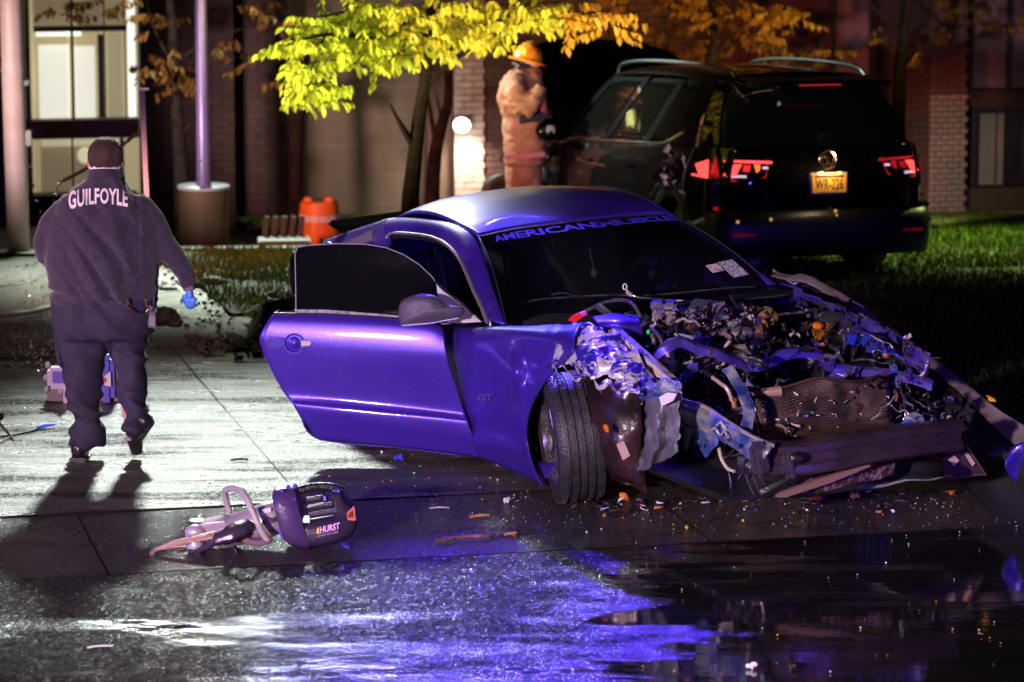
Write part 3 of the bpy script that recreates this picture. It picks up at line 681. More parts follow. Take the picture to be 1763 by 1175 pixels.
# ---- tyres
def wheel(name, c, axis, R=.345, w=.25, parent=car, label=None, flat=0, tread=True, rimm=None):
    ax = Vector(axis).normalized(); wo = thing(name, None, None); wo.parent = parent
    _, u, v = basis(ax)
    n = 96; prof = [(-w/2+.01, R*.70), (-w/2-.004, R*.80), (-w/2+.002, R*.93), (-w/2+.022, R*.985)]
    groove = [-.066, -.022, .022, .066]
    t = []
    for g in groove: t += [(g*w/.25-.006, R), (g*w/.25-.005, R-.010), (g*w/.25+.005, R-.010), (g*w/.25+.006, R)]
    prof = prof+t+[(w/2-.022, R*.985), (w/2-.002, R*.93), (w/2+.004, R*.80), (w/2-.01, R*.70)]
    V = []; F = []
    for h_, r in prof:
        for k in range(n):
            a = 2*math.pi*k/n
            V.append(c+ax*h_+(u*math.cos(a)+v*math.sin(a))*r)
    for i in range(len(prof)-1):
        for k in range(n): a = i*n+k; b = i*n+(k+1) % n; F.append((a, b, b+n, a+n))
    tyre = mesh_obj('tyre', V, F, RUBBER, wo, 28)
    if tread:   # lateral sipes as real raised ribs on both shoulders and slanted cuts between the grooves
        tb = MB(); N = 84
        for k in range(N):
            a = 2*math.pi*k/N
            for s in (-1, 1):
                for (h0, h1, wd, sl) in ((w/2-.040, w/2-.010, .013, 0), (.028*w/.25, .058*w/.25, .0115, .018 if k % 3 else .05)):
                    e = u*math.cos(a)+v*math.sin(a); tg = -u*math.sin(a)+v*math.cos(a)
                    p0 = c+ax*(s*h0); p1 = c+ax*(s*h1); r0 = R-.002; r1 = (R+.0045 if h1 < .08 else R*.986+.004)
                    r0b = R+.0045
                    q = [p0+e*r0b-tg*wd/2, p0+e*r0b+tg*wd/2, p1+e*r1+tg*(wd/2+sl*s*.3), p1+e*r1-tg*(wd/2-sl*s*.3)]
                    qi = [x-e*.006 for x in q]
                    tb.add(q+qi, [(0, 1, 2, 3), (0, 4, 5, 1), (1, 5, 6, 2), (2, 6, 7, 3), (3, 7, 4, 0)])
        to = tb.build('tread_blocks', RUBBER, tyre, 0); to['kind'] = 'stuff'
    rm = MB(); R2 = R*.70
    rm.lathe([(-w/2+.01, R2), (-w/2+.03, R2*.94), (w/2-.03, R2*.94), (w/2-.01, R2)], c, ax, 40)
    for s in ((1, -1)):
        pass
    hub = c-ax*(w/2-.05)
    rm.lathe([(-.02, .001), (-.02, .05), (0, .07), (.03, .07)], hub, ax, 18)
    for k in range(10):
        a = 2*math.pi*k/10; e = u*math.cos(a)+v*math.sin(a); rm.tube([hub+e*.05, hub+e*R2*.55+ax*-.005, hub+e*R2*.96], [.02, .014, .017], 6, sq=.7)
    rm.build('rim', rimm or METAL, wo)
    MB().lathe([(0, .001), (0, R2*.62), (.02, R2*.62), (.02, .001)], c, ax, 24).build('brake_disc', METAL, wo)
    return wo
fa = CMI.to_3x3()@Vector((.985, .17, 0)); fa.z = 0; fa.normalize()
wc = C(983, 752, y=-.80)
wheel('front_wheel', wc, (fa+Vector((0, 0, .04))).normalized())
wheel('rear_wheel', Vector((-1.45, -.80, .33)), (0, 1, 0), tread=False); wheel('rear_wheel', Vector((-1.45, .80, .33-.1)), (0, 1, 0), tread=False)
wheel('front_wheel', Vector((1.55, .78, .22)), (.1, 1, 0), tread=False)
# fallen suspension link seen behind the tyre
MB().tube([C(932, 766, y=-.7), C(940, 790, y=-.72), C(946, 822, y=-.74)], [.02, .03, .02], 8).build('strut_leg', METAL, car)
# ================================================================ engine bay and broken nose
rb = random.Random(11)
# dark floor and walls of the bay
patch('firewall', [[Vector((.66, -.70, .86)), Vector((.85, 0, .86)), Vector((.86, .72, .88))], [Vector((.80, -.68, .5)), Vector((.95, 0, .5)), Vector((.95, .7, .5))]], BLACK, car, 12, 8, .01)
MB().box((1.75, 0, .24), (1.9, 1.2, .03)).build('splash_shield', BLACK, car)
# cowl: black plastic panel with scattered leaves along the glass foot
cow = [[ws(u, 0)+Vector((.015, 0, .0)) for u in (0, .25, .5, .75, 1)], [C(900, 566, y=-.62), C(1030, 556, y=-.35), C(1130, 528, y=0), C(1250, 519, y=.38), C(1370, 507, y=.74)]]
cowl = patch('cowl_panel', cow, BLACK, car, 40, 6, .01, crumple=.008, cs=9)
for (pp, r, m) in ((((885, 528), (930, 519), (985, 515), (1040, 512), (1090, 512)), .006, DARKM), (((950, 511), (970, 508), (992, 513)), .005, BLACK), (((1110, 513), (1180, 507), (1250, 500), (1300, 497)), .006, BLACK)):
    P = [C(a, b+6, y=-.6+(a-885)/480*1.3)+Vector((.0, 0, .03)) for a, b in pp]
    MB().tube(spline(P, 16), r, 6).build('wiper_arm', m, car)
rod = spline([C(a, b, y=y) for a, b, y in ((1078, 497, -.2), (1082, 505, -.2), (1092, 510, -.2), (1112, 514, -.12), (1170, 518, .05), (1236, 519, .2))], 30)
ro = MB().tube(rod, [.006 if i < 4 else .012 if i < 10 else .005 for i in range(30)], 8).build('hood_prop_rod', M('pale_rod', (.75, .62, .55), .3, .4), car)
MB().tube([C(1076, 494, y=-.2)+Vector((0, math.cos(t)*.012, math.sin(t)*.016)) for t in [k*math.pi/6 for k in range(13)]], .0035, 5).build('rod_eye', WHITEP, ro)
MB().prism(PR((978, 552, -.62), (984, 544, -.62), (998, 539, -.6), (1004, 546, -.6), (990, 556, -.6)), (0, .03, .01)).build('red_cap', M('red_plastic', (.75, .02, .03), .4), car)
MB().tube(spline([C(a, b, y=-.45) for a, b in ((1008, 536), (1040, 522), (1068, 517), (1090, 524), (1104, 548))], 20), .010, 8).build('heater_hose', GREYP, car)
MB().prism(PR((1020, 528, -.55), (1030, 525, -.55), (1055, 545, -.5), (1048, 549, -.5)), (0, .01, .01)).build('bracket', GREYP, car)
# principal engine parts: (name, kind, px0, px1, py0, py1, y, material)
Q = lambda px, py, y: C(px, py, y=y)
def blockp(name, x0, x1, y0, y1, y, m, dep=.12, b=.012, rot=0.0, ribs=0):
    p0 = Q(x0, y0, y); p1 = Q(x1, y1, y); c = (Q((x0+x1)/2, (y0+y1)/2, y)); s = 315.0
    wx = (x1-x0)/s; hz = (y1-y0)/s
    # local box aligned to picture-right but yawed about the bay
    rz = R_(65+rb.uniform(-14, 14))
    q = Euler((rb.uniform(-.15, .15)+rot, rb.uniform(-.15, .15), rz)).to_matrix()
    mb = MB(); mb.bbox(c, (wx*.96, dep, hz), q, min(b, wx/4, hz/4))
    if ribs:
        for k in range(ribs):
            t = (k+.5)/ribs-.5; mb.box(c+q@Vector((t*wx*.9, -dep/2-.003, 0)), (wx*.3/ribs, .008, hz*.8), q)
    return mb.build(name, m, car)
BAT = M('fuse_box_grey', (.27, .21, .20), .4, col2=(.10, .08, .08), nscale=40, bump=.6, bscale=60, drops=.4)
blockp('fuse_box', 1122, 1164, 532, 560, -.28, BAT, .16, .01, ribs=9)
blockp('fuse_box_lid', 1120, 1142, 519, 533, -.28, GREYP, .12); blockp('fuse_box_lid', 1144, 1166, 519, 533, -.24, GREYP, .12)
blockp('bolt_plate', 1136, 1156, 560, 568, -.3, M('worn_yellow', (.55, .38, .12), .5, col2=(.3, .05, .05), nscale=70), .05)
blockp('intake_cover', 1166, 1186, 531, 548, -.1, GREYP, .12); blockp('intake_cover', 1186, 1222, 524, 541, -.05, M('blue_grey_plastic', (.12, .12, .16), .35, drops=.4), .2, .03)
blockp('intake_cover', 1224, 1258, 527, 552, .05, M('mauve_plastic', (.20, .15, .19), .4, drops=.4), .14, .02, rot=.3)
blockp('intake_manifold', 1232, 1282, 543, 560, .1, GREYP, .22, .03); blockp('intake_manifold', 1256, 1300, 536, 552, .2, M('mauve_plastic', (0, 0, 0)), .16, .03)
blockp('coil_pack', 1240, 1256, 524, 538, .15, RUST, .08); blockp('coil_pack', 1262, 1284, 523, 538, .25, M('pink_grey', (.45, .33, .36), .35, drops=.4), .1, .02)
blockp('coil_pack', 1286, 1302, 526, 540, .3, DARKM, .08); blockp('engine_cover', 1140, 1175, 566, 582, -.3, BLACK, .12)
blockp('relay_bracket', 1178, 1196, 550, 572, -.2, M('brown_metal', (.22, .12, .09), .4, .5), .04, .006, rot=.5)
blockp('relay_bracket', 1188, 1204, 556, 580, -.2, DARKM, .03, .006, rot=.4)
MB().tube(spline([Q(1212, 570, -.1), Q(1216, 564, -.1), Q(1224, 565, -.1), Q(1228, 561, -.1)], 10), .009, 8).build('clip', M('cream_plastic', (.68, .58, .45), .4), car)
# alternator-like grey cylinder
p0 = Q(1232, 582, -.05); p1 = Q(1296, 572, .12); d = (p1-p0); L = d.length; d.normalize()
al_ = MB().lathe([(-.02, .001), (-.02, .020), (.0, .036), (.04, .046), (.10, .048), (.13, .044), (.135, .050), (L-.06, .048), (L-.05, .036), (L-.02, .034), (L, .02), (L, .001)], p0, d, 22).build('starter_motor', M('motor_metal', (.28, .25, .27), .32, .7, col2=(.12, .11, .12), nscale=15, drops=.6), car)
MB().lathe([(0, .001), (0, .034), (.03, .036), (.035, .05), (.045, .05), (.05, .02), (.05, .001)], p0+d*(L+.01), d, 18).build('pulley', RUST, al_)
for k in range(5): MB().tube([p0+d*(.02+.035*k)+Vector((.0, 0, .046)), p0+d*(.02+.035*k)+Vector((.02, 0, .04))], .006, 5).build('bolt', CHROME, al_)
# oval throttle opening
e0 = Q(1318, 549, .3); ea = (Vector((.8, -.2, .4))).normalized()
th = MB(); th.lathe([(-.05, .055), (0, .066), (.012, .066), (.012, .057), (-.04, .05)], e0, ea, 28); to_ = th.build('throttle_body', M('yellowish_metal', (.34, .24, .10), .3, .7), car)
MB().lathe([(-.01, .001), (-.01, .055)], e0, ea, 20).build('throttle_plate', M('throttle_black', (.03, .025, .01), .4, col2=(.25, .16, .04), nscale=50), to_)
# filler cups: white coolant cap and cream reservoir
cp = Q(1151, 606, -.48)
MB().lathe([(-.03, .001), (-.03, .030), (.02, .032), (.022, .036), (.042, .037), (.042, .030), (.036, .001)], cp, (.25, .05, 1), 22).build('filler_cup', M('cup_white', (.82, .74, .70), .35), car)
rs = MB(); rs.ell(Q(1146, 622, -.50), (.055, .05, .045), 14, 10); rs.bbox(Q(1150, 630, -.52), (.09, .07, .05), (.3, .2, .4), .02)
rs.build('coolant_reservoir', M('reservoir_cream', (.62, .52, .42), .45, col2=(.35, .28, .22), nscale=16, bump=.4), car)
MB().ell(Q(1116, 572, -.5), (.012, .01, .014), 8, 6).build('green_clip', M('green_plastic', (.02, .75, .25), .4), car)
# hoses
for nm, pts, y0, y1, r, m in (
  ('hose', ((1110, 556), (1098, 572), (1102, 590), (1118, 600), (1126, 590), (1122, 576)), -.5, -.5, .013, GREYP),
  ('hose', ((1114, 556), (1140, 572), (1170, 578), (1200, 584), (1208, 592)), -.45, -.2, .011, M('hose_pale', (.38, .33, .30), .35, .3)),
  ('hose', ((1120, 565), (1135, 580), (1140, 596), (1136, 612)), -.5, -.5, .010, GREYP),
  ('hose', ((1096, 576), (1104, 586), (1112, 598), (1122, 604)), -.52, -.5, .012, DARKM),
  ('coolant_pipe', ((1252, 668), (1262, 690), (1266, 712), (1264, 738), (1268, 760)), -.35, -.3, .013, M('orange_pipe', (.50, .20, .10), .4, .3)),
  ('coolant_pipe', ((1226, 650), (1240, 660), (1252, 670), (1260, 690)), -.4, -.35, .010, M('pink_pipe', (.55, .38, .40), .35, .3)),
  ('battery_cable', ((1300, 600), (1340, 590), (1380, 600), (1396, 620)), .2, .4, .008, BLACK),
  ('fuel_line', ((1282, 718), (1310, 722), (1332, 732), (1350, 748)), -.3, -.1, .006, M('pink_pipe', (0, 0, 0))),
  ('cut_wire', ((1200, 590), (1260, 650), (1340, 690), (1420, 730), (1478, 746)), -.35, .3, .0035, DARKM),
  ('cut_wire', ((1338, 604), (1322, 628), (1320, 660), (1328, 684)), -.1, -.1, .004, DARKM),
  ('cut_wire', ((1328, 684), (1345, 696), (1352, 712), (1362, 728)), -.1, 0, .004, M('pink_pipe', (0, 0, 0))),
  ('torn_wire', ((1246, 800), (1254, 812), (1258, 830), (1258, 850)), -.5, -.5, .005, METAL),
  ('torn_wire', ((1284, 818), (1290, 835), (1300, 855)), -.5, -.5, .004, METAL),
  ('torn_wire', ((1296, 820), (1304, 838), (1310, 850)), -.5, -.5, .004, METAL),
  ('torn_wire', ((1308, 822), (1318, 836), (1324, 848), (1334, 856)), -.5, -.5, .005, METAL),
  ('tow_hook', ((1238, 772), (1242, 790), (1252, 806), (1264, 812)), -.58, -.55, .009, M('hook_cream', (.70, .60, .48), .4, .3)),
  ('torn_wire', ((1534, 742), (1546, 760), (1552, 778)), .5, .5, .005, METAL),
  ('torn_wire', ((1548, 660), (1556, 690), (1562, 720), (1566, 738)), .5, .5, .006, DARKM)):
    n = len(pts); P = spline([Q(a, b, y0+(y1-y0)*i/(n-1)) for i, (a, b) in enumerate(pts)], 18)
    MB().tube(P, r, 7).build(nm, m, car)
# bent upper radiator support
sup = [(1132, 612, -.62), (1150, 596, -.58), (1172, 590, -.5), (1205, 602, -.40), (1250, 616, -.25), (1292, 632, -.1), (1322, 624, .0), (1352, 610, .1), (1392, 606, .22), (1424, 618, .32), (1440, 636, .38), (1500, 640, .48), (1560, 650, .56), (1606, 664, .66)]
P = spline([C(a, b, y=y) for a, b, y in sup], 60)
def strip(name, P, prof, m, parent, up=Vector((0, 0, 1)), crumple=0):
    V = []; F = []; n = len(prof)
    for i, p in enumerate(P):
        d = (P[min(i+1, len(P)-1)]-P[max(0, i-1)]).normalized(); s = d.cross(up).normalized(); t = s.cross(d).normalized()
        for a, b in prof:
            q = p+s*a+t*b
            if crumple: q += noise.noise_vector(q*11)*crumple
            V.append(q)
    for i in range(len(P)-1):
        for k in range(n): a = i*n+k; b = i*n+(k+1) % n; F.append((a, b, b+n, a+n))
    F.append(tuple(range(n-1, -1, -1))); F.append(tuple(range((len(P)-1)*n, len(P)*n)))
    return mesh_obj(name, V, F, m, parent, 30)
SUPP = M('support_paint', (.06, .03, .38), .32, .4, coat=.8, col2=(.12, .09, .30), nscale=7, bump=.3, bscale=14, drops=.4)
sp_ = strip('radiator_support', P, ((-.03, -.025), (.03, -.025), (.03, .012), (.012, .026), (-.02, .026), (-.03, .01)), SUPP, car, crumple=.012)
patch('support_gusset', [PR((1440, 640, .36), (1470, 648, .42), (1500, 645, .46), (1540, 652, .52)), PR((1380, 668, .25), (1430, 676, .36), (1462, 672, .42), (1520, 664, .5))], SUPP, sp_, 16, 8, .008, mask=lambda u, v: not (.25 < u < .6 and .3 < v < .75), crumple=.006)
strip('hanging_bracket', spline([C(a, b, y=y) for a, b, y in ((1252, 634, -.4), (1268, 655, -.4), (1284, 685, -.42), (1290, 712, -.45), (1284, 742, -.5))], 22), ((-.032, -.006), (.032, -.006), (.028, .006), (-.028, .006)), SCRAPED2, car, up=Vector((.9, -.2, .3)), crumple=.012)
tri = MB()
for a, b in (((1402, 645), (1412, 605)), ((1412, 605), (1420, 640)), ((1402, 645), (1422, 642)), ((1398, 630), (1414, 608))): tri.tube([C(*a, y=.3), C(*b, y=.32)], .006, 6)
tri.build('latch_bracket', CHROME, car)
blockp('latch_plate', 1268, 1296, 592, 612, -.05, M('plate_grey', (.34, .31, .26), .4, .6, drops=.3), .03, .006, rot=.5)
blockp('yellow_clip', 1263, 1272, 594, 606, -.08, M('yellow_plastic', (.7, .45, .05), .4), .03)
# radiator: tank, fins, side frames
rq = [C(1286, 668, y=-.30), C(1534, 648, y=.42), C(1542, 738, y=.42), C(1308, 760, y=-.30)]
rf_ = lambda u, v: rq[0].lerp(rq[1], u).lerp(rq[3].lerp(rq[2], u), v)+Vector((.05*noise.noise(Vector((u*2.3, v*1.7, 4)))+.03*math.sin(u*5), 0, .035*noise.noise(Vector((u*3.1, v*2, 9)))))
rn = (rq[1]-rq[0]).cross(rq[3]-rq[0]).normalized(); rn = rn if (CM.to_3x3()@rn).y < 0 else -rn
RADM = M('radiator_core', (.10, .07, .06), .4, .6, col2=(.05, .035, .03), nscale=7, nlo=.42, nhi=.62, bump=.5, bscale=120, drops=.3)
core = patch('radiator_core', None, RADM, car, 20, 10, .02, fn=lambda u, v: rf_(u, v)-rn*.02)
NF = 21
fmb = MB(); seg = 22
for k in range(NF):
    v = .05+.88*k/(NF-1)
    pts = [rf_(.03+.94*i/seg, v)+rn*(.006*noise.noise(Vector((i*.7, k*.5, 0))))+Vector((0, 0, .010*noise.noise(Vector((i*.35, k*.15, 3))))) for i in range(seg+1)]
    V = []; 
    for p in pts: V += [p+Vector((0, 0, .0045)), p+rn*.016+Vector((0, 0, .002)), p-Vector((0, 0, .0045))]
    fmb.add(V, [(3*i+a, 3*i+a+1, 3*i+a+4, 3*i+a+3) for i in range(seg) for a in (0, 1)])
fo = fmb.build('cooling_fins', M('fin_metal', (.50, .37, .32), .34, .7, col2=(.12, .085, .07), nscale=9, nlo=.4, nhi=.6), core, 0)
fr_ = MB()
for v_ in (0, .9, 1): fr_.tube([rf_(k/14, v_)+rn*.012 for k in range(15)], .009, 6)
fr_.tube([rf_(0, k/6)+rn*.01 for k in range(7)], .009, 6)
fr_.build('radiator_frame', M('frame_brown', (.09, .05, .04), .4, .6), core)
MB().lathe([(0, .004), (.03, .014), (.13, .026), (.17, .028)], C(1286, 680, y=-.3)+rn*.03, (rq[1]-rq[0]), 12).build('tank_neck', M('neck_brown', (.42, .26, .2), .4, .3), core)
lp = patch('lower_air_dam', [[rf_(0, 1.02), rf_(.5, 1.04), rf_(1, 1.02)], [rf_(0, 1.25), rf_(.5, 1.3), rf_(1, 1.25)]], BLACK, car, 24, 6, .01, crumple=.015)
# scraps caught in the core
for k in range(34):
    u, v = rb.random(), rb.random(); p = rf_(u, v)+rn*.02
    if k < 12 and k % 2: u, v = rb.uniform(.12, .32), rb.uniform(.45, .85); p = rf_(u, v)+rn*.025
    m_ = rb.choice([WHITEP, M('pink_grey', (0, 0, 0)), METAL, CREAM])
    s = rb.uniform(.004, .009)*(1.7 if k < 12 else 1)
    shard('plastic_scrap', [p, p+Vector((rb.uniform(-1, 1), rb.uniform(-1, 1), rb.uniform(-1, 1)))*s*1.5, p+Vector((rb.uniform(-1, 1), rb.uniform(-1, 1), rb.uniform(-1, 1)))*s*3], s, m_, core, n=6, seed=k)
# frame rail torn open, blue fading to bare zinc
RAILM = M('rail_metal', (.07, .14, .48), .38, .55, col2=(.62, .60, .54), nscale=3.2, nlo=.40, nhi=.56, coat=.5, bump=.5, bscale=16, drops=.4)
rt = PR((1168, 688, -.56), (1190, 694, -.56), (1215, 702, -.56), (1245, 722, -.56), (1290, 750, -.56), (1330, 768, -.56))
rm_ = PR((1174, 708, -.60), (1195, 712, -.60), (1222, 722, -.60), (1250, 740, -.60), (1285, 765, -.60), (1320, 785, -.60))
rl = PR((1178, 724, -.58), (1200, 738, -.58), (1225, 748, -.58), (1255, 764, -.58), (1280, 780, -.58), (1306, 804, -.58))
rai = patch('frame_rail', [rt, rm_, rl], RAILM, car, 40, 16, .012, crumple=.010, cs=8)
patch('rail_foot', [PR((1186, 726, -.57), (1210, 740, -.57), (1236, 752, -.57)), PR((1198, 752, -.57), (1214, 768, -.57), (1236, 766, -.57)), PR((1206, 772, -.57), (1216, 788, -.57), (1224, 776, -.57))], RAILM, rai, 12, 12, .01)
for a, b in ((1206, 768), (1255, 757), (1275, 768)): MB().lathe([(0, .001), (0, .011), (.004, .012)], C(a, b, y=-.625), (0, -1, 0), 12).build('rail_hole', M('hole_black', (.001, .001, .001), .9), rai)
MB().tube(spline(rt, 30), .012, 6).build('rail_flange', M('flange_zinc', (.62, .54, .42), .4, .5, bump=.4), rai)
MB().tube(spline(rl, 30), .008, 6).build('rail_flange', M('flange_blue', (.3, .34, .6), .35, .6, bump=.4), rai)
for i, (a, b) in enumerate(((1222, 745), (1238, 752), (1232, 735))): shard('paint_flake', PR((a, b, -.63), (a+8, b-8, -.64), (a+16, b+4, -.63)), .012, CREAM, rai, seed=i)
# bumper beam
BEAM = M('beam_metal', (.17, .11, .15), .26, .75, col2=(.10, .065, .08), nscale=3, bump=.12, bscale=9, drops=.5)
bp_ = spline([C(a, b, x=x) for a, b, x in ((1296, 790, 2.99), (1380, 786, 3.04), (1470, 772, 3.05), (1560, 757, 3.02), (1645, 748, 2.93))], 40)
prof = [(-.03, -.085), (.035, -.085), (.055, -.07), (.055, -.035), (.035, -.022), (.038, .018), (.058, .028), (.058, .062), (.035, .078), (-.03, .078)]
be = strip('bumper_beam', bp_, prof, BEAM, car, crumple=.006)
# make sure profile bulges towards the front
for (a, b, w_, h_) in ((1308, 790, .09, .17), (1358, 800, .06, .17)):
    MB().bbox(C(a, b, x=3.06), (.07, w_, h_), (.2, .1, .1), .02).build('crush_can', M('can_metal', (.12, .09, .13), .35, .6, bump=.5, drops=.4), be)
MB().ell(C(1374, 788, x=3.10), (.03, .05, .03), 10, 8).build('bracket_end', DARKM, be)
MB().bbox(C(1560, 738, x=2.9), (.05, .06, .07), (.1, .2, .3), .01).build('connector', M('blue_connector', (.08, .22, .8), .35), car)
MB().bbox(C(1573, 728, x=2.86), (.08, .09, .08), (.1, .2, .3), .012).build('sensor_box', M('sensor_dark', (.06, .06, .12), .35, col2=(.4, .4, .5), nscale=30), car)
MB().ell(C(1552, 741, x=2.9), (.012, .012, .012), 8, 6).build('orange_plug', M('orange_plug', (.8, .15, .03), .4), car)
# hanging lower structure: rusty crossmember, splintered strip, black shade sheet
cm = strip('crossmember', spline([C(a, b, x=x) for a, b, x in ((1362, 838, 2.92), (1440, 826, 2.95), (1530, 806, 2.9))], 16), ((-.04, -.03), (.04, -.03), (.04, .03), (-.04, .03)), M('corroded_metal', (.13, .06, .04), .45, .6, col2=(.40, .30, .28), nscale=28, nlo=.52, nhi=.6, bump=.7, drops=.5), car, crumple=.02)
MB().prism([C(a, b, x=3.05) for a, b in ((1338, 857), (1345, 850), (1410, 826), (1496, 800), (1500, 803), (1430, 832), (1352, 857))], (-.03, 0, 0)).build('splintered_strip', M('brown_strip', (.22, .13, .10), .5), car)
MB().tube([C(1310, 850, x=3.0), C(1345, 832, x=3.05), C(1370, 818, x=3.05)], [.028, .024, .02], 7).build('broken_duct', BLACK, car)
MB().prism([C(a, b, x=2.75) for a, b in ((1604, 824), (1697, 815), (1664, 768), (1640, 770))], (-.02, 0, -.0)).build('duct_panel', M('brown_panel', (.05, .025, .02), .5, bump=.3), car)
for pp in (((1632, 792), (1643, 784), (1651, 793), (1642, 803)), ((1660, 782), (1665, 778), (1679, 798), (1673, 803))):
    MB().prism([C(a, b, x=2.765) for a, b in pp], (.003, 0, 0)).build('sticker', M('paper_tag', (.55, .38, .28), .6), car)
MB().tube([C(1604, 826, x=2.77), C(1697, 817, x=2.77), C(1662, 766, x=2.77)], .008, 5).build('panel_rim', M('rim_brown', (.12, .07, .06), .4), car)
patch('bay_shade_sheet', [PR((1180, 740, -.3), (1280, 780, -.3), (1400, 800, 0), (1600, 790, .5)), PR((1180, 830, -.3), (1280, 850, -.3), (1400, 850, 0), (1640, 826, .5))], BLACK, car, 20, 10, .01, crumple=.03)  # black sheet added as shade under the broken nose
# ---- left inner wing, lamp remains
la = [[C(1368, 497, y=.70), C(1430, 522, y=.70), C(1500, 552, y=.70), C(1560, 584, y=.70), C(1602, 612, y=.70)],
      [C(1366, 506, y=.72), C(1428, 534, y=.71), C(1490, 566, y=.70), C(1552, 598, y=.70), C(1598, 628, y=.70)],
      [C(1372, 528, y=.62), C(1430, 560, y=.60), C(1486, 586, y=.60), C(1546, 616, y=.62), C(1594, 648, y=.66)]]
wing = patch('inner_wing', la, SUPP, car, 46, 16, .01, crumple=.014, cs=7, mask=lambda u, v: not (v > .45 and .05 < u < .42) and not (v > .5 and noise.noise(Vector((u*9, v*5, 0))) > .2))
patch('inner_wing_face', [PR((1452, 580, .52), (1490, 574, .55), (1530, 590, .6)), PR((1456, 592, .52), (1492, 594, .55), (1540, 602, .6)), PR((1470, 604, .52), (1500, 606, .55), (1550, 612, .6))], M('wing_blue', (.03, .05, .5), .3, .4, coat=1, drops=.4), car, 16, 8, .01, crumple=.015)
shard('scraped_edge', PR((1510, 560, .71), (1535, 575, .71), (1566, 592, .71)), .018, CREAM, wing, n=14)
hl = MB().ell(C(1517, 606, y=.6), (.055, .05, .035), 14, 10, (0, .3, .2)).build('lamp_bulb_housing', M('lamp_white', (.75, .7, .66), .2, col2=(.6, .12, .05), nscale=11, nlo=.5, nhi=.54, coat=1), car)
MB().ell(C(1490, 604, y=.55), (.03, .02, .014), 10, 7, (0, -.5, 0)).build('amber_reflector', AMB, car)
MB().ell(C(1408, 561, y=.35), (.035, .03, .022), 10, 7).build('amber_reflector', AMB, car); MB().ell(C(1416, 594, y=.35), (.014, .014, .014), 8, 6).build('amber_bulb', AMB, car)
MB().prism(PR((1393, 555, .4), (1428, 556, .4), (1414, 585, .4), (1404, 590, .4)), (0, .02, 0)).build('amber_lens', M('amber_dark', (.35, .14, .01), .2, col2=(.08, .03, .01), nscale=30, coat=1), car)
# ---- torn left fender splayed out past the nose
fl = [(1330, 468, .80), (1362, 474, .84), (1392, 476, .88), (1420, 490, .92), (1460, 512, .97), (1510, 546, 1.02), (1560, 584, 1.06), (1610, 620, 1.1), (1660, 658, 1.14), (1705, 695, 1.17), (1745, 722, 1.2), (1790, 748, 1.22)]
wd = [8, 10, 12, 13, 14, 15, 16, 18, 22, 30, 40, 44]
T0 = [C(a, b, y=y) for a, b, y in fl]; T1 = [C(a-4, b+w_, y=y-.05) for (a, b, y), w_ in zip(fl, wd)]
T2 = [C(a-10, b+w_+30+i*7, y=y-.12) for i, ((a, b, y), w_) in enumerate(zip(fl, wd))]; T3 = [C(a-14, b+w_+52+i*10, y=y-.10) for i, ((a, b, y), w_) in enumerate(zip(fl, wd))]
FENO = M('splayed_fender_paint', (.035, .016, .30), .35, .4, coat=.8, drops=.4)
FENI = M('fender_inside', (.006, .006, .008), .6)
ft = patch('splayed_fender', [T0, [(p+q_)/2+Vector((0, .015, .012)) for p, q_ in zip(T0, T1)], T1], M('fender_edge_highlight', (.30, .24, .25), .38, .5, col2=(.16, .11, .10), nscale=4, drops=.4), car, 60, 8, .006, crumple=lambda u, v: .012*max(0, 1-u*3), cs=8)  # pale brown-grey paints the highlight stripe along the bent edge
patch('fender_face', [T1, T2, T3], FENI, ft, 60, 14, .006, mask=lambda u, v: u > .16)
MB().prism(PR((1700, 680, 1.12), (1712, 686, 1.12), (1716, 692, 1.12), (1706, 691, 1.12)), (0, -.01, 0)).build('side_marker', M('marker_amber', (.95, .45, .01), .2, coat=1), ft)
shard('buckled_edge', PR((1330, 466, .8), (1350, 480, .8), (1368, 490, .8), (1384, 478, .86)), .03, M('pale_buckled', (.45, .40, .48), .3, .5, drops=.4), ft, n=16, seed=4)
shard('buckled_edge', PR((1405, 484, .9), (1440, 506, .93), (1488, 532, .98)), .028, M('lilac_edge', (.16, .16, .5), .3, .5, drops=.4), ft, n=16, tw=.1, seed=9)
bc = patch('torn_bumper_cover', [PR((1738, 772, 1.1), (1765, 762, 1.15), (1800, 760, 1.2)), PR((1730, 800, 1.05), (1762, 800, 1.15), (1805, 800, 1.2)), PR((1742, 826, 1.1), (1765, 832, 1.15), (1800, 836, 1.2))], FENO, car, 16, 12, .01, crumple=.01)
# ---- counted clutter: brackets, pipes, torn plates, each an object
PAL = [GREYP, DARKM, METAL, BLACK, RUST, DARKM, M('mauve_plastic', (0, 0, 0)), GREYP, GREYP, M('pink_grey', (0, 0, 0)), BLACK, BLACK, DARKM, METAL, CREAM, SUPP, CHROME]
zones = [(1110, 1370, 528, 612, -.5, .35, 85, .8), (1120, 1290, 612, 700, -.5, -.15, 85, .7), (1190, 1320, 690, 770, -.45, -.2, 50, .8), (1370, 1585, 575, 655, .25, .6, 42, .6), (1220, 1400, 770, 850, -.5, .2, 42, .6), (1535, 1640, 660, 760, .45, .8, 40, .7), (1370, 1470, 530, 572, .3, .55, 16, .7), (1100, 1180, 640, 700, -.7, -.5, 26, .5)]
NAMES = {0: 'bracket', 1: 'pipe_stub', 2: 'metal_scrap', 3: 'engine_fitting', 4: 'bolt'}
extra = MB()
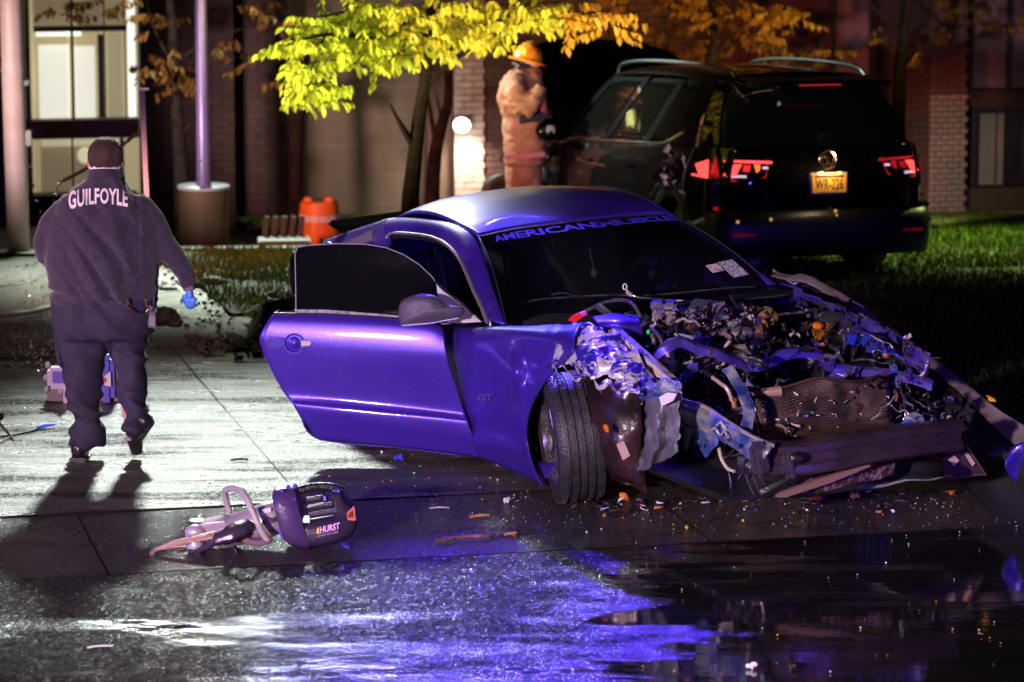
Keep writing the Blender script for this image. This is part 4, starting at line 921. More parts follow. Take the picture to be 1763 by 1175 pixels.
for (x0, x1, y0, y1, ya, yb, cnt, sc) in zones:
    for k in range(cnt):
        px = rb.uniform(x0, x1); py = rb.uniform(y0, y1); y = ya+(yb-ya)*(px-x0)/(x1-x0)+rb.uniform(-.02, .12)
        p = Q(px, py, y); t = rb.choice([0, 0, 1, 2, 2, 3, 4]); s = sc*rb.uniform(.5, 1.3)
        eu = (rb.uniform(-1, 1), rb.uniform(-1, 1), rb.uniform(0, 3.1)); q = Euler(eu).to_matrix(); mb = MB()
        if t == 0: mb.bbox(p, (.05*s*rb.uniform(.6, 2), .018*s, .035*s), q, .004); mb.box(p+q@Vector((.02*s, 0, .02*s)), (.012*s, .03*s, .04*s), q)
        elif t == 1: mb.tube([p, p+q@Vector((.03, .01, 0))*s, p+q@Vector((.06, .03, .02))*s, p+q@Vector((.10, .03, .05))*s], [.010*s, .009*s, .009*s, .012*s], 7)
        elif t == 3:
            r = .022*s; mb.lathe([(-.03*s, .001), (-.03*s, r), (-.005, r), (0, r*.7), (.02*s, r*.7), (.025*s, r*1.1), (.035*s, r*1.1), (.035*s, .001)], p, q@Vector((0, 0, 1)), 12)
        elif t == 4: mb.lathe([(0, .001), (0, .008*s), (.01*s, .008*s), (.01*s, .004*s), (.03*s, .004*s), (.03*s, .001)], p, q@Vector((0, 0, 1)), 8)
        m_ = rb.choice(PAL)
        if t == 2: shard('metal_scrap', [p, p+q@Vector((.03, .01, .01))*s, p+q@Vector((.05, -.02, .03))*s], .028*s, m_, car, n=6, seed=k, th=.002)
        else: mb.build(NAMES[t], m_, car)

# a tangle of looms, torn hoses and cables hanging through the bay
rw = random.Random(43); WM = [BLACK, BLACK, DARKM, GREYP, BLACK, M('hose_pale', (0, 0, 0)), RUST, METAL]
for k in range(84):
    z_ = rw.choice([(1120, 1380, 525, 610, -.45, .3), (1130, 1300, 610, 700, -.5, -.15), (1190, 1330, 690, 780, -.5, -.2), (1380, 1590, 570, 660, .25, .6), (1300, 1560, 640, 720, -.1, .45), (1540, 1640, 660, 750, .5, .75)])
    x0, x1, y0, y1, ya, yb = z_; px = rw.uniform(x0, x1); py = rw.uniform(y0, y1); n = 5; pts = []
    dx, dy = rw.uniform(-14, 14), rw.uniform(-8, 10)
    for i in range(n):
        t_ = (min(max(px, x0), x1)-x0)/(x1-x0); pts.append(Q(px, py, ya+(yb-ya)*t_-rw.uniform(.0, .06))); px += dx+rw.uniform(-9, 9); py += dy+rw.uniform(-7, 9)
    MB().tube(spline(pts, 14), rw.choice([.003, .004, .005, .008, .011]), 6).build(rw.choice(['wiring_loom', 'torn_hose', 'cable']), rw.choice(WM), car)
for k in range(46):   # folded black and grey sheet between the hard parts
    x0, x1, y0, y1, ya, yb = rw.choice([(1130, 1360, 560, 640, -.45, .2), (1150, 1300, 620, 720, -.5, -.2), (1240, 1420, 600, 660, -.2, .3), (1380, 1580, 590, 660, .3, .6)])
    px = rw.uniform(x0, x1); py = rw.uniform(y0, y1); p = Q(px, py, ya+(yb-ya)*(px-x0)/(x1-x0)); a_, b_ = [Vector((rw.uniform(-1, 1), rw.uniform(-1, 1), rw.uniform(-1, 1)))*.06 for _ in '12']
    patch('torn_sheet', [[p, p+a_, p+a_*1.9], [p+b_, p+a_+b_*1.2, p+a_*2+b_]], rw.choice([BLACK, GREYP, DARKM, BLACK, SUPP, SCRAPED2]), car, 6, 4, .003, crumple=.02, cs=16, smooth=20)
# ================================================================ black SUV
SR = Matrix.Rotation(R_(110.4), 4, 'Z')@Matrix.Rotation(R_(3.3), 4, 'Y')@Matrix.Rotation(R_(.8), 4, 'X')
SM = Matrix.Translation((1.62, 28.18, -.217))@SR; SMI = SM.inverted()
def SC(px, py, x=None, y=None, z=None):
    o = SMI@CAMV; d = SMI.to_3x3()@ray(px, py); k, v = (0, x) if x is not None else (1, y) if y is not None else (2, z)
    return o+d*((v-o[k])/d[k])
suv = thing('black_suv', 'wet black SUV parked on the lawn with its smashed hood raised and tail lamps lit', 'car', SM)
BP = M('black_paint', (.0012, .0012, .0015), .5, .0, coat=.8, crough=.03, drops=.5, spec=.03)
SG = M('suv_glass', (.004, .005, .005), .04, drops=.5, alpha=.80)
def half(x):  # section of the lower body: (y,z) from sill to belt
    f = max(0, (x-1.7)/.65); r = max(0, (-x-1.9)/.42)
    wd_ = .915-.16*f**2-.10*r**2
    zt = 1.06+.05*(-x/2.3) if x < 1.2 else 1.0-.10*(x-1.2)
    return [(wd_-.06, .24), (wd_-.005, .36), (wd_+.005, .55), (wd_+.0, .78), (wd_-.015, .93), (wd_-.055, zt)]
xs = [-2.34, -2.25, -2.1, -1.8, -1.4, -1., -.5, 0, .5, 1., 1.4, 1.8, 2.1]
for s in (1, -1):
    rows = [[Vector((x, s*y, z)) for x in xs for (y, z) in [half(x)[k]]] for k in range(6)]
    def msk(u, v, f=patch_fn(rows)):
        p = f(u, v); 
        for wx in (-1.39, 1.40):
            if (p.x-wx)**2+(p.z-.36)**2 < .405**2: return False
        return not (s == 1 and p.x > 1.0 and p.z < .98 and noise.noise(p*3) > -.05)
    patch('body_side', rows, BP, suv, 90, 30, .02, mask=msk, crumple=(lambda u, v: .03*max(0, u-.8)/.2) if s == 1 else 0)
    for wx in (-1.39, 1.40):
        P = [Vector((wx+.415*math.cos(t), s*.915, .36+.415*math.sin(t))) for t in [math.pi*k/16 for k in range(17)]]
        MB().tube(P, .026, 6, sq=.6).build('arch_trim', BLACK, suv)
    # door handle, belt chrome
    MB().tube(spline([Vector((1.10, s*.865, 1.03)), Vector((.3, s*.875, 1.065)), Vector((-.6, s*.87, 1.085)), Vector((-1.15, s*.855, 1.10)), Vector((-1.50, s*.82, 1.20))], 24), .014, 6).build('chrome_strip', M('chrome_trim', (.75, .8, .76), .14, 1, drops=.7), suv)
    for hx in (.35, -.6): MB().bbox((hx, s*.925, .90), (.2, .03, .03), None, .01).build('door_handle', BP, suv)
# greenhouse
def gh(x):   # roof height and half width along x
    z = np.interp(x, [-2.15, -1.95, -1.6, -.8, 0, .45, .8, 1.15], [1.50, 1.615, 1.64, 1.665, 1.665, 1.62, 1.44, 1.08])
    w_ = np.interp(x, [-2.15, -1.6, 0, .45, 1.15], [.60, .64, .66, .65, .78]); return float(z), float(w_)
gx_ = [-2.13, -1.95, -1.7, -1.3, -.8, -.3, .15, .45]
rows = []
for t in (-1, -.75, 0, .75, 1):
    rows.append([Vector((x, t*gh(x)[1], gh(x)[0]+.035*(1-t*t)-(.035 if abs(t) == 1 else 0))) for x in gx_])
patch('roof', rows, BP, suv, 30, 16, .02)
for s in (1, -1):
    def side(u, v, s=s):   # u: 0 front 1 rear ; v 0 belt 1 roof
        xb = 1.12-2.62*u-.35*u*u*0; xt = .40-2.10*u
        zb, yb = 1.045+.06*u, .86-.01*u
        x = xb+(xt-xb)*v; zt, yt = gh(xt)[0]-.055, gh(xt)[1]+.015
        return Vector((x, s*(yb+(yt-yb)*v), zb+(zt-zb)*v))
    for (u0, u1) in ((.045, .36), (.40, .70), (.735, .93)):
        patch('side_window', None, SG, suv, 10, 8, .006, fn=lambda u, v, a=u0, b=u1: side(a+(b-a)*u, .06+.86*v)+Vector((0, -s*.004, 0)))
    pl_ = MB()
    for u in (0.0, .38, .715, .96):
        w_ = .026 if u < .9 else .045
        if u == .38: w_ = .022
        A = [side(u-w_, 0), side(u+w_, 0), side(u+w_, 1), side(u-w_, 1)]
        pl_.prism(A, (0, -s*.03, 0))
    pl_.prism([side(0, .91), side(1, .91), side(1, 1.05), side(0, 1.05)], (0, -s*.03, 0))
    pl_.prism([side(.9, -.05), side(1.22, -.05), side(1.06, 1.0), side(.94, 1.0)], (0, -s*.03, 0))
    pl_.build('window_frame', BP, suv)
    rail = spline([Vector((.42, s*.60, 1.62)), Vector((.30, s*.60, 1.70)), Vector((-.3, s*.60, 1.735)), Vector((-1.2, s*.58, 1.725)), Vector((-1.75, s*.565, 1.69)), Vector((-1.92, s*.56, 1.63))], 30)
    MB().tube(rail, .016, 6).build('roof_rail', M('rail_silver', (.55, .6, .58), .22, 1, drops=.7), suv)
# windscreen
patch('windshield', [[Vector((1.15, y, 1.06)) for y in (-.74, 0, .74)], [Vector((.80, y, 1.42)) for y in (-.68, 0, .68)], [Vector((.42, y, 1.62)) for y in (-.62, 0, .62)]], SG, suv, 12, 10, .006)
# rear: tailgate, glass, bumper
tg = [[Vector((x+dx, y, z)) for y, dx in ((-.86, .10), (-.60, -.005), (0, -.03), (.60, -.005), (.86, .10))] for x, z in ((-2.33, .52), (-2.36, .70), (-2.37, .86), (-2.31, 1.02), (-2.27, 1.10))]
tgo = patch('tailgate', tg, BP, suv, 40, 24, .02)
rg = [[Vector((x+dx, y*ww, z)) for y, dx in ((-1, .10), (-.7, .01), (0, -.02), (.7, .01), (1, .10))] for x, z, ww in ((-2.28, 1.10, .80), (-2.18, 1.30, .745), (-2.06, 1.53, .66))]
patch('rear_window', rg, SG, suv, 30, 16, .01)
for s in (-1, 1): patch('rear_pillar', [[Vector((-2.18, s*.80, 1.10)), Vector((-2.08, s*.745, 1.30)), Vector((-1.96, s*.655, 1.54))], [Vector((-1.85, s*.875, 1.08)), Vector((-1.80, s*.80, 1.30)), Vector((-1.75, s*.67, 1.58))]], BP, suv, 12, 6, .02)
MB().bbox((-2.12, 0, 1.60), (.30, 1.24, .045), (0, -.12, 0), .018).build('roof_spoiler', BP, suv)
MB().bbox((-2.262, 0, 1.575), (.012, .36, .016), None, .003).build('high_brake_lamp', M('brake_red_dim', (.3, .01, .01), .3, emit=(1, .05, .05), estr=.25), suv)
MB().tube([(-2.27, .02, 1.17), (-2.21, -.24, 1.24)], .010, 6).build('rear_wiper', BLACK, suv)
bm_ = [[Vector((x+dx, y, z)) for y, dx in ((-.93, .22), (-.80, .03), (0, -.02), (.80, .03), (.93, .22))] for x, z in ((-2.36, .26), (-2.42, .34), (-2.43, .46), (-2.41, .55), (-2.36, .60))]
bu = patch('rear_bumper', bm_, M('bumper_dark', (.010, .009, .012), .40, bump=.15, drops=.7), suv, 40, 16, .03)
for s in (-1, 1):
    MB().bbox((-2.432, s*.665, .435), (.016, .30, .026), (0, 0, -s*.05), .005).build('reflector', M('reflector_red', (.6, .01, .02), .25, emit=(1, .03, .04), estr=.7 if s > 0 else .05), bu)  # emission paints the light the reflectors send back
    MB().bbox((-2.41, s*.60, .285), (.03, .26, .035), None, .01).build('exhaust_trim', M('exhaust_dim', (.25, .22, .22), .25, 1), bu)
MB().box((-2.31, 0, .40), (.02, 1.5, .3)).build('underbody', BLACK, suv); MB().box((-.1, 0, .30), (3.9, 1.5, .10)).build('floor_pan', BLACK, suv)
# lamps
LR = M('lamp_red', (.35, .01, .015), .15, coat=1, emit=(1, .02, .03), estr=.32)
LRB = M('lamp_red_bright', (.6, .02, .02), .2, coat=1, emit=(1, .06, .05), estr=2.6)
LRO = M('lamp_orange', (.7, .12, .02), .2, coat=1, emit=(1, .16, .03), estr=1.5)
def tsurf(y, z, lift=.012):   # tailgate surface point
    ay = abs(y); dx = np.interp(ay, [0, .60, .80, .90], [-.03, -.005, .06, .16]); x = np.interp(z, [.52, .70, .86, 1.02, 1.10], [-2.33, -2.36, -2.37, -2.31, -2.27])
    return Vector((float(x+dx)-lift, y, z))
for s in (1, -1):
    lamp_ = MB(); lamp_.prism([tsurf(s*y, z, .004) for y, z in ((.48, 1.005), (.86, 1.03), (.90, .90), (.80, .84), (.52, .87))], (-.02, 0, 0)); lo = lamp_.build('tail_lamp', LR, suv)
    br = 1 if s > 0 else .5
    MB().tube([tsurf(s*.46, .985, .03), tsurf(s*.66, .995, .03), tsurf(s*.82, 1.0, .03)], .010, 5).build('light_bar', LRB if s > 0 else LR, lo)
    MB().prism([tsurf(s*y, z, .03) for y, z in ((.70, .975), (.78, .975), (.84, .89), (.76, .885))], (-.006, 0, 0)).build('light_bar', LRB, lo)
    MB().prism([tsurf(s*y, z, .03) for y, z in ((.635, .97), (.685, .97), (.70, .92), (.65, .92))], (-.006, 0, 0)).build('lamp_cell', LR if s < 0 else M('lamp_red_mid', (.5, .02, .02), .2, emit=(1, .03, .03), estr=.9), lo)
    MB().prism([tsurf(s*y, z, .03) for y, z in ((.56, .975), (.61, .975), (.60, .91), (.57, .93))], (-.006, 0, 0)).build('lamp_cell', LRO if s > 0 else LR, lo)
    MB().prism([tsurf(s*y, z, .03) for y, z in ((.68, .893), (.82, .893), (.82, .877), (.68, .872))], (-.006, 0, 0)).build('reversing_lamp', M('lamp_white_dim', (.8, .7, .75), .2, emit=(1, .75, .85), estr=.55), lo)
    MB().prism([tsurf(s*y, z, .03) for y, z in ((.50, .955), (.545, .955), (.545, .937), (.50, .937))], (-.006, 0, 0)).build('reversing_lamp', M('lamp_white_dim', (0, 0, 0)), lo)
# wraparound part of the left lamp and its neighbour panel
MB().prism([Vector((-2.19, .915, 1.01)), Vector((-1.98, .925, .97)), Vector((-2.06, .928, .88)), Vector((-2.2, .925, .87))], (0, .012, 0)).build('lamp_wrap', LRB, suv)
MB().tube([Vector((-2.2, .935, .875)), Vector((-1.93, .94, .885))], .009, 5).build('lamp_wrap_edge', LRB, suv)
MB().bbox((-2.24, .87, .74), (.05, .14, .20), (0, 0, .5), .02).build('corner_panel', M('corner_glossy', (.08, .05, .12), .2, .5, coat=1, drops=1), suv)
MB().bbox((-2.27, .89, .635), (.03, .04, .03), None, .008).build('corner_reflector', LR, suv)  # reflector given the lamp's glow in its material
# plate with lettering
pm = M('plate_yellow', (.95, .48, .03), .45, emit=None)
pc = Vector((-2.405, .0, .80)); pq = Euler((0, 0, 0)).to_matrix()
PZ = .815
lamp('plate_lamp_light', 'POINT', SM@Vector((-2.50, 0, PZ+.13)), (1.0, .70, .35), 3.4, .02)
po = MB().bbox((-2.412, .0, PZ), (.014, .325, .170), None, .006).build('plate_frame', M('plate_frame_grey', (.45, .38, .42), .35, .3), suv)
MB().bbox((-2.424, .0, PZ), (.008, .295, .145), None, .003).build('licence_plate', pm, po)
INK = M('plate_ink', (.02, .015, .05), .5)
def tfn(y0, y1, z0, z1, x): return lambda s, t, z: Vector((x, y0+(y1-y0)*s, z0+(z1-z0)*t))
text_mesh('WR-226', tfn(.118, -.118, PZ-.048, PZ+.040, -2.4295), 'plate_number', INK, po, offset=.015)
MB().bbox((-2.430, 0, PZ+.055), (.003, .25, .014), None, .001).build('plate_band', INK, po)
text_mesh('EMPIRE STATE', tfn(.08, -.08, PZ-.066, PZ-.056, -2.4295), 'plate_motto', INK, po)
lampm = M('plate_lamp', (.9, .6, .2), .3, emit=(1, .62, .16), estr=2.5)
for y in (.085, -.085): MB().ell((-2.432, y, PZ+.078), (.006, .02, .012), 8, 6).build('plate_lamp', lampm, po)
# round emblem: ring with a V over a W
ec = Vector((-2.395, 0, 1.0)); em = MB()
em.tube([ec+Vector((0, .07*math.cos(t), .07*math.sin(t))) for t in [k*math.pi/14 for k in range(29)]], .008, 6)
def seg(a, b): em.tube([ec+Vector((0, -a[0]*.068, a[1]*.068)), ec+Vector((0, -b[0]*.068, b[1]*.068))], .006, 5)
for a, b in (((-.42, .88), (-.02, .08)), ((-.02, .08), (.42, .88)), ((-.88, .35), (-.38, -.88)), ((-.38, -.88), (0, -.1)), ((0, -.1), (.38, -.88)), ((.38, -.88), (.88, .35))): seg(a, b)
em.build('emblem', M('emblem_gold', (.75, .58, .38), .15, 1), suv)
text_mesh('TIGUAN', lambda s, t, z: tsurf(.66-.22*s, .80+.025*t, .014), 'model_lettering', M('badge_dull', (.6, .48, .42), .2, 1), tgo, offset=.02)
text_mesh('SE', lambda s, t, z: tsurf(-.70-.07*s, .815+.028*t, .014), 'trim_lettering', CHROME, tgo, offset=.02)
for y, z in ((.50, .55), (-.05, .60), (-.06, .56), (.78, .54)): MB().ell((-2.435, y, z), (.006, .014, .014), 8, 6).build('sensor_glint', M('gold_glint_glow', (.8, .5, .1), .2, .5, emit=(1, .6, .1), estr=.5), bu)  # glowing beads stand in for gold glints on the bumper
# right rear corner trims
MB().ell((-2.20, -.93, .62), (.10, .03, .03), 10, 7).build('corner_trim', CHROME, suv); MB().bbox((-2.16, -.93, .69), (.06, .02, .03), None, .006).build('side_reflector', AMB, suv)
MB().bbox((-2.27, -.945, .50), (.05, .02, .03), None, .006).build('corner_trim', CHROME, suv)
# mirrors
for s in (1, -1):
    m2 = MB(); m2.ell((1.0, s*1.02, 1.12), (.075, .115, .09), 14, 10); m2.tube([(1.0, s*.85, 1.05), (1.0, s*.95, 1.08)], .03, 6); mo2 = m2.build('wing_mirror', BP, suv)
    MB().ell((.965, s*1.02, 1.125), (.04, .08, .06), 14, 8).build('mirror_glass', M('mirror_pale', (.55, .52, .52), .25, .4), mo2)
# interior: head restraints and a glimpse of light cloth
for (x, y) in ((.1, .38), (.1, -.38), (-.85, .45), (-.85, 0), (-.85, -.45)):
    q_ = MB(); q_.bbox((x, y, 1.22), (.10, .26, .18), None, .05); q_.bbox((x+.03, y, .85), (.16, .46, .6), None, .06); q_.build('seat', CAB, suv)
MB().bbox((-.35, .80, 1.25), (.16, .015, .16), (0, .3, 0), .02).build('cabin_cloth', M('olive_cloth', (.22, .23, .08), .8, emit=(.4, .42, .12), estr=.03), suv)  # weak emission paints light onto the cloth
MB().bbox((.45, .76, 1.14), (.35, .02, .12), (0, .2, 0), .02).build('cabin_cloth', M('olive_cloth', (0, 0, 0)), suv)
# raised hood, seen from behind: a wide dark shell
hp = [(905, 92), (925, 76), (960, 70), (1010, 68), (1060, 70), (1110, 77), (1150, 90), (1182, 112)]
xh = [1.50, 1.45, 1.4, 1.35, 1.35, 1.35, 1.35, 1.35]
T_ = [SC(a, b, x=1.75) for a, b in hp]
B_ = [SC(a, b, x=1.22) for a, b in ((950, 240), (965, 240), (985, 236), (1010, 230), (1050, 224), (1090, 220), (1130, 216), (1165, 212))]
Md = [SC(a, b, x=1.60) for a, b in ((912, 155), (940, 150), (970, 146), (1010, 142), (1060, 140), (1105, 140), (1150, 146), (1185, 150))]
hd = patch('raised_hood', [T_, Md, B_], M('hood_black', (.0015, .0015, .0015), 1.0, spec=.0), suv, 30, 14, .03, crumple=.012, cs=3)
MB().prism([SC(a, b, x=1.62) for a, b in ((905, 92), (918, 82), (935, 240), (962, 240), (930, 205), (912, 150))], (.04, 0, 0)).build('hood_edge', M('hood_black', (0, 0, 0)), hd)
# smashed front corner
sb = random.Random(5)
for (pp, r, m) in ((((872, 268), (900, 258), (935, 250), (960, 262)), .02, BP), (((875, 262), (905, 246), (935, 236), (965, 240)), .016, CHROME), (((905, 232), (925, 226), (950, 232)), .018, BLACK), (((880, 250), (905, 256), (930, 268), (960, 250), (985, 240)), .022, GREYP), (((900, 275), (912, 300), (918, 330)), .016, BLACK)):
    MB().tube(spline([SC(a, b, y=.86) for a, b in pp], 14), r, 7).build('broken_fender_piece', m, suv)
for k in range(46):
    px = sb.uniform(868, 990); py = sb.uniform(238, 330) if px > 900 else sb.uniform(250, 275); p = SC(px, py, y=sb.uniform(.6, .92))
    shard('broken_trim', [p, p+Vector((sb.uniform(-.08, .08), .02, sb.uniform(-.05, .05))), p+Vector((sb.uniform(-.14, .14), 0, sb.uniform(-.08, .08)))], sb.uniform(.02, .05), sb.choice([BP, BLACK, BLACK, CHROME, GREYP]), suv, n=6, seed=k)
dm = M('dented_pillar_gloss', (.10, .06, .12), .15, .8, coat=1, bump=1, bscale=30, drops=1)
for k in range(26):
    px = sb.gauss(1155, 12); py = sb.uniform(245, 330); p = SC(px, py, y=.93)
    shard('torn_door_skin', [p, p+Vector((.02, .02, sb.uniform(-.05, .05))), p+Vector((sb.uniform(-.07, .07), .01, sb.uniform(-.08, .08)))], sb.uniform(.015, .04), sb.choice([dm, dm, BP, M('pink_grey', (0, 0, 0))]), suv, n=6, seed=k+50)
# wheels stand on the lawn
def sw(x, y, dz=0):
    p = SM@Vector((x, y, 0)); g = gz(p.x, p.y)+.045; q_ = SMI@Vector((p.x, p.y, g+.35)); return q_
for nm, x, y in (('rear_wheel', -1.39, -.80), ('rear_wheel', -1.39, .80), ('front_wheel', 1.40, -.80), ('front_wheel', 1.40, .80)):
    wheel(nm, sw(x, y), (0, 1, 0), R=.36, w=.24, parent=suv, tread=(x < 0), rimm=DARKM)
# wheel-arch liner / loose tyre thrown in front of it
lt = thing('loose_tyre', 'round black tyre leaning on the ground just left of the orange-coated person', 'tyre', (0, 0, 0))
ct = W(868, 338, 29.2); tb = MB(); tb.tube([ct+Vector((math.cos(t)*.155, 0, math.sin(t)*.155)) for t in [k*math.pi/16 for k in range(33)]], .055, 10, cap=False); tb.build('tread_ring', RUBBER, lt)
MB().lathe([(-.03, .001), (-.03, .12), (.03, .12), (.03, .001)], ct, (0, 1, 0), 24).build('wheel_disc', BLACK, lt)
MB().tube(spline([ct+Vector((.12, -.06, .1)), ct+Vector((.25, -.06, .05)), ct+Vector((.36, -.06, -.12))], 10), .012, 6).build('cord', BLACK, lt)
# ================================================================ building, poles, trees, street furniture
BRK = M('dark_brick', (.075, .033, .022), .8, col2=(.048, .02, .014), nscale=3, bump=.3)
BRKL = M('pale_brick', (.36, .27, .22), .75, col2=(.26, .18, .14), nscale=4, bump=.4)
MORT = M('mortar', (.05, .035, .03), .9)
PANL = M('tan_wall', (.13, .092, .055), .8, col2=(.09, .065, .04), nscale=1.2, bump=.15)
BO = W(1640, 388, 37.0); BA = R_(12); bd = Vector((math.cos(BA), math.sin(BA), 0)); bn = Vector((math.sin(BA), -math.cos(BA), 0))  # bn faces the street
BM = Matrix.Translation((BO.x, BO.y, 0))@Matrix.Rotation(BA, 4, 'Z'); BMI = BM.inverted()
def B(px, py, off=0.0):   # pixel -> building-local (x along wall, y depth behind wall(+), z)
    o = BMI@CAMV; d = BMI.to_3x3()@ray(px, py); return o+d*((off-o.y)/d.y)
bld = thing('brick_building', 'dark brick building with a lit glass entrance at its left end', 'building', BM)
def wallbox(name, x0, x1, y0, y1, off, dep, m, parent=bld, bot=None):
    a = B(x0, y0, off); b = B(x1, y1, off); zb = b.z if bot is None else bot
    return MB().box(((a.x+b.x)/2, off+dep/2, (a.z+zb)/2), (abs(b.x-a.x), dep, abs(a.z-zb))).build(name, m, parent, 0)
ZB = -2.0
def bricks(name, x0, x1, z0, z1, off, m, parent, L=.20, H=.062, g=.010, single=False, kind='stuff'):
    """courses of real bricks, joints recessed"""
    V = []; F = []; src = None; cnt = 0; r = random.Random(int(x0*100))
    nz = int((z1-z0)/(H+g))
    for j in range(nz):
        z = z0+(j+.5)*(H+g); x = x0-(L/2 if j % 2 else 0)
        while x < x1-.02:
            a = max(x, x0); b = min(x+L, x1)
            if b-a > .004:
                dy = r.uniform(-.004, .004)
                if single:
                    if src is None:
                        src = MB().box((0, 0, 0), (1, .06, H)).build('brick', m, parent, 0); o = src
                    else: o = inst('brick', src, parent, (0, 0, 0))
                    o.location = ((a+b)/2, off+dy, z); o.scale = (b-a, 1, 1)
                else:
                    n = len(V); y = off-.03+dy
                    V += [(a, y, z-H/2), (b, y, z-H/2), (b, y, z+H/2), (a, y, z+H/2), (a, y+.03, z-H/2), (b, y+.03, z-H/2), (b, y+.03, z+H/2), (a, y+.03, z+H/2)]
                    F += [(n, n+1, n+2, n+3), (n, n+4, n+5, n+1), (n+1, n+5, n+6, n+2), (n+2, n+6, n+7, n+3), (n+3, n+7, n+4, n)]
            x += L+g
    if not single:
        o = mesh_obj(name, V, F, m, parent, 0); o['kind'] = 'stuff'
TOPZ = B(900, -60, 0).z
def brickwall(x0, x1, off=0.0, m=BRK, top=None, bot=ZB):
    a = B(x0, 0, off).x; b = B(x1, 0, off).x; t = TOPZ if top is None else top
    MB().box(((a+b)/2, off+.15, (t+bot)/2), (b-a, .26, t-bot)).build('wall', MORT, bld, 0)
    bricks('brick_courses', a, b, bot+.6, t, off, m, bld)
brickwall(240, 400); brickwall(424, 502); brickwall(832, 1430, .0)
wallbox('pilaster', 400, 424, -60, 470, .25, .2, M('black_recess', (.012, .008, .007), .9), bot=ZB)
# wide tan panel wall with vertical ribs (overhead door)
tan = wallbox('panel_wall', 502, 735, -60, 470, .35, .2, PANL, bot=ZB)
a = B(502, 0, .35).x; b = B(735, 0, .35).x
for k in range(1, 14):
    MB().box(((a+b)/2, .345, ZB+.7+k*.32), (b-a, .012, .012)).build('panel_joint', M('joint_tan', (.15, .105, .065), .8), tan, 0)
wallbox('pilaster', 735, 782, -60, 470, .1, .3, M('brown_pilaster', (.10, .055, .035), .8, bump=.2), bot=ZB)
# bright brick pier under the wall lamp
lp0 = B(781, 0, -.05).x; lp1 = B(833, 0, -.05).x
MB().box(((lp0+lp1)/2, .12, (TOPZ+ZB)/2), (lp1-lp0-.01, .28, TOPZ-ZB)).build('pier', MORT, bld, 0)
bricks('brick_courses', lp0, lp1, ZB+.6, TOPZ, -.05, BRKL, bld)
# wall lamp
wl = thing('wall_lamp', 'glowing white wall lamp on the pale brick pier left of the person in orange', 'lamp', (0, 0, 0)); 
lc = BM@B(795, 216, -.25); 
MB().bbox(lc+Vector((0, .12, .05)), (.16, .22, .10), None, .02).build('lamp_body', DARKM, wl)
MB().ell(lc, (.085, .07, .075), 16, 10).build('lamp_glass', M('lamp_glow', (1, 1, .95), .3, emit=(1, .96, .86), estr=26), wl)
lamp('wall_lamp_light', 'SPOT', lc+Vector((0.06, -.1, -.10)), (1.0, .90, .76), 130, .06, lc+Vector((.05, .42, -1.4)), 125, 1)
lamp('wall_lamp_wash', 'POINT', lc+Vector((-.3, -.5, -.25)), (1.0, .86, .62), 12, .08)
# right part: upper windows, pillar, base
WINU = M('mauve_reflection_pane', (.16, .10, .125), .35, col2=(.22, .13, .13), nscale=1.6, nlo=.3, nhi=.7, spec=.6)  # mottled mauve puts the reflection into the pane colour
def window(x0, x1, y0, y1, off, pane, frame=M('window_frame_dark', (.03, .02, .02), .5), cols=1, rows=1, fw=.05):
    a = B(x0, y0, off); b = B(x1, y1, off); fr = MB(); dx = b.x-a.x; dz = a.z-b.z
    for k in range(cols+1): fr.box((a.x+dx*k/cols, off, (a.z+b.z)/2), (fw, .08, dz+fw))
    for k in range(rows+1): fr.box(((a.x+b.x)/2, off-.002, b.z+dz*k/rows), (dx-.001, .074, fw))
    fo = fr.build('window', frame, bld, 0)
    for i in range(cols):
        for j in range(rows):
            MB().box((a.x+dx*(i+.5)/cols, off+.03, b.z+dz*(j+.5)/rows), (dx/cols-fw, .012, dz/rows-fw)).build('pane', pane, fo, 0)
    return fo
brickwall(1392, 1432); window(1432, 1498, -60, 158, .05, WINU); window(1504, 1516, -60, 158, .05, WINU); brickwall(1430, 1560, .10, top=B(1500, 160, .1).z)
brickwall(1516, 1558, -.06)
pa = B(1556, 0, -.25).x; pb = B(1604, 0, -.25).x; pc_ = B(1669, 0, -.25).x
MB().box(((pa+pc_)/2, .0, (TOPZ+ZB)/2), (pc_-pa-.02, .42, TOPZ-ZB)).build('pier', MORT, bld, 0)
bricks('brick_courses', pa, pb-.005, ZB+.6, TOPZ, -.22, BRK, bld)
zl = B(1640, 392, -.25).z; zm = B(1640, 205, -.25).z
pier = thing('brick_pier', None, None); pier.parent = bld
bricks('brick', pb+.005, pc_, zl-.02, zl+.068*22, -.25, BRKL, pier, L=.125, H=.050, g=.012, single=True)  # paler bricks paint the ground light on the lower pier
bricks('brick_courses', pb, pc_, zl+.068*22-.09, TOPZ, -.22, M('upper_brick', (.12, .055, .045), .8, col2=(.09, .04, .03), nscale=3), bld)
window(1674, 1800, -60, 155, .1, WINU, cols=2)
wallbox('wall', 1670, 1860, 158, 180, .0, .3, BRK)
window(1676, 1860, 182, 325, .25, M('dim_window', (.035, .03, .035), .25, col2=(.02, .02, .022), nscale=1.2), cols=4)
CURT = M('curtain', (.26, .22, .18), .8, emit=None)
for x0, x1 in ((1688, 1712), (1718, 1726)): wallbox('curtain', x0, x1, 196, 318, .20, .01, CURT)
wallbox('wall', 1670, 1860, 325, 365, .02, .3, M('brown_wall', (.07, .04, .022), .8, bump=.2)); wallbox('plinth', 1672, 1860, 366, 392, -.1, .4, M('stone_plinth', (.20, .17, .09), .8, bump=.3))
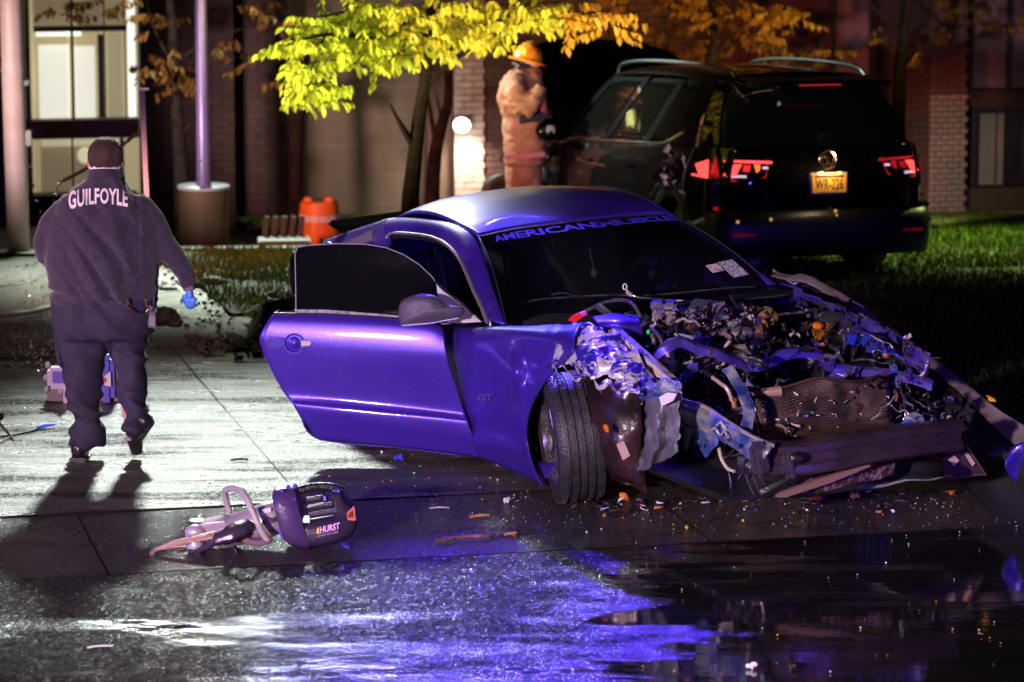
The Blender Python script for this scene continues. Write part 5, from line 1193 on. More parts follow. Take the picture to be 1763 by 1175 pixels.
# glass entrance at left: lit room behind
ENT = thing('entrance_bay', None, None); ENT.parent = bld
def eb(name, x0, x1, y0, y1, off, dep, m): return wallbox(name, x0, x1, y0, y1, off, dep, m, ENT)
LITW = lambda n, c, e: M(n, c, .6, emit=c, estr=e)  # room surfaces emit, painting the room's light onto them
eb('room_wall', 40, 245, -60, 380, 1.6, .1, LITW('room_wall_lit', (.62, .52, .30), .5))
eb('blind', 66, 121, 78, 206, 1.2, .02, LITW('blind_lit', (.95, .93, .78), 1.05)); eb('blind', 128, 165, 80, 206, 1.2, .02, LITW('blind_lit', (0, 0, 0), 0))
eb('door_leaf', 183, 215, 55, 206, 1.1, .05, LITW('door_leaf_lit', (.65, .55, .33), .50)); eb('upper_wall', 56, 122, 0, 48, 1.2, .03, LITW('upper_wall_lit', (.36, .28, .16), .45))
eb('upper_wall', 128, 215, 0, 48, 1.2, .03, LITW('upper_wall_lit', (0, 0, 0), 0)); eb('ceiling_light', 62, 140, 54, 62, 1.0, .05, LITW('tube_light', (1, .97, .85), 1.6))
eb('side_light', 218, 235, -60, 208, .5, .05, LITW('side_light_lit', (.98, 1.0, .92), 1.5))
eb('lower_wall', 70, 160, 248, 330, 1.2, .03, LITW('lower_lit', (.36, .27, .15), .5)); eb('lower_lintel', 72, 210, 240, 250, 1.1, .05, LITW('lintel_lit', (.75, .66, .42), .7))
eb('dark_door', 168, 182, 60, 206, 1.0, .04, M('dark_jamb', (.05, .04, .03), .7))
fr = MB()
def fbar(x0, x1, y0, y1, off=0.0, dep=.10):
    a = B(x0, y0, off); b = B(x1, y1, off); fr.box(((a.x+b.x)/2, off, (a.z+b.z)/2), (abs(b.x-a.x), dep, abs(a.z-b.z)))
fbar(119, 129, -60, 206); fbar(40, 58, -60, 380, -.003); fbar(176, 183, -60, 206); fbar(212, 218, -60, 206, .004); fbar(58, 218, 46, 53, -.006, .09); fbar(123, 128, 238, 340); fbar(206, 214, 238, 340); fbar(236, 244, -60, 380, .003); fbar(58, 238, 336, 352, .006)
fr.build('window_frame', M('frame_olive', (.12, .09, .04), .5), ENT, 0)
for x0, x1, y0, y1 in ((58, 119, 53, 206), (129, 176, 53, 206), (183, 212, 53, 206), (58, 119, -60, 46), (129, 176, -60, 46), (58, 123, 238, 336), (128, 206, 238, 336), (218, 236, -60, 206)):
    eb('pane', x0+1, x1-1, y0+1, y1-1, .05, .01, M('clear_pane', (.8, .85, .8), .02, alpha=.12, spec=.5))
eb('red_beam', 40, 240, 209, 237, -.22, .25, M('red_beam_paint', (.26, .035, .015), .5, bump=.1))
eb('sill', 40, 242, 340, 470, -.05, .4, M('sill_dark', (.05, .025, .015), .8)); 
wallbox('wall', -60, 42, -60, 470, -.02, .3, BRK, bot=ZB)
MB().ell(B(146, 268, .9), (.08, .06, .09), 12, 8).build('globe_light', LITW('globe_lit', (.85, .75, .45), .9), ENT)
roofb = MB(); a = B(-60, -60, 0); b = B(1860, -60, 0); roofb.box(((a.x+b.x)/2, 3.2, TOPZ+1.2), (b.x-a.x, 6.3, 2.4)); roofb.box(((a.x+b.x)/2, 5.0, 0), (b.x-a.x, .3, 2*TOPZ)); roofb.build('upper_storey', M('upper_brickwork', (.05, .022, .016), .85, bump=.3), bld, 0)
# ---- steel column, lamp post on its concrete foot, leaning sign post, chain
def base(px, py): return G(px, py)
p = base(33, 438); pole = thing('steel_column', 'thick pale pink-lit steel column at the left edge of the lawn', 'pole', p)
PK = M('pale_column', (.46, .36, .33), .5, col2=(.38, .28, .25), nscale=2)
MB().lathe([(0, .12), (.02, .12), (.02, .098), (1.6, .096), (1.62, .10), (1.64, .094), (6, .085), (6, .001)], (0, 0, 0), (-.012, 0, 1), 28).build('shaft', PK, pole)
MB().bbox((.11, -.02, 1.02), (.05, .06, .14), None, .01).build('cable_clamp', CHROME, pole); MB().bbox((.10, 0, 1.5), (.05, .05, .05), None, .01).build('junction_box', BLACK, pole)
p = base(352, 424); lpo = thing('lamp_post', 'violet-lit lamp post standing on a round concrete foot', 'lamp post', p)
s_ = 5800/p.y
MB().lathe([(-.1, .235), (.50, .225), (.53, .222)], (0, 0, 0), (0, 0, 1), 32).build('concrete_foot', M('foot_concrete', (.13, .08, .04), .6, col2=(.09, .055, .028), nscale=3, bump=.25), lpo)
MB().lathe([(.53, .236), (.555, .240), (.565, .225), (.566, .001)], (0, 0, 0), (0, 0, 1), 32).build('foot_cap', M('cap_pale', (.40, .39, .46), .35), lpo)
MB().lathe([(.56, .075), (.58, .075), (.60, .062), (1.4, .056), (4.5, .042), (4.5, .001)], (0, 0, 0), (0, 0, 1), 24).build('shaft', M('post_violet_light', (.20, .15, .34), .35, .2), lpo)  # violet light is put into the shaft's base colour
MB().ell((-.02, -.06, .78), (.012, .01, .02), 8, 6).build('hand_hole_bolt', CHROME, lpo)
sp1 = W(252, 330, 24.2); sp0 = W(244, 156, 24.2); gp_ = G(258, 470)
sgn = thing('leaning_stake', 'thin pink-lit metal stake leaning beside the walking person', 'post')
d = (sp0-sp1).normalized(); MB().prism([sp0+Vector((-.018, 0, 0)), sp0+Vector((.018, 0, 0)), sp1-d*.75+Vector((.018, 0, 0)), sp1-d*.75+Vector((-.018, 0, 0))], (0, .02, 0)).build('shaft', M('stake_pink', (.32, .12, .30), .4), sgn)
MB().bbox(sp0+Vector((.02, 0, .01)), (.07, .03, .02), None, .005).build('stake_cap', CHROME, sgn)
ch = [pole.location+Vector((.0, -.1, 0))*0+W(18, 338, 27.0), W(60, 330, 26.8), W(105, 313, 26.6), W(150, 290, 26.4), W(195, 262, 26.2), W(246, 222, 26.0)]
CHN = thing('hanging_chain', 'dark chain slung from the steel column past the head of the walking person', 'chain')
P = spline(ch, 60); lk = None
for i in range(0, 59):
    dd = (P[i+1]-P[i]); q = dd.to_track_quat('X', 'Z').to_euler()
    if lk is None:
        mb = MB(); mb.tube([Vector((.028*math.cos(t), .012*math.sin(t), 0)) for t in [k*math.pi/6 for k in range(13)]], .005, 5, cap=False); lk = mb.build('link', BLACK, CHN); o = lk
    else: o = inst('link', lk, CHN, (0, 0, 0))
    o.location = (P[i]+P[i+1])/2; e = q.copy(); o.rotation_euler = (Matrix.Rotation(0, 3, 'X')@q.to_matrix()@Matrix.Rotation(math.pi/2*(i % 2), 3, 'X')).to_euler(); o.scale = (1.25, 1, 1)
# orange traffic drum
dp = W(549, 402, 31.0); dp.z = gz(dp.x, dp.y)+.0
OR = M('drum_orange', (.95, .24, .03), .45, emit=None); dr_ = thing('traffic_drum', 'orange and white traffic drum in front of the tan wall', 'barrel', (dp.x, dp.y, 0))
zt = W(549, 346, 31.0).z; zw = W(549, 374, 31.0).z; h0 = gz(dp.x, dp.y)
RW = M('drum_white', (.85, .75, .72), .4)
r0 = .185
MB().lathe([(h0, r0+.04), (h0+.06, r0+.04), (h0+.06, r0+.012), (zw-.03, r0+.005)], (0, 0, 0), (0, 0, 1), 28).build('lower_drum', OR, dr_)
MB().lathe([(zw-.03, r0+.007), (zw+.03, r0+.006)], (0, 0, 0), (0, 0, 1), 28).build('reflective_band', RW, dr_)
MB().lathe([(zw+.03, r0+.005), (zt-.01, r0-.005), (zt, r0-.03), (zt, .001)], (0, 0, 0), (0, 0, 1), 28).build('upper_drum', OR, dr_)
for sx in (-1, 1): MB().bbox((sx*.095, -.03, zt+.015), (.10, .14, .05), None, .02).build('handle_lug', OR, dr_)
# grey slatted bench, dim
bp0 = W(488, 400, 29.6); bz = gz(bp0.x, bp0.y)
bn_ = thing('slatted_bench', 'dim grey bench with broad back slats left of the traffic drum', 'bench', (bp0.x, bp0.y, bz), (0, 0, .1))
BG = M('bench_grey', (.05, .042, .04), .6); zz1 = W(488, 372, 29.6).z-bz; zz0 = W(488, 412, 29.6).z-bz
for k in range(5): MB().bbox((-.155+k*.078, .02*0-.0, (zz1+zz0)/2), (.05, .02, zz1-zz0), (.12, .12, 0), .005).build('slat', BG, bn_)
MB().bbox((0, -.16, max(.12, zz0)), (.46, .34, .04), None, .01).build('seat', BG, bn_)
for x in (-.2, .2): MB().bbox((x, -.1, max(.12, zz0)/2), (.04, .3, max(.12, zz0)), None, .008).build('leg', BG, bn_)
# ---- trees
BARK = M('bark', (.014, .010, .009), .95, spec=.05, col2=(.03, .022, .016), nscale=12, bump=.8, bscale=20)
BARKL = M('pale_bark', (.010, .006, .005), .95, spec=.05, col2=(.005, .004, .003), nscale=12, bump=.8, bscale=20)
LFM = {k: M('leaf_'+k, c, .5, col2=c2, nscale=9, spec=.5) for k, c, c2 in (('lime', (.36, .46, .03), (.55, .58, .06)), ('yellow', (.52, .47, .03), (.62, .56, .07)), ('amber', (.50, .25, .02), (.60, .33, .03)), ('rust', (.22, .10, .02), (.30, .15, .03)))}
for k_, m_ in LFM.items():   # thin leaves let light through
    n_ = m_.node_tree.nodes; l_ = m_.node_tree.links; b_ = n_['Principled BSDF']; o_ = n_['Material Output']
    t_ = n_.new('ShaderNodeBsdfTranslucent'); x_ = n_.new('ShaderNodeMixShader'); x_.inputs[0].default_value = .55
    l_.new(b_.inputs['Base Color'].links[0].from_socket, t_.inputs[0]); l_.new(b_.outputs[0], x_.inputs[1]); l_.new(t_.outputs[0], x_.inputs[2]); l_.new(x_.outputs[0], o_.inputs[0])
def leaf_mesh():
    L, w_ = .095, .026
    V = [(0, 0, 0), (L*.3, w_*.8, .004), (L*.65, w_*.85, .004), (L, 0, -.012), (L*.65, -w_*.85, .004), (L*.3, -w_*.8, .004), (L*.5, 0, -.006)]
    return V, [(0, 1, 6), (1, 2, 6), (2, 3, 6), (3, 4, 6), (4, 5, 6), (5, 0, 6)]
LV, LF = leaf_mesh()
LMESH = {}
def leafdata(k):
    if k not in LMESH:
        me = bpy.data.meshes.new('leaf'); me.from_pydata(LV, [], LF); me.materials.append(LFM[k]); LMESH[k] = me
    return LMESH[k]
def tree(name, label, trunk, limbs, twigs, Y, bark, clusters, rnd, singles=0, group=None):
    t = thing(name, label, 'tree', (0, 0, 0), group=group)
    tp = [W(a, b, Y) for a, b in trunk]; tp[0].z = gz(tp[0].x, tp[0].y)-.05
    n = len(tp); P = spline(tp, 24); MB().tube(P, [.085-.05*i/23 for i in range(24)], 10).build('trunk', bark, t)
    for l in limbs:
        q = [W(a, b, Y+dy) for a, b, dy in l[0]]; Q_ = spline(q, 16); MB().tube(Q_, [l[1]*(1-.75*i/15) for i in range(16)], 7).build('limb', bark, t)
    # leaf sprays: clusters are (px,py,rx,ry,count,kind)
    V = {}; F = {}; made = 0; tw = MB()
    for (px, py, rx, ry, cnt, kind) in clusters:
        k = 0
        while k < cnt:
            a = rnd.gauss(0, .5); b = rnd.gauss(0, .5)
            if a*a+b*b > 1: continue
            c = W(px+a*rx, py+b*ry, Y+rnd.uniform(-.6, .6))
            # one twig with paired drooping leaflets
            dr = Vector((rnd.uniform(-1, 1), rnd.uniform(-.6, .6), rnd.uniform(-.35, .25))).normalized(); Ln = rnd.uniform(.14, .28); m = rnd.randint(6, 10)
            tw.tube([c, c+dr*Ln*.5+Vector((0, 0, .01)), c+dr*Ln], .003, 3)
            for i in range(m):
                p = c+dr*Ln*(i+.5)/m; sd = 1 if i % 2 else -1
                yaw = math.atan2(dr.y, dr.x)+sd*rnd.uniform(.6, 1.3); pit = rnd.uniform(.5, 1.25); rol = rnd.uniform(-.8, .8); sc = rnd.uniform(.65, 1.15)
                eu = Euler((rol, pit, yaw))
                if made < singles:
                    o = bpy.data.objects.new('leaf', leafdata(kind)); COL.objects.link(o); o.parent = t; o.location = p; o.rotation_euler = eu; o.scale = (sc,)*3; made += 1
                else:
                    mtx = eu.to_matrix()*sc; vv = V.setdefault(kind, []); ff = F.setdefault(kind, []); n0 = len(vv)
                    vv += [mtx@Vector(x)+p for x in LV]; ff += [tuple(i_+n0 for i_ in f) for f in LF]
                k += .8
    tw.build('twigs', bark, t, 0)['kind'] = 'stuff'
    for kind in V: mesh_obj('foliage', V[kind], F[kind], LFM[kind], t, 0)['kind'] = 'stuff'
    return t
rt_ = random.Random(21)
tree('honey_locust_tree', 'small tree whose lime and yellow leaf sprays hang brightly lit above the coupe', [(708, 440), (706, 360), (712, 290), (722, 200), (735, 110), (745, -40)],
     [([(712, 250, 0), (690, 215, -.1), (672, 180, -.1)], .035), ([(735, 110, 0), (640, 70, -.3), (560, 60, -.4), (490, 80, -.5)], .03), ([(730, 150, 0), (800, 90, 0), (900, 40, 0), (1040, 20, 0)], .03), ([(740, 60, 0), (640, 20, 0), (540, 30, 0)], .025), ([(560, 60, -.4), (540, 110, -.4), (530, 150, -.4)], .012), ([(640, 70, -.3), (620, 100, -.3), (600, 120, -.3)], .012)], [], 26.6, BARKL,
     [(500, 78, 34, 20, 85, 'lime'), (545, 62, 38, 20, 90, 'lime'), (600, 52, 45, 32, 170, 'lime'), (560, 38, 36, 20, 70, 'lime'), (548, 150, 44, 28, 110, 'lime'), (522, 165, 34, 22, 60, 'lime'), (538, 125, 34, 18, 60, 'lime'), (585, 100, 30, 20, 60, 'lime'), (625, 88, 40, 26, 100, 'lime'),
      (660, 58, 45, 40, 160, 'lime'), (620, 12, 45, 20, 90, 'lime'), (700, 30, 50, 34, 150, 'yellow'), (690, 85, 45, 28, 110, 'lime'), (740, 62, 45, 30, 120, 'yellow'), (780, 20, 50, 30, 110, 'yellow'), (800, 66, 50, 22, 90, 'yellow'), (845, 55, 40, 26, 100, 'yellow'), (860, 22, 50, 26, 90, 'yellow'), (900, 28, 50, 26, 110, 'yellow'), (950, 20, 50, 26, 80, 'yellow'), (1000, 28, 50, 26, 80, 'amber'), (1040, 40, 40, 20, 40, 'amber'), (640, -70, 120, 50, 260, 'lime'), (820, -90, 130, 60, 260, 'yellow'), (760, -190, 120, 60, 220, 'lime')], rt_, singles=290)
tree('honey_locust_tree', 'tree with orange-amber leaves spreading above the black SUV', [(1228, 300), (1224, 120), (1226, 60), (1230, -60)],
     [([(1226, 100, 0), (1280, 40, 0), (1350, 10, 0)], .03), ([(1226, 90, 0), (1180, 30, 0), (1120, 0, 0)], .03)], [], 33.5, BARK,
     [(1180, 10, 60, 26, 90, 'amber'), (1250, 22, 50, 30, 120, 'amber'), (1310, 28, 46, 30, 120, 'amber'), (1365, 18, 40, 24, 90, 'amber'), (1270, 60, 36, 26, 50, 'rust'), (1320, 55, 30, 20, 60, 'amber'), (1110, 40, 70, 40, 60, 'rust'), (1140, 75, 60, 36, 50, 'rust'), (1200, 90, 80, 30, 70, 'rust'), (1360, 95, 60, 16, 50, 'rust'), (1040, 8, 60, 20, 50, 'amber'), (1240, -60, 110, 45, 200, 'amber'), (1240, -150, 80, 50, 120, 'rust')], rt_)
tree('street_tree', 'dim slender tree with dark leaves between the lamp post and the entrance', [(318, 440), (312, 300), (306, 200), (300, 100), (290, -40)],
     [([(312, 240, 0), (326, 215, 0), (340, 200, 0)], .02), ([(304, 150, 0), (340, 110, 0), (400, 90, 0)], .02), ([(302, 120, 0), (270, 60, 0), (250, 0, 0)], .02), ([(300, 110, 0), (360, 70, 0), (450, 40, 0)], .02)], [], 31.5, BARK,
     [(290, 125, 50, 30, 90, 'rust'), (320, 140, 30, 16, 50, 'rust'), (260, 30, 40, 26, 40, 'rust'), (430, 20, 30, 20, 30, 'rust'), (480, 40, 30, 14, 30, 'rust'), (110, 15, 50, 14, 50, 'rust'), (200, 10, 30, 14, 30, 'rust'), (400, 80, 50, 40, 40, 'rust')], rt_)
tree('street_tree', 'bare dark trunk standing against the left end of the tan wall', [(512, 440), (509, 330), (512, 230), (520, 150), (530, 60)],
     [([(512, 220, 0), (540, 150, 0), (560, 110, 0)], .02)], [], 31.0, BARK, [(500, 140, 20, 16, 20, 'rust')], rt_)
tree('street_tree', 'forked dark trunk in front of the brown pilaster beside the wall lamp', [(742, 440), (744, 340), (750, 260), (762, 210), (772, 170), (770, 60)],
     [([(752, 250, 0), (742, 200, 0), (736, 150, 0), (745, 90, 0)], .03), ([(762, 210, 0), (755, 180, 0), (752, 160, 0)], .02)], [], 32.0, BARK, [(760, 110, 30, 20, 20, 'rust')], rt_)
tree('street_tree', 'dim tree with a few rust-coloured leaves before the right-hand windows', [(1546, 300), (1548, 150), (1556, 60), (1570, -60)],
     [([(1550, 120, 0), (1600, 60, 0), (1660, 30, 0), (1740, 80, 0)], .018), ([(1556, 60, 0), (1500, 10, 0), (1470, -20, 0)], .018), ([(1552, 90, 0), (1690, 40, 0), (1763, 95, 0)], .012)], [], 34.0, BARK,
     [(1565, 100, 14, 22, 14, 'amber'), (1595, 55, 22, 18, 20, 'rust'), (1535, 60, 30, 30, 20, 'rust'), (1660, 10, 40, 26, 50, 'rust'), (1740, 45, 30, 20, 22, 'amber'), (1700, 30, 40, 18, 30, 'rust'), (1420, 90, 60, 20, 40, 'rust')], rt_)
# ================================================================ people
NAVY = M('navy_fleece', (.022, .014, .032), .85, col2=(.034, .022, .044), nscale=30, bump=.25, bscale=160, sheen=.3)
NAVT = M('navy_trousers', (.016, .012, .032), .8, col2=(.022, .017, .040), nscale=25, bump=.2, bscale=200)
SKIN = M('skin', (.50, .26, .20), .5, col2=(.55, .24, .19), nscale=14, spec=.4)
HAIR = M('hair_brown', (.045, .022, .016), .5, col2=(.09, .045, .034), nscale=60, bump=.8, bscale=120, noise_stretch=(3, 3, .6))
LETH = M('black_leather', (.015, .012, .014), .25, bump=.2, bscale=60, spec=.7)
GLOVE = M('blue_glove', (.10, .26, .85), .4, bump=.3, bscale=60)
Y0 = 18.76
def U(px, py, dy=0.0): return W(px, py, Y0+dy)
of = thing('person', 'heavyset person in navy sweatshirt and blue gloves walking away at left', 'person', G(175, 788))
OI = of.location.copy()
def L_(p): return p-OI
def u(px, py, dy=0.0): return L_(U(px, py, dy))
s3 = 1/303.
def ellipse_tube(mb, secs, n=18):
    """secs: (centre, half width x, half depth y) stacked; closed ends"""
    V = []; F = []
    for c, rx, ry in secs:
        for k in range(n):
            a = 2*math.pi*k/n; cx, sx = math.cos(a), math.sin(a)
            V.append(c+Vector((rx*math.copysign(abs(cx)**.85, cx), ry*math.copysign(abs(sx)**.85, sx), 0)))
    for i in range(len(secs)-1):
        for k in range(n): a = i*n+k; b = i*n+(k+1) % n; F.append((a, b, b+n, a+n))
    F.append(tuple(range(n-1, -1, -1))); F.append(tuple(range((len(secs)-1)*n, len(secs)*n)))
    mb.add(V, F)
def xsec(x0, x1, py, ry, dy=0): return (u((x0+x1)/2, py, dy), (x1-x0)/2*s3, ry)
# body: head, neck, hands and the hidden trunk and legs as one surface
bd_ = MB()
hc = u(182, 274, .03)
bd_.ell(hc, (.092, .108, .120), 20, 14, (.25, 0, 0)); bd_.ell(hc+Vector((0, .03, -.06)), (.066, .08, .075), 16, 10)
bd_.tube([u(182, 286, .02), u(181, 300, .05), u(178, 330, .07)], [.080, .078, .070], 12)
for sx in (-1, 1): bd_.ell(hc+Vector((sx*.094, .0, -.025)), (.016, .022, .038), 10, 7, (0, 0, sx*.4))
bd_.ell(hc+Vector((.01, .108, -.02)), (.014, .02, .024), 8, 6)
ellipse_tube(bd_, [xsec(130, 230, 348, .10), xsec(105, 250, 430, .15), xsec(110, 250, 500, .15), xsec(115, 245, 560, .13)])
bd_.tube([u(140, 540), u(145, 650), u(150, 770)], [.09, .07, .045], 10); bd_.tube([u(215, 540), u(222, 650, -.02), u(228, 735, -.1)], [.09, .07, .045], 10)
bd_.tube([u(235, 355), u(292, 430), u(322, 488, .03), u(326, 500, .03)], [.045, .04, .026, .024], 10); bd_.tube([u(120, 360), u(84, 425), u(98, 442, .28)], [.045, .04, .026], 10)
body = blob('body', bd_, SKIN, of, .014, 3)
# hair cap
hm = MB(); hm.ell(hc+Vector((0, -.012, .018)), (.099, .108, .108), 22, 14, (.2, 0, 0)); hm.ell(hc+Vector((0, -.045, -.022)), (.086, .062, .055), 16, 10)
hair = blob('hair', hm, HAIR, of, .010, 3, wrinkle=.003, wscale=(60, 60, 20))
# sweatshirt: torso and both sleeves
tr = MB()
ellipse_tube(tr, [xsec(152, 213, 293, .105, .02), xsec(146, 216, 303, .11, .02), xsec(128, 232, 320, .12), xsec(104, 252, 342, .150), xsec(86, 268, 372, .168), xsec(78, 276, 410, .185), xsec(80, 272, 450, .20), xsec(84, 272, 480, .205), xsec(88, 272, 500, .20), xsec(88, 272, 514, .195), xsec(92, 268, 519, .17)], 28)
tr.tube([u(112, 358, .0), u(90, 388, .0), u(78, 420, .02), u(82, 446, .06)], [.070, .080, .076, .062], 14); tr.tube([u(78, 436, .05), u(86, 446, .18), u(100, 440, .30)], [.062, .058, .048], 12)
tr.tube([u(240, 352, 0), u(262, 380, .0), u(282, 412, .0), u(298, 440, .0), u(314, 466, .02), u(322, 486, .03)], [.075, .078, .078, .076, .062, .048], 14)
tr.ell(u(128, 350, 0), (.09, .12, .07), 14, 10); tr.ell(u(228, 346, 0), (.09, .12, .07), 14, 10)
def folds(me):
    pass
jk = blob('sweatshirt', tr, NAVY, of, .013, 5)
me = jk.data; NN = [v.normal.copy() for v in me.vertices]
for v, vn in zip(me.vertices, NN):
    p = v.co.copy()
    x, z = p.x, p.z
    # diagonal drag folds running from the right shoulder to the waist
    t = (x*.9+z*.62); d1 = noise.noise(Vector((t*7.5, (z-x)*1.2, 1)));  d2 = noise.noise(Vector((x*3, p.y*4, z*17)))
    d3 = noise.noise(Vector((x*9, p.y*9, z*9)))
    h = -(.048 if x < .27 else .022)*max(0, 1-abs(d1)*3.2)*min(1, max(0, x+.28)*2)+.020*(1-abs(d2)*3)*max(0, min(1, (1.2-z)*3))+.006*d3*max(0, min(1, (.30-x)*9))
    v.co = p+vn*h
me.update()
col_ = MB(); cN = u(182, 293, .02)
col_.lathe([(-.04, .112), (.0, .098), (.022, .093), (.03, .091), (.028, .084), (-.02, .086)], cN+Vector((0, 0, -.01)), (0, .22, 1), 26).build('collar', NAVY, jk)
MB().lathe([(-.005, .092), (.044, .090), (.050, .088)], cN+Vector((0, -.006, .004)), (0, .22, 1), 26).build('undershirt_collar', M('white_cloth', (.85, .75, .78), .7), jk)
cf_ = MB(); cf_.tube([u(321, 480, .03), u(326, 492, .03)], [.047, .043], 14); cf_.build('cuff', NAVY, jk)
MB().tube([u(324, 488, .03), u(326, 500, .03)], [.035, .034], 12).build('undershirt_cuff', M('mauve_cuff', (.16, .10, .18), .8), jk)
# gloved hand: palm plus four curled fingers and a thumb
gv = MB(); wr = u(326, 497, .03); q0 = u(327, 512, .03)
gv.tube([wr, u(327, 505, .03), q0], [.030, .034, .036], 12, sq=.62)
for i, (dx, ln) in enumerate(((-.026, .052), (-.009, .062), (.009, .060), (.025, .048))):
    b_ = q0+Vector((dx, 0, -.018)); gv.tube([b_+Vector((0, 0, .02)), b_, b_+Vector((dx*-.1, .012, -ln*.5)), b_+Vector((-dx*.2, .034, -ln*.82)), b_+Vector((-dx*.2, .05, -ln*.85))], [.0105, .0105, .0095, .0085, .006], 8)
gv.tube([q0+Vector((-.03, -.005, .015)), q0+Vector((-.042, .02, -.012)), q0+Vector((-.036, .038, -.036))], [.011, .010, .007], 8)
glv = blob('glove', gv, GLOVE, of, .0055, 2)
# far hand holds in front, mostly hidden
gv2 = MB(); b0 = u(100, 440, .33); gv2.ell(b0, (.035, .05, .03), 12, 8)
for i in range(4): gv2.tube([b0+Vector((-.02+.013*i, .03, 0)), b0+Vector((-.02+.013*i, .07, -.005)), b0+Vector((-.018+.012*i, .09, -.03))], [.010, .009, .006], 7)
gv2.tube([b0+Vector((.02, .0, .01)), b0+Vector((.045, .03, .01))], [.011, .007], 7)
blob('glove', gv2, GLOVE, of, .006, 2)
# lettering across the shoulders, laid on the cloth
dg = bpy.context.evaluated_depsgraph_get(); bvh = BVHTree.FromPolygons([v.co for v in jk.data.vertices], [p.vertices[:] for p in jk.data.polygons])
def onback(s, t, z):
    px = 118+102*s; top = 331-6*math.sin(math.pi*(s*.8+.1))+(-2)*s; h_ = 33-4*math.sin(math.pi*s); bot = top+h_-(s*3)
    py = bot+(top-bot)*t; a = u(px, py, -1.0); d = (u(px, py, 0)-a).normalized(); hit = bvh.ray_cast(a, d)
    p = hit[0] if hit[0] else u(px, py, -.2); return p-d*.006
LETT = M('lettering_pink_white', (.80, .68, .72), .6)
text_mesh('GUILFOYLE', onback, 'back_lettering', LETT, jk, offset=.030, spacing=1.08, res=3)
# trousers with cargo pocket folds
tt = MB()
ellipse_tube(tt, [xsec(89, 270, 508, .185), xsec(90, 270, 530, .19), xsec(92, 266, 560, .19), xsec(95, 262, 580, .18)], 26)
ellipse_tube(tt, [xsec(92, 192, 560, .14), xsec(98, 184, 600, .13), xsec(106, 178, 640, .112), xsec(114, 175, 680, .10), xsec(120, 175, 720, .092), xsec(122, 177, 750, .092), xsec(122, 178, 766, .095)], 20)
ellipse_tube(tt, [xsec(178, 262, 560, .14), xsec(188, 254, 600, .12, .0), xsec(197, 250, 640, .108, -.02), xsec(203, 250, 680, .095, -.05), xsec(209, 252, 715, .088, -.10), xsec(214, 252, 740, .08, -.14)], 20)
tx = blob('trousers', tt, NAVT, of, .013, 4)
NN = [v.normal.copy() for v in tx.data.vertices]
for v, vn in zip(tx.data.vertices, NN):
    p = v.co.copy(); z = p.z
    d2 = noise.noise(Vector((p.x*4+3, p.y*3, z*11+p.x*6))); d1 = noise.noise(Vector((p.x*12, p.y*9, z*5)))
    k = 1+1.6*max(0, .45-z)/.45
    v.co = p+vn*(.011*k*(1-abs(d2)*4)+.008*d1)
tx.data.update()
pk = MB(); pk.bbox(u(103, 600, -.02), (.035, .16, .20), (0, -.12, 0), .012); pk.bbox(u(101, 578, -.02), (.04, .17, .05), (0, -.12, 0), .01); pk.build('cargo_pocket', NAVT, tx)
# shoes
sh = MB(); a = u(138, 786, 0); a.z = .045
sh.ell(a+Vector((0, .02, .01)), (.052, .12, .055), 16, 10); sh.ell(a+Vector((0, -.05, .02)), (.046, .06, .066), 14, 9); sh.ell(a+Vector((-.01, .10, -.008)), (.05, .08, .036), 14, 9); sh.tube([a+Vector((0, -.03, 0)), a+Vector((.01, -.03, .12))], [.045, .05], 12)
s1 = blob('shoe', sh, LETH, of, .008, 3); so_ = MB(); so_.bbox(a+Vector((0, .03, -.032)), (.104, .29, .024), None, .01); so_.build('sole', RUBBER, s1)
s2 = MB(); b = u(228, 750, -.12); toe = u(236, 757, .02); toe.z = .03; hl_ = u(258, 722, -.16)
s2.tube([u(230, 738, -.12), u(236, 742, -.12)], [.048, .05], 12); s2.tube([hl_+Vector((-.02, 0, 0)), u(246, 735, -.12), u(230, 750, -.04), toe], [.042, .05, .052, .034], 14, sq=.8); s2.ell(hl_+Vector((-.03, 0, -.01)), (.045, .05, .05), 12, 8)
s2b = blob('shoe', s2, LETH, of, .008, 3)
MB().prism([u(262, 716, -.18), u(266, 726, -.19), u(240, 762, -.03), u(220, 758, .02), u(236, 752, -.03)], (.0, .015, -.015)).build('sole', RUBBER, s2b)
MB().bbox(u(221, 757, -.07)+Vector((0, 0, .01)), (.05, .04, .03), None, .008).build('heel_glint', M('shoe_highlight', (.3, .18, .26), .25), s2b)  # pale block painted as the highlight on the shoe heel
# belt gear: radio with stubby aerial, key clips
rd = MB(); rd.bbox(u(262, 552, -.10), (.048, .035, .085), None, .008); rd.bbox(u(262, 534, -.10), (.055, .045, .05), None, .012); rd.tube([u(264, 528, -.1), u(265, 510, -.1)], [.010, .007], 8); rdo = rd.build('radio', M('radio_dark', (.05, .045, .07), .3), of)
MB().bbox(u(262, 553, -.125), (.036, .004, .055), None, .001).build('radio_window', M('radio_grey', (.16, .13, .16), .3), rdo)
GOLD = M('brass', (.75, .42, .16), .25, .9)
for pts in (((218, 515), (222, 524), (216, 528), (224, 532)), ((250, 515), (252, 526), (256, 532), (252, 538))):
    MB().tube([u(a, b, -.21) for a, b in pts], .006, 6).build('key_clip', GOLD, of)
MB().tube(spline([u(222, 528, -.21), u(236, 538, -.2), u(252, 536, -.16)], 8), .004, 5).build('key_strap', BLACK, of)
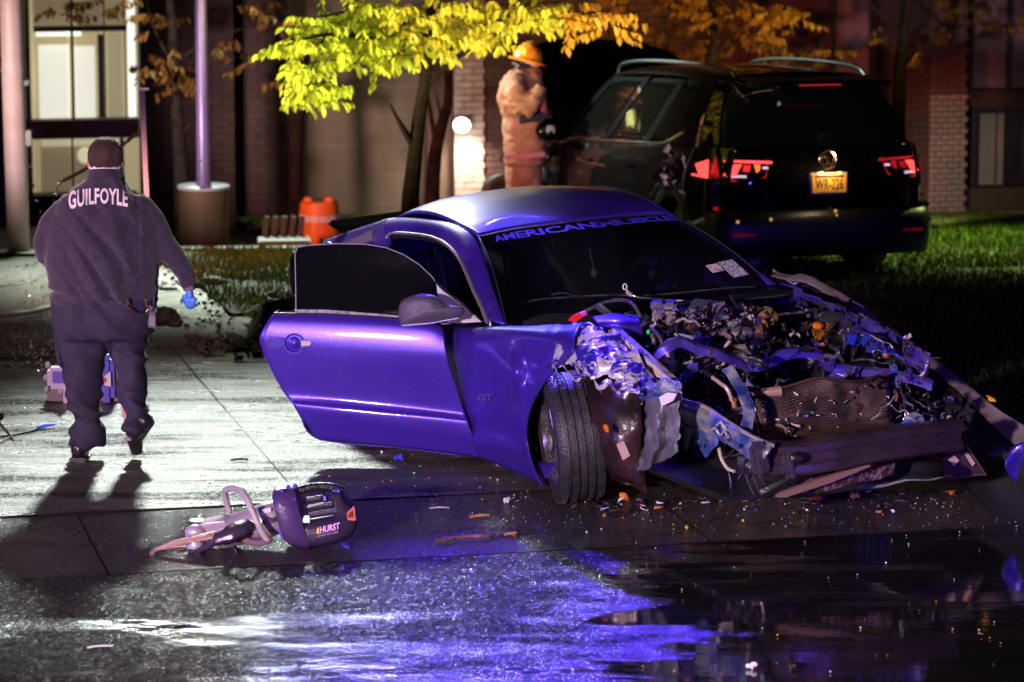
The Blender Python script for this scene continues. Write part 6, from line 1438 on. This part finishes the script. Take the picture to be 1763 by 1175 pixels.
# ---- person in turnout coat leaning into the engine
YF = 29.0
FZ = lambda px, py, dy=0.0: W(px, py, YF+dy)
ff = thing('person', 'person in orange-tan firefighting coat and helmet leaning under the raised hood', 'person', (0, 0, 0))
COAT = M('turnout_tan', (.30, .13, .075), .75, col2=(.38, .18, .11), nscale=10, bump=.4, bscale=50)
s4 = YF/FPX*1.0
def xs4(x0, x1, py, ry, dy=0): return (FZ((x0+x1)/2, py, dy), (x1-x0)/2*s4, ry)
fb = MB(); fh = FZ(915, 100, .0)
fb.ell(fh, (.085, .10, .12), 14, 10); fb.tube([fh, FZ(903, 125)], .07, 8); fb.ell(fh+Vector((.09, .02, -.02)), (.02, .015, .02), 8, 6)
gzf = gz(0, YF)
ellipse_tube(fb, [xs4(868, 925, 150, .10), xs4(870, 925, 210, .12), xs4(872, 920, 260, .11)]); fb.tube([FZ(885, 260), (FZ(885, 300).x, YF, gzf+.08)], [.09, .05], 8); fb.tube([FZ(908, 260), (FZ(908, 300).x, YF+.1, gzf+.08)], [.09, .05], 8)
fb.tube([FZ(900, 140), FZ(908, 175, -.1), FZ(935, 175, .05)], [.06, .05, .04], 8); blob('body', fb, SKIN, ff, .02, 3)
cb = MB()
ellipse_tube(cb, [xs4(888, 925, 116, .10), xs4(870, 935, 130, .16), xs4(858, 935, 150, .20), xs4(856, 932, 175, .21), xs4(866, 935, 200, .20), xs4(866, 942, 230, .20), xs4(868, 940, 262, .20), xs4(870, 936, 285, .19)], 18)
cb.tube([FZ(888, 138, -.16), FZ(888, 165, -.27), FZ(902, 192, -.33)], [.10, .10, .085], 12); cb.tube([FZ(900, 192, -.33), FZ(918, 174, -.32), FZ(932, 152, -.25)], [.088, .075, .06], 12); 
ct_ = blob('turnout_coat', cb, COAT, ff, .018, 3, wrinkle=.012, wscale=(5, 5, 12))
MB().tube([FZ(915, 172, -.30), FZ(932, 160, -.22), FZ(936, 200, -.2)], [.045, .045, .03], 9).build('coat_cuff', M('cuff_red', (.55, .12, .10), .6), ct_)
MB().prism([FZ(882, 208, -.235), FZ(935, 200, -.22), FZ(935, 203, -.22), FZ(882, 212, -.235)], (0, -.006, 0)).build('reflective_band', M('band_dull', (.5, .16, .16), .3), ct_)
MB().tube(spline([FZ(866, 152, -.17), FZ(876, 130, -.16), FZ(892, 114, -.12)], 8), .014, 6, sq=.6).build('shoulder_piping', M('band_dull', (0, 0, 0)), ct_)
MB().prism([FZ(870, 268, -.235), FZ(938, 262, -.22), FZ(938, 270, -.22), FZ(870, 276, -.235)], (0, -.006, 0)).build('reflective_band', M('band_dull', (0, 0, 0)), ct_)
MB().tube(spline([FZ(896, 178, -.30), FZ(908, 184, -.33), FZ(920, 172, -.27)], 8), .020, 7, sq=.5).build('sleeve_band', M('band_pale', (.7, .45, .42), .3), ct_)
tb_ = MB(); ellipse_tube(tb_, [xs4(872, 936, 270, .17), xs4(872, 930, 300, .16), xs4(872, 908, 330, .13), (Vector((FZ(888, 300).x, YF, gzf+.06)), .10, .12)], 16)
ellipse_tube(tb_, [xs4(900, 934, 300, .14), (Vector((FZ(918, 300).x, YF+.1, gzf+.06)), .10, .12)], 16); blob('turnout_trousers', tb_, COAT, ff, .02, 3, wrinkle=.01, wscale=(7, 7, 9))
for x in (888, 916): MB().ell((FZ(x, 300).x+.02, YF+(.1 if x > 900 else 0)-.02, gzf+.05), (.07, .15, .07), 10, 7).build('boot', BLACK, ff)
gl_ = MB(); g_ = FZ(912, 205, -.26); gl_.tube([FZ(893, 207, -.26), FZ(918, 203, -.24), FZ(936, 196, -.2)], [.05, .05, .04], 9, sq=.7)
for k in range(4): gl_.tube([FZ(934, 193+3*k, -.2), FZ(948, 190+4*k, -.16)], [.014, .01], 6)
gl_.tube([FZ(905, 200, -.27), FZ(918, 192, -.28)], [.014, .01], 6); gl_.build('glove', M('glove_dark', (.035, .018, .05), .7), ff)
he = MB(); he.lathe([(-.06, .165), (-.045, .17), (-.035, .13), (.0, .125), (.05, .11), (.095, .070), (.115, .02), (.116, .001)], FZ(910, 96, -.02), (.25, .1, 1), 22)
ho_ = he.build('helmet', M('helmet_orange', (.85, .25, .02), .35, coat=.5), ff); MB().tube([FZ(900, 82, -.09), FZ(908, 74, -.05), FZ(918, 72, 0)], .010, 6).build('helmet_crest', M('crest_yellow', (.9, .5, .05), .4), ho_)
MB().tube([FZ(884, 108, -.05), FZ(895, 116, -.1), FZ(912, 116, -.08)], [.02, .03, .03], 8).build('neck_flap', BLACK, ff)
# ================================================================ rescue spreader lying in the gutter
TG = G(262, 955); YT = 17.0
def T(px, py, dy=0.0): return W(px, py, TG.y+.10+(px-262)/350*.12+dy)
tl = thing('rescue_spreader', 'battery hydraulic rescue spreader with grey D-handle lying on the wet gutter', 'rescue tool', (0, 0, 0))
SILV = M('tool_silver', (.50, .42, .47), .30, .45, col2=(.40, .32, .38), nscale=10, bump=.15, drops=.4)
GUN = M('tool_gunmetal', (.14, .10, .16), .3, .7, bump=.15, drops=.4); BRON = M('tool_bronze', (.38, .22, .20), .38, .75, col2=(.25, .15, .15), nscale=12, bump=.2)
HOUS = M('tool_housing', (.030, .020, .050), .38, bump=.25, bscale=80, drops=.3); VIOL = M('tool_violet_ring', (.22, .12, .45), .3, .4, drops=.3)
HG = M('handle_grey', (.42, .37, .35), .42, col2=(.34, .29, .28), nscale=20)
ax = (T(490, 886)-T(350, 932)).normalized()
# cylinder
p0 = T(372, 922); p1 = T(497, 884); Lc = (p1-p0).length
cyl = MB().lathe([(0, .001), (0, .070), (.02, .078), (.04, .080), (Lc*.45, .080), (Lc*.5, .086), (Lc-.01, .086), (Lc, .080), (Lc, .001)], p0, (p1-p0), 32).build('cylinder', SILV, tl)
def oncyl(x0, x1, y0, y1):
    def f(s, t, z): return T(x0+(x1-x0)*s, y0+(y1-y0)*s+ -(13)*t, -.115)
    return f
text_mesh('eDraulic', oncyl(451, 484, 905, 896), 'cylinder_lettering', M('ink_dark', (.02, .01, .02), .4), cyl, offset=.03)
MB().prism([T(451, 878, -.09), T(466, 874, -.09), T(467, 881, -.09), T(452, 885, -.09)], (0, .003, 0)).build('tool_label', M('label_grey', (.7, .6, .65), .4), cyl)
MB().prism([T(484, 890, -.09), T(489, 888, -.09), T(490, 894, -.09), T(486, 896, -.09)], (0, .003, 0)).build('label_mark', AMB, cyl)
# yoke: flat side plates and pivots
yk = MB(); yk.prism([T(318, 915, -.05), T(345, 905, -.05), T(388, 898, -.06), T(392, 925, -.06), T(360, 945, -.05), T(325, 952, -.04)], (0, .09, 0)); yo = yk.build('yoke', SILV, tl)
MB().ell(T(336, 915, -.05), (.05, .05, .035), 14, 10).build('pivot_cap', M('pivot_pale', (.72, .62, .72), .3, .5), yo)
MB().lathe([(-.02, .001), (-.02, .04), (0, .042), (.03, .042), (.03, .001)], T(341, 906, .04), (0, 0, 1), 20).build('pivot_bolt', GUN, yo)
MB().ell(T(336, 938, -.07), (.045, .05, .055), 14, 10).build('pivot_cap', M('pivot_pale', (0, 0, 0)), yo)
MB().bbox(T(345, 951, -.03), (.06, .05, .04), None, .01).build('yoke_foot', M('foot_mauve', (.5, .34, .42), .4), yo)
MB().bbox(T(366, 897, .03), (.12, .06, .03), (0, -.25, 0), .01).build('yoke_link', SILV, yo); MB().ell(T(386, 895, .03), (.03, .03, .02), 10, 7).build('link_bolt', GUN, yo)
# near arm: rounded fork with a long tapering bronze blade
MB().tube(spline([T(422, 905, -.09), T(410, 912, -.12), T(395, 920, -.14), T(370, 928, -.14)], 14), [.055]*4+[.062]*6+[.050]*4, 14, sq=.62).build('fork', GUN, tl)
MB().tube(spline([T(372, 932, -.12), T(350, 944, -.10), T(325, 950, -.09)], 10), [.03]*10, 8, sq=.6).build('fork_jaw', GUN, tl)
MB().prism([T(370, 916, -.17), T(366, 928, -.17), T(322, 936, -.15), T(268, 950, -.12), T(264, 945, -.12), T(300, 932, -.14)], (0, .035, 0)).build('spreader_arm', BRON, tl)
MB().prism([T(270, 944, -.13), T(262, 948, -.13), T(257, 952, -.12), T(258, 958, -.12), T(263, 957, -.12), T(268, 951, -.12)], (0, .05, 0)).build('arm_tip', M('tip_pale', (.60, .42, .46), .3, .7), tl)
MB().prism([T(370, 936, -.02), T(300, 950, -.02), T(266, 956, -.04), T(300, 944, -.02)], (0, .035, 0)).build('spreader_arm', M('arm_shadow_bronze', (.2, .12, .12), .4, .7), tl)  # far arm's shade painted as a darker bronze
MB().tube(spline([T(402, 942, -.08), T(415, 950, -.06), T(408, 956, -.03)], 8), .012, 6).build('release_lever', BLACK, tl)
MB().tube(spline([T(404, 945, -.1), T(410, 958, -.12), T(417, 968, -.12), T(415, 978, -.14)], 8), .004, 5).build('safety_cord', GUN, tl)
# D handle
dh = spline([T(397, 893, .12), T(392, 872, .10), T(387, 852, .06), T(390, 843, .02), T(402, 841, -.03), T(414, 844, -.08), T(424, 858, -.14), T(435, 882, -.18), T(446, 906, -.2), T(459, 929, -.2)], 44)
MB().tube(dh, .0165, 12).build('carry_handle', HG, tl)
MB().tube(spline([T(461, 930, -.2), T(450, 935, -.17), T(434, 934, -.12), T(418, 928, -.08)], 14), .017, 10).build('handle_stay', M('stay_mauve', (.26, .15, .18), .4, .3), tl)
MB().ell(T(461, 930, -.2), (.026, .02, .02), 10, 7).build('handle_joint', M('stay_mauve', (0, 0, 0)), tl)
# collar and battery housing
def sect(px, pyt, pyb, depth, n=28, dy=0, rot=0):
    c = T(px, (pyt+pyb)/2, dy); h = (pyb-pyt)/2*s3*.98*.97; out = []
    for k in range(n):
        a = 2*math.pi*k/n; ca, sa = math.cos(a), math.sin(a)
        out.append(c+Vector((rot*math.copysign(abs(sa)**.6, sa)*h, depth*math.copysign(abs(ca)**.6, ca), h*math.copysign(abs(sa)**.6, sa))))
    return out
def loft(name, secs, m, parent, bev=0):
    V = []; F = []; n = len(secs[0])
    for s_ in secs: V += s_
    for i in range(len(secs)-1):
        for k in range(n): a = i*n+k; b = i*n+(k+1) % n; F.append((a, b, b+n, a+n))
    F.append(tuple(range(n-1, -1, -1))); F.append(tuple(range((len(secs)-1)*n, len(secs)*n)))
    return mesh_obj(name, V, F, m, parent, 30)
MB().lathe([(0, .085), (.0, .108), (.012, .112), (.025, .112), (.03, .12), (.035, .12)], T(482, 887), ax, 36).build('collar_ring', VIOL, tl)
cl = loft('collar', [sect(484, 856, 918, .10, rot=-.25), sect(480, 850, 925, .115, rot=-.25), sect(490, 840, 934, .13, rot=-.25), sect(512, 836, 938, .13, rot=-.25), sect(522, 838, 940, .12, rot=-.25)], M('collar_violet', (.060, .030, .12), .35, bump=.15, drops=.4), tl)
for px, py in ((486, 845), (496, 838), (508, 838), (506, 860), (500, 900)): MB().ell(T(px, py, -.10), (.012, .012, .010), 8, 6).build('control_button', M('button_blue', (.10, .06, .5), .3), cl)
lo_h = loft('battery_housing', [sect(518, 893, 938, .11, rot=-.2), sect(545, 893, 936, .115, rot=-.2), sect(575, 888, 930, .115, rot=-.2), sect(603, 880, 918, .10, rot=-.2), sect(612, 884, 905, .08, rot=-.2)], HOUS, tl)
loft('rear_housing', [sect(578, 840, 892, .10, rot=-.2), sect(592, 842, 895, .10, rot=-.22), sect(606, 862, 900, .085, rot=-.2), sect(610, 872, 900, .07, rot=-.2)], HOUS, tl)
MB().tube(spline([T(514, 846, 0), T(530, 840, 0), T(555, 838, 0), T(575, 840, 0), T(590, 846, 0)], 20), .022, 12).build('grip', M('grip_black', (.012, .010, .016), .4, bump=.5, bscale=70), tl)
for pts in (((528, 862), (560, 856)), ((530, 875), (572, 868)), ((532, 888), (578, 880))): MB().tube([T(*pts[0], -.02), T(*pts[1], -.02)], .017, 8).build('housing_rib', HOUS, tl)
MB().tube([T(529, 873, -.05), T(556, 866, -.05)], .006, 6).build('housing_edge', M('edge_pale', (.45, .5, .45), .3), tl)
MB().bbox(T(559, 858, -.06), (.035, .02, .045), (0, -.1, 0), .01).build('grip_pad', M('pad_violet', (.16, .12, .5), .35), tl)
MB().prism([T(597, 884, -.105), T(610, 872, -.09), T(613, 897, -.09), T(599, 896, -.105)], (0, .02, 0)).build('charge_panel', M('panel_coral', (.70, .22, .16), .4), tl)
MB().prism([T(599, 886, -.11), T(606, 880, -.105), T(607, 890, -.105), T(600, 892, -.11)], (0, .004, 0)).build('charge_window', M('window_red', (.35, .02, .03), .3), tl)
MB().prism([T(480, 915, -.08), T(487, 915, -.08), T(484, 930, -.08)], (0, .03, 0)).build('blue_tab', M('tab_blue', (.08, .08, .7), .35), tl)
HP = M('print_pink', (.85, .45, .80), .4)
text_mesh('HURST', lambda s, t, z: T(551+34*s, 919-8*s-(11.5)*t, -.128), 'brand_lettering', HP, lo_h, offset=.03)
text_mesh('JAWS OF LIFE', lambda s, t, z: T(546+36*s, 927-8*s-(5)*t, -.128), 'brand_lettering', M('print_mauve', (.45, .25, .5), .4), lo_h, offset=.02)
MB().prism([T(545, 912, -.128), T(549, 907, -.128), T(550, 919, -.128), T(545, 920, -.128)], (0, .002, 0)).build('brand_mark', M('mark_yellow', (.8, .5, .05), .4), lo_h)
bt = tag(MB().prism([G(586, 935, .012), G(597, 936, .012), G(602, 945, .012), G(594, 943, .012)], (0, 0, .008)).build('blue_strap_end', M('tab_blue', (0, 0, 0)), None), 'small bright blue strap end under the rear of the rescue tool', 'strap')
# ---- power unit behind the walking person's legs
YE = 20.6
E_ = lambda px, py, dy=0.0: W(px, py, YE+dy)
eg = thing('power_unit', 'portable power unit with violet side frame and wheel behind the walking person', 'equipment', (0, 0, 0))
MB().prism([E_(80, 668), E_(195, 664), E_(215, 690), E_(200, 716), E_(150, 706), E_(82, 690)], (0, .35, 0)).build('lower_case', M('case_mauve', (.30, .19, .22), .45, bump=.2), eg)
ef = MB(); ef.bbox(E_(104, 650), (.155, .12, .135), None, .02); ef.build('side_frame', M('frame_lilac', (.80, .62, .85), .4), eg)
MB().bbox(E_(102, 650, -.065), (.085, .02, .075), None, .006).build('side_window', M('window_violet', (.22, .12, .75), .3), eg)
for dx, dy in ((-22, -22), (0, -25), (14, -30), (-25, 0), (-24, 20), (0, 24), (16, -12)): MB().ell(E_(104+dx, 650+dy, -.03), (.018, .02, .018), 8, 6).build('rivet', M('frame_lilac', (0, 0, 0)), eg)
MB().bbox(E_(114, 652, -.02), (.03, .10, .32), None, .008).build('frame_post', M('post_pink', (.85, .66, .74), .4), eg)
MB().bbox(E_(186, 648, 0), (.10, .25, .30), None, .03).build('upper_case', M('case_blue', (.10, .05, .60), .4), eg)
MB().prism([E_(180, 648, -.14), E_(190, 640, -.14), E_(191, 666, -.14), E_(180, 664, -.14)], (0, .004, 0)).build('white_panel', M('panel_white', (.85, .72, .78), .4), eg)
MB().bbox(E_(181, 655, -.145), (.02, .01, .03), None, .004).build('red_button', M('red_plastic', (0, 0, 0)), eg)
wl_ = MB(); wl_.lathe([(-.03, .001), (-.03, .085), (-.02, .095), (.02, .095), (.03, .085), (.03, .001)], Vector((E_(108, 710, .1).x, YE+.1, .095)), (.2, 1, 0), 26); wo_ = wl_.build('wheel', M('wheel_grey', (.10, .08, .08), .5), eg)
MB().lathe([(0, .001), (0, .055), (.006, .056)], Vector((E_(110, 710, .06).x, YE+.06, .095)), (-.2, -1, 0), 22).build('hub_cap', M('hub_pale', (.38, .33, .33), .4), wo_)
MB().bbox(E_(192, 722, .05), (.10, .2, .09), None, .02).build('rear_foot', M('foot_purple', (.16, .08, .12), .45), eg)
# hand tool at the left edge, blue-tipped cable, long white trim strip, torn pieces
hb = thing('pry_bar', 'chrome bar tool entering at the left edge of the picture', 'tool', (0, 0, 0))
a = G(-14, 715, .16); b = G(18, 751, .012); MB().tube([a, a.lerp(b, .4), b], [.022, .010, .008], 8).build('shaft', M('bar_pink', (.7, .5, .62), .2, .9), hb); MB().ell(a.lerp(b, .3)+Vector((0, 0, .03)), (.04, .03, .03), 10, 7).build('grip', BLACK, hb)
MB().tube([b, G(24, 757, .01)], [.009, .004], 6).build('tip', CHROME, hb)
cb_ = thing('blue_tipped_cable', 'thin dark cable ending in a bright blue plug on the wet slab', 'cable', (0, 0, 0))
MB().tube(spline([G(0, 752, .01), G(20, 750, .012), G(50, 744, .012), G(72, 736, .012)], 16), .007, 6).build('cord', BLACK, cb_)
MB().tube([G(64, 736, .02), G(74, 733, .022), G(94, 731, .02)], [.008, .014, .008], 8).build('plug', M('plug_blue', (.15, .25, 1.0), .35, emit=(.1, .15, 1), estr=.25), cb_)  # plug glows by emission, brightness put into the material
ws_ = tag(MB().prism([G(-10, 551, .02), G(-10, 545, .03), G(40, 540, .03), G(84, 530, .03), G(92, 533, .02), G(60, 541, .02)], (0, 0, .025)).build('trim_strip', M('strip_white', (.85, .85, .85), .25, drops=.5), None), 'long thin white trim strip lying across the rough asphalt at left', 'trim strip')
# crumpled foil-like panel and dark block behind the door
fo_ = [[G(a, b, z) for a, b, z in r] for r in (((425, 538, .02), (455, 540, .02), (490, 540, .02), (512, 536, .02)), ((437, 530, .10), (460, 525, .14), (488, 528, .12), (515, 525, .10)), ((452, 520, .20), (470, 515, .26), (495, 515, .22), (515, 512, .2)), ((462, 516, .30), (480, 514, .33), (500, 512, .30), (520, 512, .3)))]
fp = patch('crumpled_panel', fo_, M('wet_foil', (.72, .78, .74), .22, .6, drops=.7, bump=.4), None, 30, 20, .006, crumple=.035, cs=5, smooth=25)
tag(fp, 'crumpled silvery wet panel lying on the mud behind the open door', 'car panel')
db = thing('broken_headlamp', 'black broken lamp housing resting against the crumpled silver panel', 'car part', (0, 0, 0))
c_ = G(482, 548, .10); MB().bbox(c_, (.30, .22, .24), (.1, .3, .2), .05).build('housing', BLACK, db); MB().ell(c_+Vector((.10, -.12, .06)), (.03, .02, .03), 8, 6).build('glint_lens', CHROME, db)
MB().ell(G(506, 470, .62)*1.0, (.03, .12, .15), 14, 10).build('cover', BLACK, db); MB().ell(G(507, 488, .5), (.02, .06, .06), 10, 8).build('orange_insert', RUST, db)
# clods along the mud rim
rr = random.Random(77); DIRT = M('clod', (.05, .03, .018), .7, bump=.7)
sd = MB()
for k in range(620):
    a = rr.uniform(LA-.2, 1.0); b = 5.0+rr.gauss(0, .25)+max(0, noise.noise(Vector((a*1.5, 0, 0))))*.5; p = AB(a, b, .02); r_ = rr.uniform(.006, .022)*(1 if rr.random() < .85 else 2.2)
    sd.ell(p, (r_*rr.uniform(.8, 1.6), r_, r_*.6), 6, 4, (rr.random(), rr.random(), rr.random()*3))
for k in range(160):
    a = LA+rr.gauss(.1, .2); b = rr.uniform(5.0, PB); p = AB(a, b, .02); r_ = rr.uniform(.006, .02); sd.ell(p, (r_*rr.uniform(.8, 1.6), r_, r_*.6), 6, 4, (rr.random(), rr.random(), rr.random()*3))
o = sd.build('mud_clods', DIRT, None); o['kind'] = 'stuff'
for i, (px, py, s_) in enumerate(((282, 545, .10), (370, 490, .09), (356, 486, .06), (688, 538, .04), (302, 556, .05))):
    mb = MB(); mb.ell((0, 0, 0), (s_, s_*.7, s_*.55), 12, 8); o = blob('clod', mb, DIRT, None, .014, 1, wrinkle=s_*.25, wscale=(22, 22, 22)); o.location = G(px, py, s_*.4)
    tag(o, ('large dark clod at the near corner of the left lawn', 'dark clod in the grass right of the blue-gloved hand', 'smaller dark clod just behind the glove-side clod', 'small clod on the slab behind the open door', 'flat clod on the white slab edge')[i], 'clod', 'clods of earth around the left lawn')
# ---- debris
LEAF1 = [M('wet_leaf_a', (.10, .055, .02), .35), M('wet_leaf_b', (.35, .22, .05), .4), M('wet_leaf_c', (.05, .03, .015), .3)]
stick = thing('wet_stick', 'long dark splintered stick lying on the gutter below the coupe door', 'stick', (0, 0, 0))
MB().tube(spline([G(750, 934, .012), G(770, 929, .02), G(800, 925, .016), G(835, 923, .02), G(860, 920, .014), G(890, 919, .012)], 24), [.010+.008*abs(noise.noise(Vector((k*.7, 0, 0)))) for k in range(24)], 6).build('stem', M('wet_stick_bark', (.06, .03, .02), .25, col2=(.25, .12, .06), nscale=20, bump=.8), stick)
MB().tube([G(868, 921, .02), G(889, 917, .03)], [.006, .004], 5).build('split_end', M('split_wood', (.45, .22, .12), .4), stick)
named = [('orange_plastic_scrap', 'crumpled orange plastic scrap on the asphalt just right of the front tyre', 'scrap', 1076, 858, .045, M('scrap_orange', (.75, .22, .05), .35)),
 ('foil_curl', 'tiny curl of silver foil beside the orange scrap near the tyre', 'foil', 1084, 849, .02, CHROME),
 ('glass_lump', 'white crumbled glass lump beneath the torn frame rail', 'glass', 1291, 858, .03, M('glass_white', (.8, .8, .85), .2)),
 ('clear_fragment', 'pale crumpled fragment on the gutter right of the rescue tool', 'fragment', 872, 863, .03, M('frag_pale', (.6, .58, .66), .25)),
 ('white_strip', 'short flat white strip lying on the gutter right of the rescue tool', 'strip', 757, 875, .05, M('frag_white', (.8, .78, .8), .3)),
 ('ochre_twig', 'thin ochre twig on the gutter just above the long stick', 'twig', 826, 889, .055, M('ochre_wood', (.5, .26, .10), .4)),
 ('blue_glass_chip', 'blue chip on the pavement beneath the open door', 'chip', 688, 790, .035, M('chip_blue', (.05, .06, .55), .15, coat=1)),
 ('teal_chip', 'tiny teal chip on the pavement beneath the open door', 'chip', 714, 815, .012, M('chip_teal', (.1, .7, .55), .3)),
 ('pale_wood_chip', 'pale splinter cluster on the asphalt below the bumper beam', 'splinter', 1474, 855, .04, M('ochre_wood', (0, 0, 0))),
 ('white_bone_scrap', 'lumpy white scrap near the bottom centre of the street', 'scrap', 1296, 1148, .03, M('glass_white', (0, 0, 0))),
 ('dull_scrap', 'dull brown scrap on the dark street right of the lumpy white one', 'scrap', 1362, 1150, .022, RUST),
 ('clear_strip', 'flat clear plastic strip at the lower left of the street', 'strip', 172, 1114, .055, M('frag_white', (0, 0, 0))),
 ('leaf_scrap', 'orange leaf scrap on the asphalt below the rescue tool', 'leaf', 505, 1007, .04, M('leaf_orange', (.40, .12, .05), .4)),
 ('brown_twig', 'short dark twig on the bright slab right of the walking person', 'twig', 412, 792, .05, LEAF1[2]),
 ('dead_leaf', 'small dark curled leaf on the bright slab above the rescue tool', 'leaf', 358, 833, .025, LEAF1[2]),
 ('hanging_leaf', 'dark reddish leaf stuck beside the front edge of the open door', 'leaf', 476, 668, .05, M('leaf_red', (.12, .03, .02), .4)),
 ('white_chip', 'bright white chip at the right edge of the asphalt', 'chip', 1754, 842, .035, M('glass_white', (0, 0, 0))),
 ('yellow_leaflet', 'single yellow leaflet on the dark street at lower right', 'leaf', 1687, 1092, .02, M('leaflet_yellow', (.7, .45, .03), .4)),
 ('orange_lens_chip', 'orange lens chip on the gutter just right of the long stick', 'chip', 886, 921, .02, AMB)]
for i, (nm, lb, ct2, px, py, s_, m_) in enumerate(named):
    p = G(px, py, .012); g_ = random.Random(i)
    if 'strip' in nm or 'twig' in nm:
        V = spline([(-s_, 0, 0), (-s_*.3, s_*.1, .003), (s_*.4, -.03*s_, .004), (s_, s_*.15, 0)], 10)
        mb = MB(); mb.tube(V, [s_*.14]*10, 5, sq=.5 if 'strip' in nm else .9)
        if 'twig' in nm: mb.tube([V[4], V[4]+Vector((s_*.3, s_*.4, .004))], s_*.07, 4)
        o = mb.build(nm, m_, None)
    elif 'leaf' in nm:
        o = mesh_obj(nm, [Vector(v)*(s_*9) for v in LV], LF, m_, None, 0); o.location = p
        s2_ = o.modifiers.new('t', 'SOLIDIFY'); s2_.thickness = .0015
    else:
        mb = MB()
        for k in range(4): mb.ell((g_.uniform(-s_, s_)*.6, g_.uniform(-s_, s_)*.4, s_*.2*k*.6), (s_*.5, s_*.4, s_*.22), 7, 5, (g_.random()*2, g_.random()*2, 0))
        o = mb.build(nm, m_, None, 20)
    o.location = p; o.rotation_euler = (0, 0, g_.uniform(-.3, .4)+ANG)
    tag(o, lb, ct2)
# uncountable crumbs of glass and plastic
def crumbs(name, n, fn, mats, seed, smin=.002, smax=.006):
    r = random.Random(seed)
    for mi, m_ in enumerate(mats):
        V = []; F = []
        for k in range(n//len(mats)):
            q_ = fn(r); 
            if q_ is None: continue
            p = G(q_[0], q_[1], .004); s_ = r.uniform(smin, smax)*(2.4 if r.random() < .05 else 1); e = Euler((r.random()*3, r.random()*3, r.random()*3)).to_matrix(); n0 = len(V)
            V += [p+e@Vector(v)*s_+Vector((0, 0, s_*.6)) for v in ((1, 0, -.4), (-.7, .8, -.3), (-.6, -.8, -.3), (0, .1, .8), (.4, .9, .2))]; F += [tuple(n0+i for i in f) for f in ((0, 1, 2), (0, 2, 3), (1, 3, 2), (0, 4, 1), (4, 3, 1), (0, 3, 4))]
        o = mesh_obj(name, V, F, m_, None, 0); o['kind'] = 'stuff'
CH = [M('glass_white', (0, 0, 0)), METAL, M('frag_pale', (0, 0, 0)), M('leaflet_yellow', (0, 0, 0)), BLACK]
crumbs('glass_crumbs', 330, lambda r: (r.uniform(880, 1763), 860+abs(r.gauss(0, 34))-r.random()*10), CH, 1)
crumbs('glass_crumbs', 160, lambda r: (r.uniform(560, 1763), r.uniform(860, 1160)), CH, 2)
crumbs('glass_crumbs', 160, lambda r: (r.uniform(540, 920), r.uniform(770, 900)), CH, 3)
crumbs('gravel_glints', 900, lambda r: (r.uniform(-10, 110)+r.random()*60, r.uniform(450, 640)), [CHROME, M('glass_white', (0, 0, 0))], 4, .003, .008)  # white and chrome crumbs stand in for bright glints on the asphalt
crumbs('glass_crumbs', 120, lambda r: (r.uniform(1540, 1763), r.uniform(740, 860)), CH, 5)

# shards of broken bodywork gathered under the nose
r9 = random.Random(99); BIG = [BLACK, GREYP, M('violet_paint', (0, 0, 0)), M('glass_white', (0, 0, 0)), METAL, BLACK, M('scrap_orange', (0, 0, 0))]
for k in range(46):
    px = r9.choice([r9.gauss(1290, 70), r9.gauss(1090, 40), r9.uniform(960, 1690), r9.gauss(1480, 60)]); py = 858+abs(r9.gauss(0, 13))-(px-1000)*.028+r9.random()*6
    s_ = r9.uniform(.012, .038); p = G(px, py, s_*.35); n_ = r9.randint(4, 6)
    pts = [Vector((math.cos(6.283*i/n_+r9.uniform(-.3, .3))*s_*r9.uniform(.5, 1.3), math.sin(6.283*i/n_)*s_*r9.uniform(.5, 1.2), r9.uniform(-.2, .3)*s_)) for i in range(n_)]
    o = MB().prism(pts, (0, 0, .004)).build('plastic_shard', BIG[k % 7], None, 20); o.location = p; o.rotation_euler = (r9.uniform(-.4, .4), r9.uniform(-.4, .4), r9.uniform(0, 6))
    cl_ = ('black', 'dull grey', 'purple', 'white', 'silvery', 'matt black', 'orange')[k % 7]
    wh_ = 'just right of the front tyre' if px < 1120 else 'below the torn frame rail' if px < 1300 else 'below the crushed bumper beam' if px < 1480 else 'under the far end of the bumper beam'
    tag(o, 'small %s bodywork shard on the gutter %s' % (cl_, wh_), 'shard', 'shards of bodywork scattered under the wreck')
